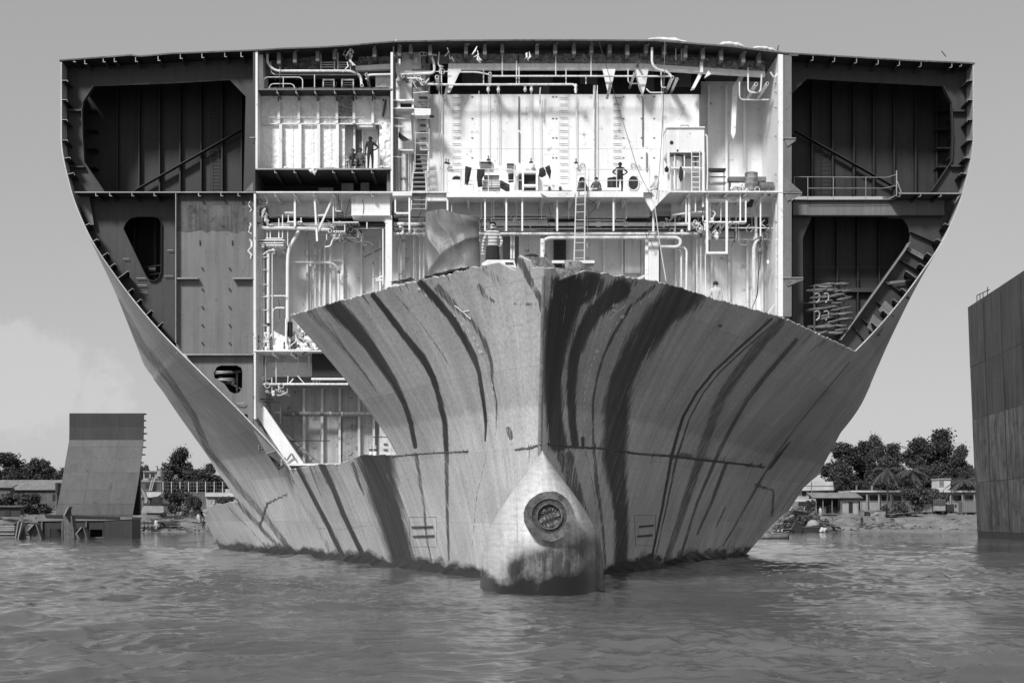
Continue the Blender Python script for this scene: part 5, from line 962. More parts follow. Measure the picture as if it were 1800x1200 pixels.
# ---- below the lower deck, port
lg = pb('deck_girder', 470, 637, 547.5, 660, 78.0, .06, 'cream_paint'); pp('bracket', [(449, 660), (478, 660), (484, 660), (472, 668), (449, 668)], 77.9, .05, 'cream_paint', lg); pp('panel', [(468, 624), (548, 624), (548, 637), (468, 637)], 78.3, .05, 'cream_paint', lg); pb('face_flat', 470, 659.6, 548, 661, 77.7, .5, 'grey_paint', lg)
pb('header_box', 548, 618, 650, 663.5, 77.0, 2.4, 'black', lg); pb('tray', 547, 664, 620, 667, 76.8, .7, 'cream_paint', lg)
for u in (480, 512): Lbar(u, 617.8, 6, 5, D0, 78, 'grey_paint', 1, lg)
for u in (550, 556, 561, 611): pb('hanger', u, 667, u + 1.4, 674, 77, .08, 'cream_paint', lg)
pt('pipe', [(462, 675), (612, 675)], 2.0, 'pipe_paint', lg, 76.6, 0); pt('pipe', [(480, 680), (612, 680.6)], 1.5, 'mid_steel', lg, 76.8, 0)
for q in ([(485.4, 634), (485.4, 674)], [(506.6, 660), (505.4, 674)], [(523, 660), (535, 674)], [(524, 625), (524, 642)], [(543.2, 625), (543.2, 643)], [(455, 628), (455, 646)], [(461, 626), (461, 672)], [(467, 628), (467, 672)], [(478, 664), (478, 673)], [(478, 678), (478, 690)], [(505, 678), (505, 690)]): pt('hanger', q, .9, 'pipe_paint', lg, 76.8, 0)
for u, v in ((469, 687.5), (479.5, 688), (485, 686), (497.5, 688.5), (491, 686)): along('pipe', u, v, 2.4, 76.6, 79, 'grey_paint', lg, True)
pt('bundle_strap', [(477, 690), (486, 695), (496, 694), (504, 689)], .7, 'grey_paint', lg, 76.6, .2)
pt('main_pipe', [(497, 727), (700, 727)], 4.2, 'dark_pipe', lg, 78.6, 0, 12)
for u in (515, 545, 580, 600): pt('flange', [(u, 727), (u + 3, 727)], 5, 'edge_steel' if u != 545 else 'dark_pipe', lg, 78.6, 0, 12)
pt('rod', [(507, 774), (580, 774.4)], .8, 'dark_steel', lg, 78.4, 0); pt('rod', [(566, 757), (563, 776)], .6, 'dark_steel', lg, 78.4, 0); pt('rod', [(655, 768), (690, 768)], .7, 'dark_steel', lg, 78.4, 0)
for q in ([(463, 706), (490, 706), (493, 712), (493, 745)], [(463, 725), (493, 725)], [(475, 690), (475, 765)], [(450, 701), (480, 702)]): pt('rail', q, 1.1, 'dark_pipe', lg, 77.5, .1)
pb('panel', 667, 730, 700, 830, 79.1, .1, 'bay_rib', bw3)
for v in (757, 779, 789): pb('rung', 674, v, 681, v + 2, 79.0, .08, 'dark_steel', bw3)
pb('stained_plate', 602, 735, 630, 815, 79.4, .1, 'drum_paint', bw3); MB().bar(P(500, 760, 78.6), P(562, 815, 78.6), .1, .3, (0, 1, 0)).build('brace', 'mid_steel', bw3)
for u, v in ((525, 786), (548, 808), (618, 798)): MB().bar(P(u - 4, v + 3, 78.5), P(u + 4, v - 3, 78.5), .04, .1, (0, 1, 0)).build('bracket', 'dark_steel', bw3)
pb('inner_bottom', 507, 814, 700, 818, 76.5, 4.6, 'grey_paint', bw3); stg = MB(); 
q1 = [Vector((X0 - float(B(D_, 4.6)) + .1, D_, 4.62)) for D_ in np.linspace(DL + .3, 76.3, 24)]; V = []; Fq = []
for a in q1: V += [tuple(a), (min(a.x + 3.0, X0), a.y, a.z)]
for i in range(len(q1) - 1): Fq.append((2 * i, 2 * i + 2, 2 * i + 3, 2 * i + 1))
V += [(x, y, z - .03) for x, y, z in V]; n_ = len(q1) * 2; Fq += [tuple(i + n_ for i in reversed(f)) for f in Fq]; MB().add(V, Fq).build('side_stringer', 'mid_steel', ship)
pp('sloping_stringer', [(446, 704), (455, 706), (466, 716), (534, 815), (508, 818), (452, 732)], 76.6, .5, 'white_paint'); pp('gusset', [(443.5, 733), (450, 733), (484, 794), (468, 797), (446, 757)], 76.45, .05, 'mid_steel'); MB().bar(P(468, 797, 76.2), P(484, 792.5, 76.2), .04, .3, (0, 1, 0)).build('cut_end', 'edge_steel', ship)
pp('gusset', [(470, 797), (484, 808), (500, 818), (490, 826), (482, 816)], 76.5, .1, 'black'); cluster(486, 808, 508, 820, 5, 76.3, 12, ship, ('rust_steel', 'edge_steel'))
# ---- mid deck, middle and starboard bay
md = pt('main_pipe', [(692, 394), (748, 394)], 3.4, 'lag', None, 77.2, 0, 12)
for pts, r_, m_, D_ in (([(838, 394), (1060, 394), (1228, 394)], 3.2, 'lag', 77.2), ([(692, 411), (748, 411)], 2.4, 'pipe_paint', 77.1), ([(838, 411), (1234, 411)], 2.5, 'pipe_paint', 77.1), ([(954, 456), (954, 424), (964, 418), (1190, 417.5), (1196, 422), (1196, 430), (1190, 434), (1162, 434)], 3.0, 'lag', 76.9), ([(1190, 434), (1203, 435), (1207, 441), (1206, 560)], 1.9, 'pipe_paint', 77.2), ([(1190, 436), (1197.6, 440), (1197.4, 560)], 1.7, 'pipe_paint', 77.3), ([(1337, 423), (1329, 425), (1325, 436), (1325, 470), (1327, 570)], 3.3, 'lag', 76.9), ([(840, 402), (1234, 402)], .9, 'pipe_paint', 77.5), ([(1280, 400.6), (1366, 401)], 1.1, 'pipe_paint', 77.4), ([(1245, 421), (1352, 421), (1358, 426), (1361, 440), (1362, 560)], .8, 'pipe_paint', 78.0), ([(1245, 419), (1296, 418)], 1.1, 'mid_steel', 78.2), ([(1298, 393), (1299, 430), (1312, 431)], .9, 'pipe_paint', 77.8), ([(1246, 414), (1265, 413), (1265, 407)], .9, 'pipe_paint', 77)):
    pt('pipe', pts, r_, m_, md, D_, .3, 10)
pt('stub_pipe', [(954, 458), (954, 420)], 4.4, 'white_paint', md, 76.9, 0, 12); pt('clamp', [(1062, 418), (1064, 418)], 3.6, 'grey_paint', md, 76.9, 0, 12)
for u in (899, 903.5): pt('pipe', [(u, 412), (u, 455)], 2.2 if u < 900 else 1.6, 'pipe_paint', md, 77.8, 0)
for u in (1048, 1096, 1160): pt('flange', [(u, 394), (u + 8, 394)], 4.6, 'lag', md, 77.2, 0, 10)
for u in (747, 758, 765, 952): pt('pipe', [(u - 20, 380), (u - 20, 500)], 1.3, 'pipe_paint', md, 78.6, 0)
pt('column_pipe', [(708, 412), (708, 500)], 4.6, 'pipe_paint', md, 78.4, 0, 12); pt('pipe', [(702, 500), (702, 420), (712, 412)], 1.8, 'pipe_paint', md, 78.0, .3)
for a, b, v0, v1, r_ in ((1243, 1277.5, 342, 446, 1.9), (1301.5, 1311, 339, 390.5, 1.1)):
    pb('hanger', a - r_, v0, a + r_, v1, 76.2, .12, 'white_paint', md); pb('hanger', b - r_, v0 + 10, b + r_, v1, 76.2, .12, 'white_paint', md); pb('hanger_foot', a - r_, v1 - 2 * r_, b + r_, v1, 76.19, .13, 'white_paint', md)
for u, v0, v1, r_ in ((1211.5, 340, 405, 1.9), (1222.5, 338, 373, 1.1), (1236, 337, 364, 1.7), (1206, 350, 392, 1.2), (1251.5, 337, 352, 1.4), (1301.5, 337, 351, 1.6), (1337, 342, 415, 1.1), (1329, 380, 420, 2.2), (1148.5, 368, 407, 1.8), (1225, 420, 560, .8), (1232, 420, 560, .7), (1240, 420, 560, .8), (1245, 380, 420, 1.4), (1248, 336, 400, 1), (1266, 395, 410, 1), (1279, 385, 420, .9), (1294, 380, 418, .8), (1364.5, 352, 560, .9)): pb('hanger', u - r_, v0, u + r_, v1, 76.5 if v0 < 380 else 77.6, .1, 'white_paint' if r_ > 1 else 'pipe_paint', md)
pb('cable_tray', 1245, 349.6, 1318, 352, 76.4, .5, 'white_paint', md); pp('cable_tray', [(1318, 349.8), (1326, 351), (1322, 364), (1308, 365)], 76.9, .06, 'dark_steel', md); pb('cable_tray', 1239, 389, 1312, 391, 76.3, .5, 'white_paint', md); pp('cable_tray', [(1181, 376.6), (1222, 371), (1244, 371), (1244, 372.6), (1222, 373), (1181, 379)], 76.8, .6, 'white_paint', md); pb('cable_tray', 1225, 447.6, 1250, 449, 78, .2, 'cream_paint', md)
for u in (1251, 1262, 1273): along('pipe', u, 395, 2.2, 76.5, 79, 'lag', md)
along('pipe', 1288, 391, 1.6, 76.3, 79, 'white_paint', md, True); along('pipe', 1222, 388.6, 2.6, 76.4, 78, 'lag', md, True); along('pipe', 1231, 404.6, 2, 76.4, 78, 'lag', md, True); along('pipe', 1337, 422.6, 3.1, 76.3, 77.4, 'dark_pipe', md, True); MB().bar(P(1352, 402, 77.2), P(1312, 434, 77.2), .06, .1, (0, 1, 0)).build('brace', 'mid_steel', md); MB().bar(P(1376, 390, 76.4), P(1354, 403, 78), .05, .05, (0, 1, 0)).build('brace', 'cream_paint', md)
for v in (422, 446, 458, 482, 505): pt('tie_bar', [(1363, v), (1376, v)], 1, 'white_paint', md, 76.3, 0)
MB().bar(P(1343, 560, 77), P(1372, 520, 77), .04, .04).build('brace', 'cream_paint', md); MB().bar(P(1116, 492, 77), P(1139, 482, 76.5), .1, .06, (0, 1, 0)).build('brace', 'white_paint', md); MB().bar(P(657, 493, 76.6), P(674, 484, 76.6), .08, .08, (0, 1, 0)).build('brace', 'white_paint', p2); MB().bar(P(657, 493, 76.6), P(674, 492, 76.6), .08, .08, (0, 1, 0)).build('brace', 'white_paint', p2)
for u, v in ((1350, 460), (1374, 438)): pb('lamp_plate', u - 2, v - 3, u + 2, v + 3, 76.6, .06, 'white_paint', md)
pb('bulkhead', 692, 380, 1382, 404, 78.7, .3, 'dark_steel', bw2); pb('bulkhead', 450, 380, 692, 396, 78.7, .3, 'dark_steel', bw1)
# prow platform, torn plates at the stem head
pf = MB(); q = [(float(D_), float(B(D_, 9.4))) for D_ in np.linspace(44.0, 50, 16)]
V = [(X0 - b + .1, d, 9.7) for d, b in q] + [(X0 + b - .1, d, 9.7) for d, b in reversed(q)]; pf = pf.prism(V, (0, 0, -.05)).build('prow_platform', 'rust_steel', ship)
pt('post', [(911, 451, 43.6), (911, 462, 43.6)], 1, 'rust_steel', pf, None, 0)
pm('scab', .3, .7, .8, .3, 4, .9, .6)
pp('torn_plate', [(912, 450), (960, 452), (976, 468), (980, 492), (958, 473), (935, 461)], 43.4, .06, 'scab', pf); pp('torn_plate', [(975, 470), (1000, 476), (1026, 476), (983, 494)], 43.7, .06, 'scab', pf)
pp('torn_plate', [(992, 458), (1018, 458), (1032, 466), (1056, 478), (1028, 476), (995, 476)], 44.6, .08, 'scab', pf); pb('pipe_scrap', 970, 457.5, 1045, 462.5, 46.5, .1, 'white_paint', pf); pb('post', 956.5, 446, 959.5, 464, 43.9, .06, 'rust_steel', pf)
pp('folded_plate', [(846, 464), (856, 456.6), (904, 456.6), (908, 472), (877, 462.5), (850, 469)], 44.35, .08, 'cream_paint', pf); pb('lug', 888, 461, 902, 463, 44.3, .06, 'dark_steel', pf)
o = MB()
for k in range(5): o.tube([P(922 + 3 * i + random.uniform(-1, 1), 452 - 4 * math.sin(i / 8 * 3.1) + random.uniform(-1.5, 2.5), 44.2 + .05 * k) for i in range(9)], .035, 6)
o.build('hose_coil', 'black', pf)
o = MB()
for k in range(7): o.tube([P(746 + 11 * i + random.uniform(-3, 3), 489 - 2.4 * i + random.uniform(-3, 2), 47.3 + .06 * k) for i in range(8)], .03, 6)
o.build('hose_coil', 'black', pf)
o = MB()
for k in range(9): o.tube([P(690 + 7 * i + random.uniform(-4, 4), 500 - 1.6 * i + random.uniform(-5, 1), 50.) for i in range(6)], .012, 5)
o.build('wire_tangle', 'dark_steel', pf)
# more runs of pipe, conduit and cable tray through the mid deck
rr_ = random.Random(15)
for i in range(26):
    u = rr_.uniform(695, 1130) if i % 2 else rr_.uniform(1165, 1365); v0 = rr_.uniform(340, 385); pt('conduit', [(u, v0), (u + rr_.uniform(-1, 1), v0 + rr_.uniform(15, 60))], rr_.choice((.5, .7, .9)), rr_.choice(('pipe_paint', 'white_paint', 'mid_steel')), md, rr_.uniform(76.8, 78.6), 0)
for i in range(16):
    u = rr_.uniform(695, 1100); v = rr_.uniform(380, 408); pt('conduit', [(u, v), (u + rr_.uniform(30, 160), v)], rr_.choice((.6, .8, 1.1)), rr_.choice(('pipe_paint', 'white_paint', 'mid_steel')), md, rr_.uniform(77.0, 78.6), 0)
for i in range(10):
    u = rr_.uniform(470, 660); v = rr_.uniform(382, 420); pt('conduit', [(u, v), (u + rr_.uniform(20, 70), v + rr_.uniform(-1, 1))], rr_.choice((.6, .8, 1.1)), rr_.choice(('pipe_paint', 'mid_steel', 'dark_pipe')), bay, rr_.uniform(77.0, 78.6), 0)
for i in range(14):
    u = rr_.uniform(700, 1350); v = rr_.uniform(340, 400); q = [(u, v), (u + rr_.uniform(-6, 6), v + rr_.uniform(8, 20)), (u + rr_.uniform(-16, 16), v + rr_.uniform(14, 34)), (u + rr_.uniform(-12, 12), v + rr_.uniform(30, 60))]; pt('loose_cable', q, .45, 'dark_steel', md, rr_.uniform(76.3, 77.2), .4)
for i in range(12):
    u = rr_.uniform(456, 680); v = rr_.uniform(340, 560) if i % 2 else rr_.uniform(90, 150); q = [(u, v), (u + rr_.uniform(-4, 4), v + rr_.uniform(8, 20)), (u + rr_.uniform(-12, 12), v + rr_.uniform(14, 40))]; pt('loose_cable', q, .45, 'dark_steel', bay, rr_.uniform(76.3, 77.2), .4)
cluster(696, 398, 745, 412, 8, 77, 51, md); cluster(1165, 380, 1215, 412, 10, 77.2, 52, md); cluster(855, 385, 905, 410, 8, 77.5, 53, md, ('pipe_paint', 'grey_paint')); cluster(1300, 395, 1350, 425, 7, 77.4, 54, md); cluster(600, 395, 660, 420, 12, 77.5, 55, bay, ('dark_pipe', 'grey_paint', 'pipe_paint')); cluster(690, 95, 780, 150, 18, 76.8, 56, tg); cluster(1290, 330, 1360, 336, 6, 76.3, 57, ship, ('lag', 'rust_steel'))
# ------------------------------------------------------------------ shore
def gz(X, D):
    return np.interp(D, [200, 226, 229.5, 234, 245, 258, 266, 300, 420, 3000], [-2.5, -.5, .02, .5, 1.3, 2.6, 3.15, 3.3, 4.2, 6]) + .0
def shore():
    D = np.concatenate([np.linspace(215, 275, 130), np.linspace(277, 420, 24), [520, 800, 1500, 3000]]); X = np.concatenate([[-2500, -900, -400, -200], np.linspace(-120, 130, 260), [210, 400, 900, 2500]])
    Xm, Dm = np.meshgrid(X, D); r = np.random.default_rng(5); Z = gz(Xm, Dm); N = np.zeros(Xm.shape)
    for i in range(40):
        lam = 1.2 * 20 ** r.random(); k = 6.283 / lam; a = r.uniform(0, 3.14); N += .02 * lam ** .7 * np.sin(k * (Xm * math.cos(a) + Dm * math.sin(a)) + r.uniform(0, 6))
    Z = Z + N * np.clip((Dm - 222) / 12, 0, 1) * np.clip((300 - Dm) / 20, 0.1, 1)
    pts = np.stack([Xm, Dm, Z], -1).reshape(-1, 3); n, m = Xm.shape; idx = np.arange(n * m).reshape(n, m); q = np.stack([idx[:-1, :-1], idx[:-1, 1:], idx[1:, 1:], idx[1:, :-1]], -1).reshape(-1, 4)
    me = bpy.data.meshes.new('shore'); me.from_pydata(pts.tolist(), [], q.tolist()); me.update()
    pm('beach_mud', .21, .5, .9, .0, .5, .5, .6)
    o = link('shore', me, 'beach_mud', None, True); o['kind'] = 'structure'; tag(o, 'muddy breaking beach rising behind the water', 'beach')
shore()
def G(u, D, dz=0):
    x = (u - VX) * D / F; return Vector((x, D, float(gz(x, D)) + dz))
def W(u, v, D): return P(u, v, D)
# ---- trees
pm('leaf_dark', .05, .5, .6, 0, .35, 0, .2); pm('leaf_mid', .06, .5, .6, 0, .35, 0, .2); pm('leaf_pale', .1, .4, .6, 0, .35, 0, .2)
def leaves(clumps, n, size, seed, droop=0):
    r = np.random.default_rng(seed); V = []; w = np.array([c[3] * c[4] * c[5] for c in clumps]) ** .7; w = w / w.sum()
    cid = r.choice(len(clumps), n, p=w); cc = np.array(clumps)[cid]
    d = r.normal(size=(n, 3)); d /= np.linalg.norm(d, axis=1)[:, None]; rad = r.random(n) ** .5 * np.where(r.random(n) < .25, r.uniform(1, 1.5, n), 1)
    pos = cc[:, :3] + d * rad[:, None] * cc[:, 3:6]
    a = r.normal(size=(n, 3)); a[:, 2] -= droop; a /= np.linalg.norm(a, axis=1)[:, None]; b = np.cross(a, r.normal(size=(n, 3))); b /= np.linalg.norm(b, axis=1)[:, None]
    s = size * r.uniform(.6, 1.4, n)[:, None]; a *= s; b *= s * .55
    V = np.stack([pos - a, pos - b, pos + a, pos + b], 1).reshape(-1, 3); q = np.arange(n * 4).reshape(n, 4)
    return V.tolist(), q.tolist()
def tree_proto(kind, seed):
    r = random.Random(seed); root = bpy.data.objects.new('tree', None); C.objects.link(root)
    H = 1.0; cl = []; tb = MB()
    if kind == 'tall':      # upright, lobed, sparse crown 16 m
        h = 16; tb.tube([(0, 0, -.5), (.1, 0, h * .35), (.2, .1, h * .65), (0, .2, h * .9)], [.3, .24, .16, .05], 8)
        for i in range(15):
            z = h * (.28 + .66 * (i + r.random()) / 15); a = r.uniform(0, 6.28); rr = (1.08 - abs(z / h - .5) * 1.55) * 3.0 * r.uniform(.25, 1); c = (rr * math.cos(a), rr * math.sin(a), z); s = r.uniform(.9, 1.9); cl.append(c + (s, s, s * r.uniform(.7, 1.1))); tb.tube([(.1, 0, z - 1.6), (c[0] * .6, c[1] * .6, z - .7), c], [.1, .06, .02], 5)
        n, sz = 8000, .25
    elif kind == 'round':   # broad mango-like dome 10 m
        h = 10; tb.tube([(0, 0, -.5), (.1, 0, 2.5), (0, .1, 5)], [.4, .32, .2], 8)
        for i in range(20):
            a = r.uniform(0, 6.28); z = r.uniform(2.8, 9.2); rr = 4.4 * math.sqrt(max(.05, 1 - ((z - 4.6) / 5.2) ** 2)) * r.uniform(.35, 1); c = (rr * math.cos(a), rr * math.sin(a), z); s = r.uniform(1.1, 2.0); cl.append(c + (s, s, s * .75)); tb.tube([(0, 0, 2.5), (c[0] * .5, c[1] * .5, z * .7), c], [.16, .09, .03], 5)
        n, sz = 9000, .26
    elif kind == 'umbrella':   # layered flat-topped crown 12 m
        h = 12; tb.tube([(0, 0, -.5), (.3, 0, 4), (.1, .2, 7.5), (.4, 0, 10)], [.36, .28, .18, .08], 8)
        for i in range(15):
            a = r.uniform(0, 6.28); lv = r.choice((5.2, 6.6, 8, 9.4, 11)); rr = r.uniform(.5, 1) * (5.2 - abs(lv - 6.4) * .7); c = (rr * math.cos(a), rr * math.sin(a), lv + r.uniform(-.3, .3)); s = r.uniform(1.3, 2.2); cl.append(c + (s, s, .45)); tb.tube([(.2, 0, lv - 2.2), (c[0] * .6, c[1] * .6, lv - .7), c], [.14, .08, .03], 5)
        n, sz = 8000, .25
    else:                    # bush 3.4 m
        h = 3.4
        for i in range(5): a = i * 1.26; tb.tube([(.2 * math.cos(a), .2 * math.sin(a), -.2), (.8 * math.cos(a), .8 * math.sin(a), 1.8)], [.06, .02], 5)
        for i in range(16):
            a = r.uniform(0, 6.28); z = r.uniform(.5, 2.9); rr = 2.6 * math.sqrt(max(.05, 1 - (z / 3.4) ** 2)) * r.uniform(.2, 1); s = r.uniform(.5, .95); cl.append((rr * math.cos(a), rr * math.sin(a), z, s, s, s * .8))
        n, sz = 2600, .2
    V, q = leaves(cl, n, sz, seed)
    me = bpy.data.meshes.new('crown'); me.from_pydata(V, [], q); me.update()
    cr = link('crown', me, {'tall': 'leaf_dark', 'round': 'leaf_dark', 'umbrella': 'leaf_dark'}.get(kind, 'leaf_mid'), root); tb.build('trunk' if kind != 'bush' else 'stems', 'bark', root)
    return root, h
PROTO = {}
def tree(kind, u, D, vtop, wpx, label, seed=0, name=None, group=None, mat=None):
    key = (kind, seed % 3)
    fresh = key not in PROTO
    if fresh: PROTO[key] = tree_proto(kind, 100 + seed % 3 * 7 + len(kind))
    root, h = PROTO[key]
    if fresh: ob = root; kids = list(root.children)
    else:
        ob = root.copy(); C.objects.link(ob); kids = []
        for ch in root.children: c = ch.copy(); C.objects.link(c); c.parent = ob; kids.append(c)
    ob.name = name or {'bush': 'bush'}.get(kind, 'tree'); g = G(u, D); top = P(u, vtop, D).z; s = (top - g.z) / h
    w0 = {'tall': 7.4, 'round': 10.4, 'umbrella': 11, 'bush': 6}[kind]; sx = (wpx * D / F) / w0
    ob.location = g; ob.scale = (sx * 1.3, sx * 1.3, s); ob.rotation_euler = (0, 0, (seed * 1.7) % 6.28)
    tag(ob, label, 'bush' if kind == 'bush' else 'tree', group or ('bushes along the shore' if kind == 'bush' else 'trees behind the beach'))
    return ob
TL = [('tall', 8, 318, 793, 66, 'tall dark tree at the far left edge above the long tin roof'), ('round', 46, 322, 812, 66, 'dark rounded tree just left of the broken hull slab'), ('round', 62, 305, 806, 46, 'rounded tree rising behind the middle of the long tin roof'), ('tall', 84, 312, 807, 36, 'slim dark tree second from the broken hull slab'), ('round', 104, 306, 812, 46, 'rounded tree touching the left side of the broken hull slab'), ('round', 26, 300, 822, 60, 'low round tree directly behind the left end of the long tin roof'),
 ('round', 322, 312, 818, 84, 'wide dense tree left of the ship, crown spreading below the tall lobed one'), ('tall', 318, 318, 786, 40, 'tallest lobed tree between the broken slab and the ship'), ('round', 356, 316, 826, 60, 'rounded tree between the lobed tree and the ship side'), ('tall', 368, 322, 812, 26, 'pointed narrow tree against the ship side on the left'), ('round', 282, 320, 830, 50, 'low tree behind the rooftop tank building'), ('round', 255, 325, 818, 26, 'small dark tree peeking out right of the broken hull slab'), ('round', 392, 318, 832, 60, 'rounded tree mostly hidden behind the ship side on the left'),
 ('tall', 1485, 322, 778, 64, 'leftmost tall tree right of the ship bow'), ('round', 1470, 318, 812, 60, 'low dark tree against the ship side on the right'), ('tall', 1512, 330, 772, 46, 'second tall tree from the ship side on the right'), ('tall', 1538, 318, 764, 34, 'slim tall tree rising above the palm with the straight trunk'), ('tall', 1570, 325, 780, 48, 'lower lobed tree in the dip between the two tall groups'), ('round', 1555, 312, 806, 70, 'dense round tree behind the straight palm'), ('tall', 1612, 318, 769, 56, 'tall broad tree left of the highest one'), ('tall', 1660, 322, 755, 62, 'highest tree on the right, nearest the neighbouring hull'), ('round', 1630, 312, 808, 66, 'dense round tree behind the leaning palm'), ('tall', 1688, 316, 782, 34, 'slim tree with bare side next to the neighbouring hull'), ('round', 1700, 308, 822, 50, 'low tree cut off by the neighbouring hull'), ('round', 1500, 306, 838, 70, 'low dark tree filling the gap above the open shed'), ('round', 1590, 304, 832, 70, 'low dark tree between the two palms'), ('round', 1662, 304, 834, 70, 'low dark tree behind the rooftop room'), ('round', 1540, 300, 842, 60, 'lowest dark tree behind the long white building'), ('round', 76, 298, 836, 60, 'low dark tree behind the right end of the long tin roof'), ('round', 340, 300, 842, 70, 'low dark tree behind the wire fence'), ('round', 300, 300, 844, 50, 'low tree behind the light mast')]
for i, (k, u, D_, vt, w_, lb_) in enumerate(TL): tree(k, u, D_, vt, w_, lb_, i)
for i, (u, D_, vt, w_, lb_) in enumerate([(14, 262, 864, 44, 'bush at the far left edge below the tin roof'), (54, 260, 866, 58, 'dark bush in front of the long tin roof shed'), (310, 262, 858, 56, 'largest pale bush in front of the brick wall'), (338, 259, 868, 36, 'smaller pale bush right of the largest one, by the white hut'), (392, 250, 872, 34, 'bush beside the ship side in front of the white hut'), (1608, 258, 851, 56, 'big dark bush under the leaning palm'), (1640, 261, 855, 46, 'bush between the big dark bush and the rooftop room'), (1424, 257, 878, 26, 'small bush in front of the open shed'), (1556, 256, 886, 22, 'low bush among the parked gear left of the trucks')]): tree('bush', u, D_, vt, w_, lb_, i)
def palm(u, D, vcrown, label, lean, seed):
    r = random.Random(seed); g = G(u, D); c = P(u + lean, vcrown, D); o = thing('palm_tree', label, 'palm tree', g, 'palms behind the beach')
    MB().tube([g - Vector((0, 0, .3)), g.lerp(c, .5) + Vector((.3, 0, 0)), c], [.22, .17, .13], 8).build('trunk', 'bark', o)
    for i in range(17):
        a = i * 2.4; el = r.uniform(-.35, .9); L = r.uniform(3.2, 4.4); d = Vector((math.cos(a), math.sin(a), 0)); V = []; q = []; n = 12
        for k in range(n + 1):
            t = k / n; p = c + d * L * t * math.cos(el * .6) + Vector((0, 0, L * (math.sin(el) * t - .75 * t * t))); w = .9 * math.sin(min(1, t * 1.15) * 3.0) ** .6 * .8; sd = Vector((-d.y, d.x, 0)) * w
            V += [p, p + sd - Vector((0, 0, w * .8)), p - sd - Vector((0, 0, w * .8))]
            if k < n:
                b = k * 3
                q += [(b, b + 1, b + 3), (b, b + 3, b + 2)]      # gaps between leaflets
        MB().add(V, q).build('frond', 'leaf_mid', o)
palm(1558, 270, 826, 'coconut palm with a straight trunk in front of the long white building', 0, 1); palm(1612, 272, 828, 'leaning coconut palm above the big dark bush', -10, 2); palm(1690, 276, 846, 'palm half hidden by the neighbouring hull', 4, 3)
# ---- buildings
def gbox(name, u0, v0, u1, v1, D, dep, mat, parent): return pb(name, u0, v0, u1, v1, D, dep, mat, parent)
def shed(name, label, u0, u1, vr, ve, vb, D, dep, roofmat, wallmat, over=2, lean=0, posts=(), cat='shed', seams=8):
    o = thing(name, label, cat, G((u0 + u1) / 2, D)); a, b = P(u0 - over, ve, D - .6), P(u1 + over, ve, D - .6); h = (ve - vr) * D / F
    # corrugated roof, one sheet after another
    x = np.linspace(a.x, b.x, seams + 1)
    for i in range(seams):
        V = []; m_ = 6
        for k in range(m_ + 1):
            xx = x[i] + (x[i + 1] - x[i]) * k / m_; zz = .05 * (k % 2) + random.uniform(0, .015); V += [(xx, D - .6, a.z + zz), (xx + lean * D / F, D + dep * .5, a.z + h + zz)]
        MB().add(V + [(p[0], p[1], p[2] - .04) for p in V], [(2 * k, 2 * k + 2, 2 * k + 3, 2 * k + 1) for k in range(m_)] + [(2 * k + 14, 2 * k + 15, 2 * k + 17, 2 * k + 16) for k in range(m_)]).build('roof_sheet', roofmat, o)
    MB().prism([(a.x, D - .4, a.z - .06), (b.x, D - .4, a.z - .06), (b.x + lean * D / F, D + dep * .5, a.z + h - .08), (a.x + lean * D / F, D + dep * .5, a.z + h - .08)], (0, 0, -.08)).build('roof_frame', 'dark_steel', o)
    if wallmat: gbox('wall', u0, ve, u1, vb + 3, D + (0 if not posts else dep * .5), dep * .5, wallmat, o)
    for u in posts: gbox('post', u, ve, u + 1.4, vb + 3, D, .15, 'wood', o)
    return o
def openings(o, rects, D, mat='shade_glass', frame=None):
    for (u0, v0, u1, v1) in rects:
        w = gbox('window', u0, v0, u1, v1, D - .06, .05, mat, o)
        if frame: gbox('sill', u0 - .6, v1, u1 + .6, v1 + .8, D - .15, .14, frame, w)
s_ = shed('long_shed', 'long shed with weathered corrugated roof at the left edge', -40, 100, 842, 861, 893, 272, 10, 'roof_tin', 'brick_wall', 2, 4, (), 'shed', 14); openings(s_, [(92, 868, 97, 880), (60, 866, 66, 878), (30, 866, 38, 880)], 272, 'black'); gbox('gable', 97, 848, 101, 866, 271, 4, 'dark_steel', s_)
s_ = shed('small_shed', 'small shed with pale gable roof at the far left', -12, 18, 850, 857, 893, 264, 5, 'roof_tin', 'brick_wall', 2, 2, (), 'shed', 4); openings(s_, [(2, 868, 8, 882)], 264, 'black')
s_ = shed('lean_to', 'dark lean-to beside the left edge of the beach', -14, 36, 888, 891, 905, 246, 4, 'rust_steel', 'dark_steel', 1, 0, (), 'shed', 4); gbox('doorway', 8, 895, 18, 906, 245.9, .05, 'black', s_)
s_ = shed('open_shed', 'open shed with white roof behind the excavator', 234, 272, 864, 874, 893, 268, 7, 'roof_white', None, 2, 6, (236, 250, 262, 271), 'shed', 5); gbox('back_wall', 236, 874, 271, 896, 272, .2, 'brick_wall', s_)
o = thing('brick_building', 'two-storey brick building with a water tank on its roof', 'building', G(265, 290)); gbox('wall', 244, 846, 284, 897, 290, 8, 'brick_wall', o); gbox('parapet', 243, 844, 285, 847, 289.8, 8.4, 'concrete', o); gbox('upper_wall', 252, 829, 279, 844, 291, 5, 'wall_plaster', o); gbox('roof_slab', 251, 827, 280, 829.4, 290.6, 6, 'concrete', o); openings(o, [(254, 832, 262, 840), (266, 832, 272, 842), (256, 850, 262, 858), (268, 850, 275, 862)], 290, 'black'); openings(o, [(265, 832, 269, 843)], 291, 'black')
a, b = P(262, 862, 289.4), P(268, 838, 289.4); lo = MB().bar(a, b, .06, .06).bar(a + Vector((.5, 0, 0)), b + Vector((.5, 0, 0)), .06, .06).build('outside_stair', 'pipe_paint', o)
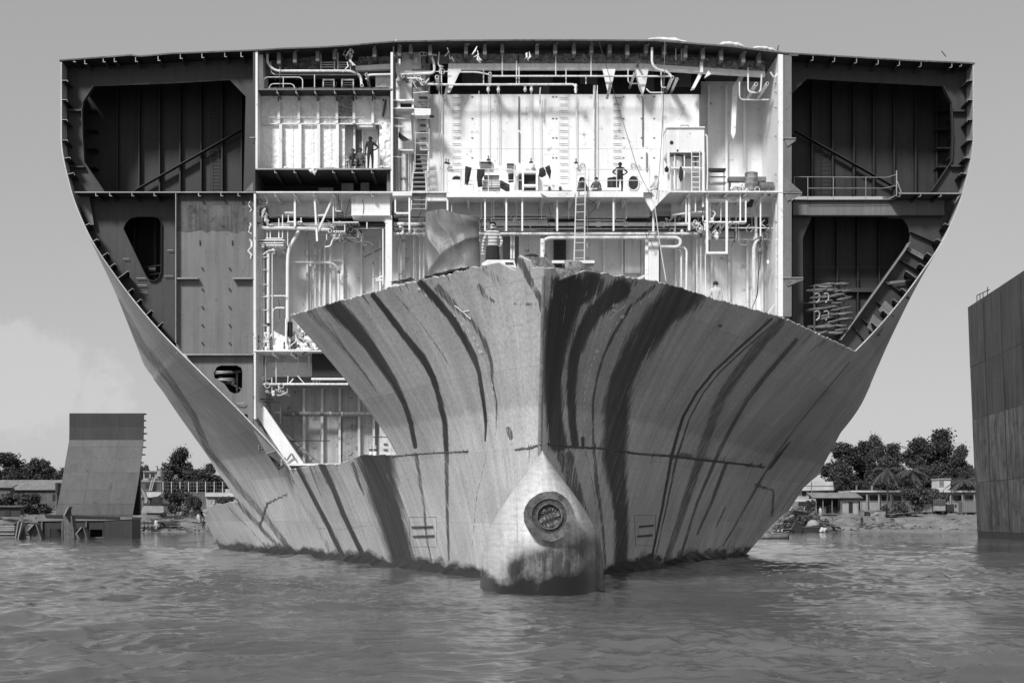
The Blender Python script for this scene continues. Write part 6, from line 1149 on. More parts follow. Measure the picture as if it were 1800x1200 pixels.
for i in range(8): p = a.lerp(b, (i + .5) / 8); MB().bar(p, p + Vector((.5, 0, 0)), .05, .04).build('tread', 'pipe_paint', lo)
c = P(281, 832, 291); MB().tube([c - Vector((0, 0, .6)), c + Vector((0, 0, .4)), c + Vector((0, 0, .6))], [.6, .6, .3], 12).build('roof_tank', 'wall_plaster', o, True)
o = thing('brick_wall', 'long dark brick boundary wall behind the pale bushes', 'wall', G(330, 284)); gbox('wall', 284, 866, 440, 899, 284, .4, 'brick_wall', o); gbox('coping', 284, 864.6, 440, 866, 283.9, .6, 'concrete', o)
o = thing('wire_fence', 'tall wire mesh fence standing on the brick wall', 'fence', G(330, 283.6))
for u in range(286, 440, 15): gbox('post', u, 846, u + .8, 866, 283.7, .1, 'pipe_paint', o)
for v in (847, 853, 859): gbox('wire', 286, v, 440, v + .4, 283.75, .04, 'mid_steel', o)
for u in range(290, 440, 5): gbox('wire', u, 847, u + .25, 865, 283.78, .03, 'mid_steel', o)
o = thing('white_hut', 'low white hut with flat pale roof beside the ship side', 'hut', G(392, 262)); gbox('wall', 362, 872, 420, 899, 262, 5, 'wall_plaster', o); gbox('roof', 360.6, 866, 422, 872.4, 261.4, 6.2, 'roof_white', o); openings(o, [(378, 876, 386, 884), (405, 875, 410, 886)], 262, 'black'); gbox('chimney', 396, 859, 405, 866, 263, 1, 'wall_plaster', o)
o = thing('light_mast', 'thin steel mast with a lamp between the brick building and the bush', 'mast', G(283.5, 266)); MB().tube([G(283.5, 266, -.2), P(283.5, 828, 266)], [.1, .05], 8).build('pole', 'mid_steel', o); MB().bar(P(281.5, 829, 266), P(285, 827, 266), .3, .12).build('lamp_head', 'mid_steel', o)
o = thing('white_house', 'white-roofed house with veranda partly behind the ship side', 'house', G(1436, 272)); gbox('wall', 1404, 861, 1464, 899, 273, 6, 'wall_plaster', o); pp('roof', [(1404, 845), (1464, 846), (1466, 861), (1400, 862)], 272, 6, 'roof_white', o); gbox('roof_seam', 1402, 853, 1465, 853.8, 271.9, .1, 'concrete', o); gbox('veranda_roof', 1392, 877, 1440, 881, 270, 2.6, 'roof_white', o); openings(o, [(1410, 863, 1417, 875), (1422, 863, 1427, 876), (1448, 864, 1456, 876)], 273, 'black'); gbox('balcony_wall', 1400, 872, 1418, 877, 270.6, .2, 'wall_plaster', o); gbox('post', 1426, 846, 1427.4, 899, 269.6, .15, 'mid_steel', o)
o = thing('long_building', 'long low white building with flat roof and dark windows behind the palms', 'building', G(1600, 277)); gbox('wall', 1498, 868, 1730, 900, 277, 7, 'wall_plaster', o); gbox('roof_slab', 1496, 861.6, 1732, 864.6, 275.4, 10, 'roof_white', o); gbox('fascia', 1498, 864.8, 1730, 868.5, 276, .8, 'concrete', o)
openings(o, [(1508 + i * 21, 871, 1523 + i * 21, 880) for i in range(10)], 277, 'shade_glass', 'wall_plaster')
for u in range(1502, 1730, 21): gbox('pillar', u, 868.6, u + 2, 900, 275.8, .3, 'wall_plaster', o)
for u in (1505, 1532): gbox('chimney', u, 853, u + 2, 861.5, 278, .4, 'concrete', o); 
o = thing('rooftop_room', 'small white room with one window on the roof of the long building', 'hut', P(1660, 861, 279)); gbox('wall', 1649, 842, 1671, 861.4, 278, 4, 'roof_white', o); gbox('roof', 1648, 840.4, 1672, 842.2, 277.7, 4.6, 'wall_plaster', o); openings(o, [(1651, 845, 1659, 854)], 278, 'mid_steel', 'wall_plaster')
s_ = shed('open_shed', 'open-sided shed with sloping tin roof in front of the white house', 1432, 1516, 865, 875, 899, 262, 8, 'roof_tin', None, 2, -2, (1434, 1446, 1462, 1478, 1514), 'shed', 9); gbox('wall', 1480, 877, 1509, 902, 262.4, 3, 'wall_plaster', s_); gbox('back_wall', 1434, 875, 1512, 902, 267, .2, 'dark_steel', s_); openings(s_, [(1492, 882, 1499, 902)], 262.4, 'black')
for i in range(9):
    u = 1437 + i * 5; h = random.uniform(5, 14); gbox('stored_gear', u, 899 - h, u + random.uniform(3, 6), 902, 263 + random.uniform(0, 2), 1, random.choice(('dark_steel', 'mid_steel', 'black', 'rust_steel')), s_)
# ---- the broken hull slab on the left
slab = thing('hull_slab', 'broken slab of ship side standing on end, dark band on top, left of the ship', 'ship section', P(165, 945, 162))
pm('slab_dark', .035, .25, .6, .3, .5, .15, .15); pm('slab_mid', .075, .3, .6, .25, .45, .3, .2)
prof = [(726, 122, 253, 162.0), (750, 121.8, 252.6, 162), (773, 121.5, 252, 161.9), (785, 119.5, 251, 161.6), (805, 116, 248.5, 161.0), (830, 111.5, 245.5, 160.2), (860, 106.5, 241, 159.6), (885, 101.5, 236.5, 159.2), (904, 98, 233, 159.0), (911, 98, 232, 159)]
for k in range(len(prof) - 1):
    (v0, a0, b0, d0), (v1, a1, b1, d1) = prof[k], prof[k + 1]; m_ = 3
    for j in range(m_):
        f0, f1 = j / m_, (j + 1) / m_
        q = [P(a0 + (b0 - a0) * f0 + (.12 if j else 0), v0, d0), P(a0 + (b0 - a0) * f1, v0, d0), P(a1 + (b1 - a1) * f1, v1 - .12, d1), P(a1 + (b1 - a1) * f0 + (.12 if j else 0), v1 - .12, d1)]
        off = random.uniform(-.02, .02); q = [p + Vector((0, off, 0)) for p in q]
        MB().prism(q, (0, .16, 0)).build('hull_plate', 'slab_dark' if k < 2 else 'slab_mid', slab)
for i, v in enumerate((726.6, 738, 750, 761, 773, 785, 798, 812, 830)):
    b = float(np.interp(v, [p[0] for p in prof], [p[2] for p in prof])); w_ = (2.4, 2, 2, 4.5, 2.4, 4, 5, 3, 2)[i]
    D_ = float(np.interp(v, [p[0] for p in prof], [p[3] for p in prof])); pp('stiffener', [(b - 3, v - .8), (b + w_, v - .4), (b + w_ * .5, v + 1.4), (b - 3, v + 1.6)], D_ + .2, .8, 'dark_steel', slab)
pb('backing_frame', 128, 734, 246, 905, 162.6, .6, 'dark_steel', slab)
base = thing('cut_hull_block', 'low cut hull block with square openings standing in the shallows under the slab', 'ship section', P(150, 944, 161))
pp('front_plate', [(66, 912), (182, 912), (182, 947), (66, 947)], 157.5, .2, 'dark_steel', base, [[(88, 929), (107, 929), (107, 945), (88, 945)], [(158, 930), (180, 930), (180, 945), (158, 945)], [(128, 930), (140, 930), (140, 945), (128, 945)]])
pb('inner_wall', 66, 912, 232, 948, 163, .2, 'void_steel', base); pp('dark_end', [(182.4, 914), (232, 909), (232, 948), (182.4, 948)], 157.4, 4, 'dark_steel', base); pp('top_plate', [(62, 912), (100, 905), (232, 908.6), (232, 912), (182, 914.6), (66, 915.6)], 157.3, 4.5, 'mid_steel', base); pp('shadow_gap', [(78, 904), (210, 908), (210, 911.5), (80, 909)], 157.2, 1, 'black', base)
for u in (72, 108, 118, 150): pb('rib', u, 916, u + 2.6, 947, 157.2, .25, 'rust_steel', base)
for i, (pts, d_, lb_) in enumerate((([(26, 945), (31, 916), (37, 904), (41, 908), (40, 947)], 154, 'leftmost leaning cut steel bracket in the shallows'), ([(30, 948), (37, 918), (41, 918), (47, 948)], 153, 'narrow upright cut steel bracket beside the leftmost one'), ([(48, 932), (58, 921), (64, 921), (73, 947), (54, 948)], 153.5, 'slanted box-shaped cut steel bracket left of the hull block front'), ([(111, 906), (119, 890), (124, 891), (126, 906), (131, 946), (112, 947)], 154, 'tallest torn steel bracket standing in front of the hull block'), ([(132, 938), (142, 926), (147, 926), (154, 947), (135, 947)], 153.5, 'slanted cut steel bracket right of the tallest torn one'))):
    o = thing('steel_bracket', lb_, 'steel scrap', P(pts[0][0], 947, d_), 'cut brackets in the shallows'); pp('web', pts, d_, .06, 'rust_steel', o)
    pp('edge_plate', [pts[0], pts[1], (pts[1][0] + 2, pts[1][1]), (pts[0][0] + 2, pts[0][1])], d_ - .8, 1.5, 'edge_steel', o); a, b = pts[-2], pts[-1]; pp('edge_plate', [pts[-3], pts[-2], (pts[-2][0] - 2, pts[-2][1]), (pts[-3][0] - 2, pts[-3][1])], d_ - .6, 1.2, 'rust_steel', o)
o = thing('plate_stack', 'stack of long steel plates at the left edge of the shallows', 'steel scrap', P(5, 942, 160))
for i in range(7): pb('plate', -20 + random.uniform(-6, 0), 920 + i * 3.3, 25 + random.uniform(-1, 1.5), 922.6 + i * 3.3, 160 + random.uniform(-.2, .2), 5, random.choice(('mid_steel', 'rust_steel', 'edge_steel')), o)
o = tag(MB().tube([P(154, 946, 155), P(184, 944.6, 155.5)], .12, 6).build('floating_beam', 'rust_steel'), 'short dark beam lying in the water below the hull block', 'beam')
o = tag(MB().bar(P(236, 938.4, 219), P(297, 938, 224), .5, .16).build('steel_beam', 'rust_steel'), 'long low steel beam lying along the waterline right of the hull block', 'beam')
o = tag(MB().prism([P(231, 934, 170), P(239, 933.6, 170), P(240, 941, 170), P(231, 941.6, 170)], (0, 1.5, 0)).build('scrap_block', 'dark_steel'), 'small dark steel offcut against the right foot of the hull block', 'steel scrap')
# ---- neighbouring ship on the right
nb = thing('neighbour_ship', 'sheer streaked side of another ship cut off at the right edge', 'ship', (55, 150, 0))
pm('far_hull_dark', .075, .35, .6, .8, .4, .3, .15); pm('far_hull_light', .13, .4, .6, .9, .45, .8, .2); pm('far_hull_wet', .02, .3, .5, .2)
zl = [-1.5, .75, 6.3, 13.5, 19.5, 26.4]; xb = [56.7, 56.6, 56.3, 56.0, 55.75, 55.5]; dl = [163, 155.5, 148, 140, 131, 121, 110, 96]
for i in range(len(dl) - 1):
    for k in range(5):
        dx = lambda D_: -(163 - D_) * .115; q = []
        for (D_, z, x) in ((dl[i] - .02, zl[k], xb[k]), (dl[i + 1] + .02, zl[k], xb[k]), (dl[i + 1] + .02, zl[k + 1] - .03, xb[k + 1]), (dl[i] - .02, zl[k + 1] - .03, xb[k + 1])): q.append(Vector((x + dx(D_), D_, z + (0 if k < 4 or z < 20 else .0))))
        off = random.uniform(-.015, .015); MB().prism([p + Vector((off, 0, 0)) for p in q], (.4, 0, 0)).build('hull_plate', ('far_hull_wet', 'far_hull_light', 'far_hull_light', 'far_hull_dark', 'far_hull_dark')[k], nb)
MB().prism([Vector((56.9, 163, -1.5)), Vector((85, 163, -1.5)), Vector((85, 163, 26.2)), Vector((55.9, 163, 26.2))], (0, -.3, 0)).build('cut_end', 'far_hull_dark', nb)
MB().prism([Vector((55.7, 162.6, 26.2)), Vector((49, 96, 26.2)), Vector((80, 96, 26.2)), Vector((80, 162.6, 26.2))], (0, 0, -.2)).build('deck', 'dark_steel', nb)
rl = MB().tube([(56.2, 162, 27.6), (56.2, 158, 27.6)], .05, 6).build('railing', 'dark_steel', nb)
for D_ in (162, 161, 160, 158.6): MB().tube([(56.2, D_, 26.1), (56.2, D_, 27.6 if D_ > 159 else 28)], .05, 6).build('post', 'dark_steel', rl)
for i in range(7): MB().bar(Vector((56.5 - (163 - d_) * .115 - .06, d_, 1)), Vector((55.5 - (163 - d_) * .115 - .06, d_, 26)), .05, .1).build('weld_seam', 'dark_steel', nb) if (d_ := dl[i]) < 160 else None
# ---- excavator
ex = thing('excavator', 'tracked excavator with pale counterweight and raised boom by the slab', 'excavator', G(266, 236))
g0 = G(266, 236); k = 236 / F
for dy in (0, 2.2):
    tr_ = MB(); x0, x1 = P(246, 900, 236).x, P(284, 900, 236).x; q = []
    for i in range(24):
        a = i / 24 * 6.283; ca, sa = math.cos(a), math.sin(a); q.append(Vector((((x0 + x1) / 2) + (x1 - x0) / 2 * math.copysign(abs(ca) ** .5, ca), 236 + dy - .3, g0.z + .5 + .5 * math.copysign(abs(sa) ** .7, sa))))
    t_ = tr_.prism(q, (0, .6, 0)).build('track', 'rubber', ex)
    for i in range(5): c = Vector((x0 + .5 + (x1 - x0 - 1) * i / 4, 236 + dy - .34, g0.z + .42)); MB().tube([c, c - Vector((0, .06, 0))], .3, 12).build('wheel', 'mid_steel', t_)
pp('house', [(252, 889), (256, 888.6), (287.4, 889), (287.8, 899), (284, 901), (249, 901), (248, 898)], 235.6, 3, 'machine_paint', ex); pp('cab', [(268, 873), (280, 872), (284, 888.4), (264, 888.4)], 235.9, 1.6, 'black', ex); pp('cab_window', [(270, 875), (278, 874.4), (280, 884), (267.6, 884)], 235.85, .04, 'shade_glass', ex); pb('engine_hood', 252, 884, 264, 889, 236.3, 2, 'dark_steel', ex); pb('turntable', 258, 901, 276, 904, 236, 2.4, 'dark_steel', ex)
bm_ = pp('boom', [(254, 888), (257, 887), (259, 880), (257.5, 872), (253, 864), (246, 854), (240, 849), (239, 852), (243, 858), (250, 868), (253.6, 877)], 236.8, .6, 'machine_paint', ex)
for a, b in (((255, 862), (262, 884)), ((245, 860), (251, 874))): MB().tube([P(*a, 236.5), P(*b, 236.5)], .1, 7).build('hydraulic_ram', 'mid_steel', ex)
for pts in ([(248, 898), (244, 908), (247, 912), (252, 904)], [(268, 902), (266, 912), (272, 913), (274, 903)]): pass
# ---- scrap on the beach
def plates(label, u0, u1, D, n, seed, spread, mats=('rust_steel', 'mid_steel', 'edge_steel')):
    r = random.Random(seed); o = thing('plate_heap', label, 'steel scrap', G((u0 + u1) / 2, D))
    for i in range(n):
        c = G(r.uniform(u0, u1), D + r.uniform(-spread, spread), .12 + i * .06); L = r.uniform(1, 3.2); a = r.uniform(-.25, .25); d = Vector((math.cos(a), math.sin(a) * .5, r.uniform(-.05, .12))); MB().bar(c - d * L / 2, c + d * L / 2, r.uniform(.5, 1.6), .06).build('plate', r.choice(mats), o)
    return o
plates('heap of flat steel plates behind the crouching worker', 288, 342, 244, 13, 1, 3); plates('long low pile of dark plates in front of the pale bush', 292, 352, 252, 12, 2, 2, ('dark_steel', 'rust_steel')); plates('scattered plates beside the excavator tracks', 288, 312, 238, 5, 3, 2); plates('pile of cut plates at the foot of the lean-to', 30, 92, 240, 12, 4, 3)
plates('low row of pallets and plates left of the trucks', 1568, 1612, 256, 14, 5, 1.5, ('dark_steel', 'wood', 'rust_steel'))
o = thing('steel_tube', 'pale wide steel tube lying on the beach by the ship side', 'pipe', G(370, 231)); a, b = P(357, 905, 231), P(384, 891, 233); MB().tube([a, b], .75, 16, False).build('shell', 'edge_steel', o, True); MB().tube([a, b], .7, 16, False).build('lining', 'dark_steel', o, True); cluster(372, 880, 398, 900, 26, 232, 31, o, ('rust_steel', 'cream_paint', 'dark_steel'))
def heap(label, u0, u1, vt, D, n, seed):
    r = random.Random(seed); o = thing('scrap_heap', label, 'scrap heap', G((u0 + u1) / 2, D)); mb_ = MB(); mats = ('scrap', 'rust_steel', 'dark_steel', 'edge_steel'); um = u0 + (u1 - u0) * .34
    for i in range(n):
        f = r.random(); u = u0 + (u1 - u0) * f; g = G(u, D + r.uniform(-3, 4)); t = (u - um) / (u1 - um) if u > um else (um - u) / (um - u0); hmax = max(.2, (1 - t) * (P(um, vt, D).z - g.z)); c = g + Vector((0, 0, hmax * r.random() ** .6)); d = Vector((r.uniform(-1, 1), r.uniform(-.6, .6), r.uniform(-.35, .35))).normalized(); L = r.choice((.4, .7, 1.1, 1.8, 2.6)); w = r.uniform(.05, .4)
        (MB().bar(c - d * L / 2, c + d * L / 2, w, r.uniform(.04, .3)) if r.random() < .7 else MB().tube(fillet([c - d * L / 2, c, c + d.cross(Vector((0, 1, 0))) * L * .5], .3), w * .4, 6)).build('scrap_piece', r.choice(mats), o)
    core = MB(); V = [G(u0, D + 3), G(u1, D + 3), P(um + 8, vt + 8, D + 2), P(um - 8, vt + 8, D + 2)]; core.prism([V[0], V[1], V[2], V[3]], (0, 3, 0)).build('core', 'scrap', o); return o
heap('big dark heap of steel scrap at the waterline right of the bow', 1362, 1476, 889, 231, 280, 11)
o = thing('cut_pipe', 'dark open-ended pipe at the foot of the scrap heap', 'pipe', G(1403, 226.5)); c = P(1403, 928, 226.5); MB().tube([c, c + Vector((.3, 3, 0))], .85, 18, False).build('shell', 'rust_steel', o, True); MB().tube([c + Vector((0, .1, 0)), c + Vector((.3, 2.9, 0))], .8, 18).build('mouth', 'black', o)
o = thing('steel_tank', 'dark steel tank block between the open pipe and the white rag', 'tank', G(1427, 227)); pp('body', [(1411, 926), (1440, 922), (1440, 938), (1412, 938)], 226.6, 2, 'dark_steel', o); pb('rim', 1410.6, 925, 1440.6, 926.4, 226.5, 2.2, 'rust_steel', o)
c = P(1429, 924, 227.4); V = []; q = []
for i in range(9):
    for j in range(18): a = j / 18 * 6.283; e = i / 8 * 1.57; rr = 1 + .08 * math.sin(a * 5 + i); V.append(c + Vector((1.05 * rr * math.cos(e) * math.cos(a), .8 * rr * math.cos(e) * math.sin(a), 1.0 * rr * math.sin(e) - .05)))
for i in range(8):
    for j in range(18): q.append((i * 18 + j, i * 18 + (j + 1) % 18, (i + 1) * 18 + (j + 1) % 18, (i + 1) * 18 + j))
tag(MB().add(V, q).build('white_sack', 'cloth_grey', None, True), 'bulging white sack on top of the dark tank block', 'sack')
o = MB(); o.tube([P(1441, 934, 226), P(1445, 930, 226), P(1449, 932, 226), P(1453, 928, 226)], [.15, .45, .4, .1], 8); tag(o.build('white_rag', 'cloth_light', None, True), 'crumpled white sheet at the water edge beside the dark tank', 'cloth')
# small boat
bt = thing('rowing_boat', 'low dark wooden boat moored at the bow, right side', 'boat', P(1362, 946, 155)); V = []; q = []; n = 16; L0, L1 = P(1334, 946, 155).x, P(1387, 946, 155).x
for i in range(n + 1):
    t = i / n; x = L0 + (L1 - L0) * t; w = .75 * (1 - abs(2 * t - 1) ** 2.6) + .06; sh = .25 * abs(2 * t - 1) ** 2
    for (dy, z) in ((-w, .55 + sh), (-w * .75, .1), (0, -.15), (w * .75, .1), (w, .55 + sh)): V.append((x, 155 + dy, z))
for i in range(n):
    for j in range(4): q.append((i * 5 + j, i * 5 + j + 1, i * 5 + j + 6, i * 5 + j + 5))
h_ = MB().add(V, q).build('hull', 'wood', bt, True); h_.modifiers.new('s', 'SOLIDIFY').thickness = .05
for t in (.3, .5, .7): x = L0 + (L1 - L0) * t; MB().box((x - .12, 154.35, .38), (x + .12, 155.65, .42)).build('thwart', 'wood', bt)
for dy in (-1, 1): MB().tube([(L0 + (L1 - L0) * i / 8, 155 + dy * (.75 * (1 - abs(i / 4 - 1) ** 2.6) + .06), .57 + .25 * abs(i / 4 - 1) ** 2) for i in range(9)], .04, 6).build('gunwale', 'wood', bt)
cluster(1340, 932, 1375, 938, 14, 155, 41, bt, ('rust_steel', 'dark_steel', 'cream_paint'))
# trucks, container, bins
def truck(label, u0, u1, vt, D, cabside, bodymat, rail=False):
    o = thing('truck', label, 'truck', G((u0 + u1) / 2, D)); g = G(u0, D); vb = HZ - (g.z - CH) * F / D; h = vb - vt; w = u1 - u0; cw = w * .3
    ca, cb_ = (u0, u0 + cw) if cabside < 0 else (u1 - cw, u1); ba, bb = (u0 + cw + 1, u1) if cabside < 0 else (u0, u1 - cw - 1)
    pp('cab', [(ca + (1 if cabside < 0 else 0), vt + h * .12), (cb_ - (1 if cabside > 0 else 0), vt + h * .12), (cb_, vb - h * .5), (cb_, vb - h * .22), (ca, vb - h * .22), (ca, vb - h * .5)], D, 2, 'machine_paint', o); pb('cab_window', ca + 1.4, vt + h * .2, cb_ - 1.4, vt + h * .42, D - .05, .06, 'shade_glass', o); pb('load_bed', ba, vt + h * (.1 if rail else .2), bb, vb - h * .28, D - .1, 2.2, bodymat, o); pb('chassis', u0, vb - h * .28, u1, vb - h * .16, D + .2, 1.6, 'black', o)
    if rail:
        for i in range(8): u = ba + (bb - ba) * i / 7; pb('stake', u - .3, vt, u + .3, vb - h * .3, D - .2, .1, 'edge_steel', o)
    for u in (u0 + w * .16, u1 - w * .3, u1 - w * .14): c = P(u, vb - h * .14, D - .15); rr = h * .15 * D / F; wh = MB().tube([c, c + Vector((0, .35, 0))], rr, 14).build('wheel', 'rubber', o, True); MB().tube([c - Vector((0, .03, 0)), c], rr * .5, 10).build('rim', 'mid_steel', wh)
    return o
truck('small truck with pale sided bed, leftmost of the parked trucks', 1613, 1641, 880, 258, -1, 'wall_plaster'); truck('small dark truck between the container and the tipper', 1664, 1683, 881, 260, 1, 'dark_steel'); truck('tipper truck with slatted sides next to the neighbouring hull', 1692, 1726, 877, 256, 1, 'mid_steel', True)
o = thing('steel_container', 'dark square steel container between the parked trucks', 'container', G(1651, 257)); pb('box', 1640.6, 877, 1662, 897.5, 257, 3, 'rust_steel', o); pb('lower_panel', 1640.8, 889, 1661.8, 897.4, 256.9, .08, 'machine_paint', o)
for i in range(6): pb('rib', 1642 + i * 3.4, 878, 1642.8 + i * 3.4, 888.6, 256.9, .08, 'dark_steel', o)
for i, (u, w_, h_, m_, lb_) in enumerate(((1512, 7, 12, 'mid_steel', 'grey drum-like bin right of the open shed'), (1522, 6, 10, 'dark_steel', 'dark bin second from the open shed'), (1544, 13, 11, 'concrete', 'pale square crate near the man carrying a load'), (1530, 9, 8, 'wall_plaster', 'small white cabinet left of the pale crate'), (1596, 6, 9, 'mid_steel', 'upright grey frame left of the leftmost truck'), (1686, 7, 8, 'rust_steel', 'rusty bin between the dark truck and the tipper'))):
    g = G(u, 256); vb = HZ - (g.z - CH) * F / 256; o = thing('bin', lb_, 'bin', g); pp('body', [(u, vb - h_), (u + w_, vb - h_), (u + w_ - .6, vb + 1), (u + .6, vb + 1)], 255, 1, m_, o); pb('lid', u - .4, vb - h_ - .8, u + w_ + .4, vb - h_ - .1, 254.9, 1.2, 'mid_steel', o)
# ropes and debris on the beach
deb = MB(); r = random.Random(77)
for i in range(700):
    u = r.choice((r.uniform(240, 400), r.uniform(1380, 1725), r.uniform(-30, 130))); g = G(u, r.uniform(229.5, 256), .02); d = Vector((r.uniform(-1, 1), r.uniform(-1, 1), r.uniform(-.1, .2))).normalized() * r.choice((.1, .2, .3, .8)); deb.bar(g - d, g + d, r.uniform(.05, .3), r.uniform(.03, .16))
o = deb.build('beach_debris', 'scrap'); o['kind'] = 'stuff'; tag(o, 'scattered scraps and litter over the muddy beach', 'debris')
for i, (a, b, c_) in enumerate((((1500, 905), (1580, 936), 'left'), ((1560, 902), (1600, 930), 'middle'), ((1640, 903), (1690, 925), 'right'))):
    q = []
    for k_ in range(15):
        t = k_ / 14; u = a[0] + (b[0] - a[0]) * t; D_ = 256 - 25 * t; q.append(G(u + .6 * math.sin(k_), D_, .06))
    tag(MB().tube(q, .05, 5).build('hauling_rope', 'dark_pipe'), f'{c_}most dark hauling rope running down the right beach' if c_ != 'middle' else 'dark hauling rope in the middle of three on the right beach', 'rope', 'hauling ropes on the beach')
# ------------------------------------------------------------------ people
BONES = [('pelvis', 'spine', 'T'), ('spine', 'chest', 'T'), ('chest', 'neck', 'T'), ('neck', 'jaw', 'K'), ('jaw', 'head', 'K'), ('head', 'crown', 'K')]
for sd in 'LR': BONES += [('chest', 'sh' + sd, 'T'), ('sh' + sd, 'el' + sd, 'U'), ('el' + sd, 'wr' + sd, 'A'), ('wr' + sd, 'ha' + sd, 'A'), ('pelvis', 'hip' + sd, 'P'), ('hip' + sd, 'kn' + sd, 'P'), ('kn' + sd, 'an' + sd, 'S'), ('an' + sd, 'to' + sd, 'F')]
RAD = dict(pelvis=.145, spine=.135, chest=.15, neck=.056, jaw=.072, head=.094, crown=.066, sh=.072, el=.046, wr=.033, ha=.036, hip=.095, kn=.064, an=.043, to=.036)
STAND = dict(pelvis=(0, 0, .93), spine=(0, 0, 1.09), chest=(0, .01, 1.29), neck=(0, .01, 1.44), jaw=(0, -.015, 1.50), head=(0, -.005, 1.58), crown=(0, .005, 1.645),
 shL=(-.17, .01, 1.37), elL=(-.23, .03, 1.1), wrL=(-.24, -.02, .86), haL=(-.235, -.04, .79), shR=(.17, .01, 1.37), elR=(.23, .03, 1.1), wrR=(.24, -.02, .86), haR=(.235, -.04, .79),
 hipL=(-.09, 0, .87), knL=(-.11, -.02, .47), anL=(-.11, .02, .08), toL=(-.13, -.13, .035), hipR=(.09, 0, .87), knR=(.11, -.02, .47), anR=(.11, .02, .08), toR=(.13, -.13, .035))
def pose(base=STAND, drop=0, **kw):
    d = {k: (v[0], v[1], v[2]) for k, v in base.items()}
    if drop:
        for k in ('pelvis', 'spine', 'chest', 'neck', 'jaw', 'head', 'crown', 'shL', 'shR', 'elL', 'elR', 'wrL', 'wrR', 'haL', 'haR', 'hipL', 'hipR'): d[k] = (d[k][0], d[k][1], d[k][2] - drop)
    d.update(kw); return d
HIPS = pose(elL=(-.42, .06, 1.16), wrL=(-.21, -.06, 1.0), haL=(-.15, -.11, .98), elR=(.42, .06, 1.16), wrR=(.21, -.06, 1.0), haR=(.15, -.11, .98))
AKIMBO = pose(elR=(.42, .05, 1.17), wrR=(.2, -.05, 1.01), haR=(.14, -.1, .99), knL=(-.1, -.06, .47))
CHAIR = pose(drop=.45, knL=(-.15, -.42, .5), anL=(-.16, -.38, .08), toL=(-.17, -.52, .035), knR=(.15, -.42, .5), anR=(.16, -.38, .08), toR=(.17, -.52, .035), elL=(-.26, -.1, .68), wrL=(-.16, -.3, .6), haL=(-.12, -.37, .58), elR=(.26, -.1, .68), wrR=(.16, -.3, .6), haR=(.12, -.37, .58))
SLUMP = pose(CHAIR, spine=(0, -.04, .64), chest=(0, -.14, .82), neck=(0, -.22, .95), jaw=(0, -.27, .99), head=(0, -.28, 1.06), crown=(0, -.27, 1.12), shL=(-.16, -.13, .9), shR=(.16, -.13, .9), elL=(-.24, -.3, .68), elR=(.24, -.3, .68), wrL=(-.08, -.36, .86), haL=(-.05, -.37, .93), wrR=(.1, -.4, .62), haR=(.05, -.43, .6))
FLOOR = pose(drop=.8, knL=(-.36, -.26, .2), anL=(.02, -.34, .09), toL=(.12, -.38, .06), knR=(.36, -.26, .2), anR=(-.02, -.4, .07), toR=(-.12, -.44, .05), elL=(-.28, -.1, .3), wrL=(-.14, -.3, .26), haL=(-.06, -.34, .25), elR=(.28, -.1, .3), wrR=(.16, -.32, .26), haR=(.1, -.38, .25))
SQUAT = pose(drop=.66, knL=(-.17, -.32, .5), anL=(-.13, .0, .08), knR=(.17, -.32, .5), anR=(.13, 0, .08), elL=(-.24, -.2, .52), wrL=(-.1, -.38, .5), haL=(-.04, -.42, .48), elR=(.24, -.2, .52), wrR=(.12, -.38, .46), haR=(.05, -.43, .44))
SQUAT.update(spine=(0, -.06, .42), chest=(0, -.14, .6), neck=(0, -.2, .74), jaw=(0, -.24, .79), head=(0, -.25, .87), crown=(0, -.24, .93), shL=(-.17, -.14, .68), shR=(.17, -.14, .68))
PROW = pose(elR=(.27, -.04, 1.12), wrR=(.2, -.2, .95), haR=(.17, -.27, .92), elL=(-.27, .04, 1.1), wrL=(-.3, 0, .86), haL=(-.3, -.03, .78))
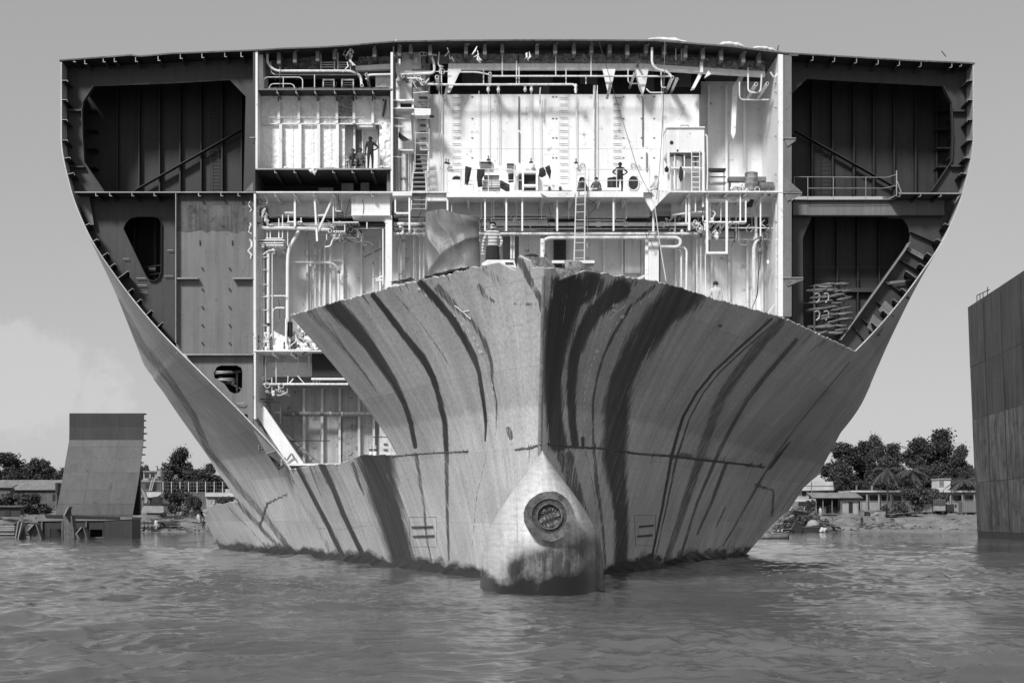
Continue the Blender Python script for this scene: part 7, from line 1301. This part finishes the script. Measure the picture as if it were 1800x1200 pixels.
def person(label, loc, J, mats, height=1.68, rz=0, group='workers on the hulk', hair='hair', lungi=None, shorts=False):
    shirt, trousers, skin = mats; names = list(J); idx = {n: i for i, n in enumerate(names)}
    me = bpy.data.meshes.new('body'); me.from_pydata([J[n] for n in names], [(idx[a], idx[b]) for a, b, _ in BONES], []); me.update()
    tmp = bpy.data.objects.new('tmp', me); C.objects.link(tmp); md = tmp.modifiers.new('skin', 'SKIN'); md.use_smooth_shade = True
    sk = me.skin_vertices[0].data
    for n in names:
        r = RAD[n] if n in RAD else RAD[n[:-1]]; sk[idx[n]].radius = (r, r * (.78 if n in ('chest', 'pelvis', 'spine') else 1)); sk[idx[n]].use_root = n == 'pelvis'
    tmp.modifiers.new('sub', 'SUBSURF').levels = 1
    dg = bpy.context.evaluated_depsgraph_get(); body = bpy.data.meshes.new_from_object(tmp.evaluated_get(dg)); bpy.data.objects.remove(tmp)
    # fingers, nose and ears join the same skin
    mb = MB()
    for sd, sx in (('L', -1), ('R', 1)):
        w, h = Vector(J['wr' + sd]), Vector(J['ha' + sd]); d = (h - w).normalized(); s = d.cross(Vector((0, 1, .3))).normalized()
        for k in range(4):
            o = h + s * (.024 * (k - 1.5)); L = (.07, .08, .078, .06)[k]; c = Vector((0, -.02, -.01)); mb.tube([o - d * .02, o + d * L * .5 + c * .4, o + d * L + c * 1.6], [.011, .01, .007], 6)
        o = w + d * .035 + s * .03 * -sx; mb.tube([o, o + d * .035 - s * .03 * sx, o + d * .06 - s * .035 * sx], [.012, .011, .008], 6)
    hd = Vector(J['head']); up = (Vector(J['crown']) - Vector(J['jaw'])).normalized(); fw = Vector((0, -1, 0)); fw = (fw - up * fw.dot(up)).normalized(); rt = fw.cross(up)
    mb.tube([hd + fw * .085 + up * .02, hd + fw * .112 - up * .018, hd + fw * .085 - up * .03], [.008, .016, .008], 6)
    for e in (-1, 1): mb.tube([hd + rt * e * .09 + up * .02, hd + rt * e * .102 - up * .005, hd + rt * e * .092 - up * .035], [.01, .018, .008], 6)
    ex = mesh(mb.v, mb.f); bm = bmesh.new(); bm.from_mesh(body); bm.from_mesh(ex)
    segs = [(Vector(J[a]), Vector(J[b]), t) for a, b, t in BONES]
    for f in bm.faces:
        c = f.calc_center_median(); best = min(segs, key=lambda q: (c - (q[0] + (q[1] - q[0]) * max(0, min(1, (c - q[0]).dot(q[1] - q[0]) / max(1e-9, (q[1] - q[0]).length_squared))))).length); t = best[2]
        f.material_index = {'T': 0, 'U': 0, 'P': 1, 'S': 2 if shorts else 1}.get(t, 2); f.smooth = True
    bm.to_mesh(body); bm.free(); body.materials.clear()
    for m_ in (shirt, trousers, skin): body.materials.append(MATS[m_])
    k = height / 1.68; root = thing('person', label, 'person', (0, 0, 0), group); link('body', body, None, root)
    V = []; q = []; n, m = 7, 14      # hair cap over crown and back of the head
    for i in range(n + 1):
        th = i / n * 1.75
        for j in range(m):
            a = j / m * 6.283; rr = .103 + .006 * math.sin(a * 5 + i); cut = 1.0 if math.sin(a) < .2 else .62
            t2 = th * cut; V.append(hd + up * (.012 + rr * 1.02 * math.cos(t2)) + (rt * math.cos(a) - fw * -math.sin(a)) * rr * math.sin(t2))
    for i in range(n):
        for j in range(m): q.append((i * m + j, i * m + (j + 1) % m, (i + 1) * m + (j + 1) % m, (i + 1) * m + j))
    if hair: MB().add(V, q).build('hair', hair, root, True)
    for e in (-1, 1): c = hd + fw * .088 + rt * e * .033 + up * .016; MB().tube([c, c + fw * .006], [.012, .006], 6).build('eye', 'black', root)
    c = hd + fw * .083 - up * .055; MB().tube([c - rt * .024, c + fw * .004, c + rt * .024], .006, 5).build('mouth', 'cloth_dark', root)
    if lungi:
        V = []; q = []; n, m = 8, 20
        for i in range(n + 1):
            t = i / n; z = .98 - .82 * t; rr = .17 + .06 * t
            for j in range(m): a = j / m * 6.283; w_ = 1 + .06 * math.sin(a * 6) * t; V.append((rr * 1.1 * w_ * math.cos(a), rr * .82 * w_ * math.sin(a), z))
        for i in range(n):
            for j in range(m): q.append((i * m + j, i * m + (j + 1) % m, (i + 1) * m + (j + 1) % m, (i + 1) * m + j))
        MB().add(V, q).build('lungi', lungi, root, True)
    root.location = loc; root.rotation_euler = (0, 0, rz); root.scale = (k, k, k); return root
# striped polo shirt
def stripes():
    m = bpy.data.materials.new('striped_shirt'); m.use_nodes = True; t = m.node_tree; b = t.nodes['Principled BSDF']; b.inputs['Roughness'].default_value = .9; tc = nd(t, 'ShaderNodeTexCoord'); wv = nd(t, 'ShaderNodeTexWave', bands_direction='Z'); wv.inputs['Scale'].default_value = 3.2; wv.inputs['Distortion'].default_value = .8; t.links.new(tc.outputs['Object'], wv.inputs[0]); r = nd(t, 'ShaderNodeMapRange'); r.inputs[1].default_value = .35; r.inputs[2].default_value = .6; r.inputs[3].default_value = .22; r.inputs[4].default_value = .6; t.links.new(wv.outputs['Fac'], r.inputs[0]); t.links.new(r.outputs[0], b.inputs['Base Color']); MATS['striped_shirt'] = m
stripes()
ZF, ZC = P(0, 336.4, 76).z, P(0, 295.7, 75.98).z
def at(u, D, z): return Vector(((u - VX) * D / F, D, z))
pr = person('man in a striped polo shirt and dark lungi standing on the torn prow', at(866, 44.7, 9.7), PROW, ('striped_shirt', 'cloth_dark', 'skin'), 1.8, .15, 'workers on the hulk', 'hair', 'cloth_dark')
person('young man in a dark polo shirt standing hand on hip in the cabin', at(651, 76.45, ZC), AKIMBO, ('cloth_dark', 'cloth_mid', 'skin'), 1.8, .15)
person('man with a head band seated upright on a chair in the foil-lined cabin', at(633.5, 76.75, ZC), CHAIR, ('cloth_mid', 'cloth_dark', 'skin'), 1.72, -.1)
person('man seated slumped with head in hand at the left of the cabin group', at(618, 76.75, ZC), SLUMP, ('cloth_mid', 'cloth_dark', 'skin'), 1.68, .4)
person('man in an open dark jacket standing hands on hips at the balcony railing', at(1090, 76.4, ZF), HIPS, ('cloth_dark', 'cloth_dark', 'skin'), 1.64, 0)
person('man in a grey shirt sitting cross-legged on the balcony by the ladder', at(1048, 76.5, ZF), FLOOR, ('cloth_mid', 'cloth_dark', 'skin'), 1.66, -.3)
hp = person('worker huddled under a dark shawl behind the ladder on the balcony', at(1024, 76.6, ZF), FLOOR, ('cloth_mid', 'cloth_dark', 'skin'), 1.6, .3, 'workers on the hulk', None)
V = []; q = []
for i in range(9):
    t = i / 8
    for j in range(16): a = j / 16 * 6.283; rr = (.13 + .22 * t) * (1 + .06 * math.sin(4 * a + i)); V.append((rr * math.cos(a), .06 + rr * .8 * math.sin(a) + (.1 if math.sin(a) < -.6 and t < .4 else 0), .93 - .85 * t * t ** .2))
V.append((0, .05, .97))
for i in range(8):
    for j in range(16):
        if not (i in (0, 1, 2) and 10 <= j <= 13): q.append((i * 16 + j, i * 16 + (j + 1) % 16, (i + 1) * 16 + (j + 1) % 16, (i + 1) * 16 + j))
for j in range(16): q.append((144, (j + 1) % 16, j))
sh_ = MB().add(V, q).build('shawl', 'cloth_dark', None, True); sh_.parent = hp
person('man in a white shirt sitting on the deck edge by the header tank', at(1153, 76.3, ZF), FLOOR, ('cloth_light', 'cloth_mid', 'skin'), 1.7, -.9)
Dw, zw = on_hull(1258, 527, 1, hi=77); Dw += 2.2
stg = pb('stage_plank', 1243, 560, 1270, 563, Dw - .35, 1.1, 'wood'); zs_ = P(0, 560, Dw - .35).z
person('white-shirted worker seen from behind over the right bow plating', at(1258, Dw, P(0, 495, Dw).z - 1.66), STAND, ('cloth_light', 'cloth_dark', 'skin'), 1.66, 3.14)
stg.location.z += (P(0, 495, Dw).z - 1.66) - zs_
G_ = 'workers on the beach'
person('worker crouching at the waterline right of the hull slab', G(252, 229.8), SQUAT, ('cloth_dark', 'cloth_dark', 'skin'), 1.7, .9, G_); person('worker in dark clothes standing by the ship side on the left beach', G(357.5, 232), STAND, ('cloth_dark', 'cloth_dark', 'skin'), 1.72, .4, G_); person('worker in a pale shirt beside the pale steel tube', G(364.5, 232), AKIMBO, ('cloth_grey', 'cloth_dark', 'skin'), 1.68, -.6, G_)
person('worker in a white shirt among the plates behind the pale tube', G(348.5, 246), STAND, ('cloth_light', 'cloth_dark', 'skin'), 1.68, .2, G_); person('worker in a dark shirt next to the white-shirted one among the plates', G(353.5, 246.5), AKIMBO, ('cloth_mid', 'cloth_dark', 'skin'), 1.68, 0, G_); person('worker standing by the excavator tracks', G(274, 233.4), STAND, ('cloth_light', 'cloth_dark', 'skin'), 1.65, 0, G_)
person('lone person in dark clothes standing on the right beach', G(1515, 239), STAND, ('cloth_dark', 'cloth_dark', 'skin'), 1.7, .2, G_)
pl = person('man carrying a pale load on his shoulders on the right beach', G(1542, 241), pose(elL=(-.36, -.05, 1.5), wrL=(-.2, -.1, 1.68), haL=(-.12, -.12, 1.74), elR=(.36, -.05, 1.5), wrR=(.2, -.1, 1.68), haR=(.12, -.12, 1.74)), ('cloth_grey', 'cloth_dark', 'skin'), 1.72, -.2, G_)
c = G(1542, 241, 1.95); tag(MB().tube([c + Vector((-.55, 0, -.02)), c + Vector((-.3, 0, .05)), c + Vector((.1, 0, .08)), c + Vector((.5, 0, 0))], [.1, .26, .28, .12], 8).build('load_bundle', 'cloth_grey', None, True), 'pale bundle carried on the head of the man on the right beach', 'bundle')
person('worker seated on the rim of the scrap heap in a pale shirt', G(1442, 258), STAND, ('cloth_light', 'cloth_dark', 'skin'), 1.66, 0, G_)['label'] = 'worker in a pale shirt standing by the open-sided shed'
# ------------------------------------------------------------------ loose things on the hulk
from mathutils.noise import noise as mnoise
def tarp():
    out_l = [(747, 478), (748, 440), (748.5, 405), (748, 373)]; nx, ny = 60, 60; V = []; D_ = 47.8
    top = lambda f: np.interp(f, [0, .1, .3, .36, .55, .8, .93, 1], [373, 371, 367, 368, 374, 379, 382, 384]); bot = lambda f: np.interp(f, [0, .15, .45, .75, 1], [486, 484, 474, 470, 472])
    lx = lambda t: 748 - 1.5 * t; rx = lambda t: 841 + 4 * t
    for j in range(ny):
        t = j / (ny - 1)
        for i in range(nx):
            f = i / (nx - 1); u = lx(t) + (rx(t) - lx(t)) * f; v = top(f) + (bot(f) - top(f)) * t
            fx, fy = f - .32, t + .12; ang = math.atan2(fx, fy); rr = math.hypot(fx, fy); nz = mnoise
            warp = .35 * nz(Vector((f * 1.6, t * 1.6, 3)))
            swag = abs(math.sin(math.pi * (2.0 * (.75 * t - .5 * (f - .78) ** 2 + .45 * f * t) + 2.2 * warp))) * np.interp(f, [0, .25, 1], [.1, .6, 1])
            left = abs(math.sin(math.pi * (3.6 * f - 1.4 * t + 2.4 * warp))) * np.interp(f, [0, .45, .75], [1, .7, .15])
            w = .17 * swag * (.35 + .65 * t) + .09 * left - .03 * nz(Vector((f * 4, t * 4, 2))) - .12 * t - .14 * math.sin(3.1 * f)
            edge = .18 * (abs(2 * f - 1) ** 8)
            V.append(P(u, v, D_ + w + edge))
    idx = np.arange(nx * ny).reshape(ny, nx); q = np.stack([idx[:-1, :-1], idx[:-1, 1:], idx[1:, 1:], idx[1:, :-1]], -1).reshape(-1, 4).tolist(); n = len(V)
    V += [p + Vector((0, .9 + .1 * math.sin(k_ * .7), 0)) for k_, p in enumerate(V)]; q += [tuple(i + n for i in reversed(f)) for f in q]
    for ring in (list(idx[0, :]), list(idx[:, -1]), list(idx[-1, ::-1]), list(idx[::-1, 0])):
        for a, b in zip(ring, ring[1:]): q.append((int(a), int(b), int(b) + n, int(a) + n))
    o = MB().add(V, q).build('tarpaulin', 'tarp', None); shade_auto(o.data, 60); tag(o, 'shiny crumpled tarpaulin draped over gear on the prow beside the man', 'tarpaulin')
tarp()
def drum(label, u, vtop, vbot, r_px, D, mat, lying=False):
    k = D / F; o = thing('oil_drum', label, 'drum', P(u, vbot, D), 'drums on the main deck'); z0, z1 = P(u, vbot, D).z, P(u, vtop, D).z; x = P(u, vbot, D).x; r = r_px * k; h = z1 - z0
    if not lying: ax = [(x, D, z0 + h * t) for t in (0, .02, .32, .34, .36, .64, .66, .68, .98, 1)]
    else: ax = [(x - .42 + .84 * t, D, z0 + r) for t in (0, .02, .32, .34, .36, .64, .66, .68, .98, 1)]
    MB().tube(ax, [r * f for f in (1.02, 1, 1, 1.04, 1, 1, 1.04, 1, 1, 1.02)], 20).build('shell', mat, o, True)
    if not lying: MB().tube([(x, D, z1), (x, D, z1 + .015)], r * .9, 20).build('lid', mat, o)
    else: MB().tube([(x + .42, D, z0 + r), (x + .435, D, z0 + r)], r * .9, 20).build('lid', 'dark_pipe', o)
    return o
drum('standing oil drum with peeling paint by the right bulkhead', 1320.5, 304.5, 336, 11.5, 76.6, 'drum_paint'); drum('dark oil drum lying on its side behind the standing one', 1345, 321, 336, 8, 76.9, 'dark_pipe', True); drum('dark open drum on the balcony beside the man with hands on hips', 1077, 314, 336, 9.5, 76.9, 'dark_steel')
o = thing('white_sacks', 'bulging white sacks heaped left of the standing oil drum', 'sacks', P(1298, 336, 76.5))
for u, v, r_ in ((1290, 331, 5), (1300, 328, 6), (1303, 332, 5)): a = P(u, v, 76.6); MB().tube([a - Vector((.2, 0, .03)), a - Vector((.1, 0, 0)), a + Vector((.08, 0, .03)), a + Vector((.2, 0, -.02))], [.05, r_ * .03, r_ * .032, .05], 9).build('sack', 'lag', o, True)
o = thing('steel_rack', 'small dark steel rack standing right of the header tank', 'rack', P(1261, 336, 76.7)); pb('top', 1245.5, 295.6, 1276, 299.6, 76.5, .5, 'dark_steel', o); pb('shelf', 1246, 319.6, 1277, 321.6, 76.55, .5, 'edge_steel', o); pb('shelf', 1246, 310, 1276, 311, 76.9, .2, 'mid_steel', o)
for u in (1246, 1272): pb('leg', u, 299.6, u + 1.6, 336, 76.55, .06, 'mid_steel', o); pb('leg', u, 299.6, u + 1.4, 336, 76.9, .06, 'mid_steel', o)
for i in range(4): pb('hook', 1248 + i * 7.4, 296.6, 1252 + i * 7.4, 301.6, 76.46, .04, 'black', o)
o = thing('wooden_bench', 'long grey bench behind the oil drums', 'bench', P(1316, 336, 77.3)); pb('seat', 1281, 310.6, 1347, 318, 77.2, .5, 'mid_steel', o)
for u in (1283, 1343): pb('leg', u, 318, u + 2, 338, 77.3, .3, 'mid_steel', o)
# clothes on the rails
def garment(label, pts, D, mat, name='hanging_garment', group='clothes hung on the railings'):
    L = [P(u, v, D) for u, v in pts]; mb_ = MB(); n = len(L); c = sum(L, Vector()) / n
    V = [p + Vector((0, random.uniform(-.03, .03), 0)) for p in L] + [c + Vector((0, -.09, 0))] + [p + Vector((0, .05, 0)) for p in L] + [c + Vector((0, .08, 0))]
    q = [(i, (i + 1) % n, n) for i in range(n)] + [(n + 1 + (i + 1) % n, n + 1 + i, 2 * n + 1) for i in range(n)] + [(i, i + n + 1, (i + 1) % n + n + 1, (i + 1) % n) for i in range(n)]
    return tag(mb_.add(V, q).build(name, mat), label, 'clothing', group)
garment('dark trousers hanging at the left end of the balcony railing', [(818, 292), (829, 295), (827, 306), (824, 320), (821, 327), (819, 322), (817, 324), (817, 306)], 75.6, 'cloth_dark'); garment('long dark coat hanging beside the stacked crates', [(838.5, 297.5), (852, 297.5), (852, 306), (847, 315), (849, 328), (840, 329), (838, 312)], 75.6, 'cloth_dark'); garment('dark jacket hanging right of the lettered hatch', [(948, 297), (955, 293.6), (959, 300), (960, 308), (953, 312), (946.6, 310)], 76.0, 'cloth_dark'); garment('dark cloth hanging on a wire next to the jacket', [(958, 294), (966, 290), (969, 301), (967, 316), (964, 309), (961, 304)], 76.0, 'cloth_dark'); garment('dark towel hung on the header tank frame', [(1195, 294), (1198, 292), (1201, 302), (1200, 316), (1196, 320), (1193, 311)], 76.5, 'cloth_dark'); garment('small dark shirt hanging below the window on the balcony', [(893, 305), (903, 304), (903, 320), (894, 321)], 76.0, 'cloth_dark'); garment('dark cloth hung beside the lettered hatch on its left', [(911, 306), (917, 304), (918, 334), (911, 334)], 75.9, 'cloth_mid'); garment('black rag bundled at the left leg of the header tank', [(1168, 296), (1172, 291), (1176, 297), (1175, 303), (1169, 302)], 76.4, 'black'); garment('pale twisted sheet tied to the balcony railing', [(902, 298), (908, 300), (917, 299), (911, 306), (910, 318), (910, 334), (903, 334), (905, 316), (904, 306)], 75.6, 'cloth_light')
# crates stacked on the balcony
for i, (u0, v0, u1, v1, m_, lb_) in enumerate(((848, 330, 879, 333.4, 'white_paint', 'flat white crate at the bottom of the stack on the balcony'), (849, 317, 879, 329.6, 'cream_paint', 'wide pale crate in the middle of the stack on the balcony'), (851, 308, 877, 315, 'cloth_grey', 'grey crate on top of the stack on the balcony'))):
    o = thing('crate', lb_, 'crate', P(u0, v1, 76), 'crates stacked on the balcony'); pb('box', u0, v0 + 1, u1, v1, 76.0, .5, m_, o); pb('lid', u0 - .6, v0, u1 + .6, v0 + 1, 75.96, .58, 'mid_steel' if i != 1 else 'cream_paint', o)
    for k_ in range(1, 3): pb('slat', u0, v0 + 1 + (v1 - v0 - 1) * k_ / 3, u1, v0 + 1.5 + (v1 - v0 - 1) * k_ / 3, 75.98, .03, 'mid_steel', o)
o = thing('dark_case', 'dark case leaning against the stacked crates', 'case', P(888, 336, 76)); pp('box', [(879, 316), (896, 325), (896, 334), (890, 334.6), (879, 328)], 75.9, .3, 'cloth_dark', o); pp('strap', [(880, 320), (896, 328), (896, 329), (880, 321)], 75.87, .04, 'mid_steel', o)
# chairs in the cabin
for u, rz, lb_ in ((617.5, .4, 'chair under the slumped man in the cabin'), (633.5, -.1, 'chair under the upright seated man in the cabin')):
    o = thing('chair', lb_, 'chair', at(u, 76.75, ZC), 'chairs in the cabin'); o.rotation_euler = (0, 0, rz)
    def cp(n_, a, b, m_):
        x = MB().box(a, b).build(n_, m_, None); x.parent = o
    cp('seat', (-.24, -.26, .36), (.24, .22, .4), 'cloth_grey'); cp('backrest', (-.24, .2, .5), (.24, .24, .86), 'cloth_grey')
    for sx in (-.23, .19):
        for sy in (-.25, .2): cp('leg', (sx, sy, 0), (sx + .04, sy + .04, .36 if sy < 0 else .86), 'white_paint')
    for sx in (-.26, .22): cp('armrest', (sx, -.22, .56), (sx + .04, .2, .6), 'white_paint')
# portable ladder, ropes, hoist, bottles
o = thing('portable_ladder', 'light aluminium ladder leaning against the balcony edge', 'ladder', P(1018, 458, 75)); a0, a1, b0, b1 = P(1014, 299, 75.45), P(1009, 459, 74.6), P(1029, 297.6, 75.45), P(1027, 459, 74.6)
for a, b in ((a0, a1), (b0, b1)): MB().bar(a, b, .06, .07, (0, 1, 0)).build('rail', 'aluminium', o)
for i in range(12): t = (i + .6) / 12; MB().bar(a0.lerp(a1, t), b0.lerp(b1, t), .035, .04, (0, 1, 0)).build('rung', 'aluminium', o)
pb('ladder_foot_beam', 990, 459, 1045, 463, 74.3, .8, 'mid_steel')
def rope(name, label, pts, r, mat, cat='rope', group='ropes and cables hanging in the hulk'): q = fillet([P(*p) for p in pts], .6, 6); return tag(MB().tube(q, r, 6).build(name, mat), label, cat, group)
rope('rope', 'pale rope hanging from the deck corner down past the white pillar', [(1151, 362, 75.7), (1160, 430, 75.5), (1171, 494, 75.0)], .03, 'cloth_light'); rope('rope', 'thin dark cable slanting across the white tank wall', [(1052, 70, 75.9), (1080, 165, 75.6), (1122, 302, 75.5), (1146, 347, 75.5)], .014, 'dark_steel'); rope('rope', 'dark cable hanging beside the header tank', [(1169, 71, 75.9), (1166, 190, 75.8), (1160, 290, 75.7), (1154, 350, 75.6)], .018, 'mid_steel'); rope('rope', 'thin wire hanging down the right of the portable ladder', [(1034, 330, 75.4), (1034, 400, 75.4)], .012, 'dark_steel')
o = thing('chain_hoist', 'chain hoist with a hook and wire sling below the bent white pipe', 'hoist', P(1336, 445, 76.2)); MB().tube([P(1336, 425, 76.2), P(1336, 437, 76.2)], .025, 6).build('chain', 'dark_steel', o); a = P(1336, 441, 76.2); MB().tube([a + Vector((0, 0, .15)), a + Vector((0, 0, .06)), a - Vector((0, 0, .06)), a - Vector((0, 0, .14))], [.05, .12, .12, .05], 10).build('block', 'mid_steel', o, True)
MB().tube(fillet([P(1333, 444, 76.2), P(1333, 480, 76.2), P(1332, 520, 76.2), P(1322, 540, 76.2), P(1315, 560, 76)], .5), .016, 6).build('sling', 'black', o); MB().tube(fillet([P(1338.6, 444, 76.2), P(1334.6, 470, 76.2), P(1330, 525, 76.1), P(1318, 548, 76)], .5), .016, 6).build('sling', 'black', o)
for i, u in enumerate((652, 659.5)):
    D_ = 68.; x = at(u, D_, 4.64); o = thing('gas_bottle', ('left' if i == 0 else 'right') + ' one of two small pale canisters on the cut edge of the lower hull', 'canister', x, 'canisters on the lower hull edge'); z0 = P(u, 801, D_).z; k = D_ / F
    MB().tube([(x.x, D_, 4.63), (x.x, D_, z0 + 8 * k), (x.x, D_, z0 + 14 * k)], [3.2 * k, 3.2 * k, 3 * k], 12).build('body', 'white_paint', o, True); MB().tube([(x.x, D_, z0 + 8 * k), (x.x, D_, z0 + 13 * k)], 3.3 * k, 12).build('label_band', 'cloth_mid', o, True); MB().tube([(x.x, D_, z0 + 14 * k), (x.x, D_, z0 + 17 * k), (x.x, D_, z0 + 18 * k)], [2.2 * k, 3 * k, 2 * k], 10).build('cap', 'aluminium', o, True)
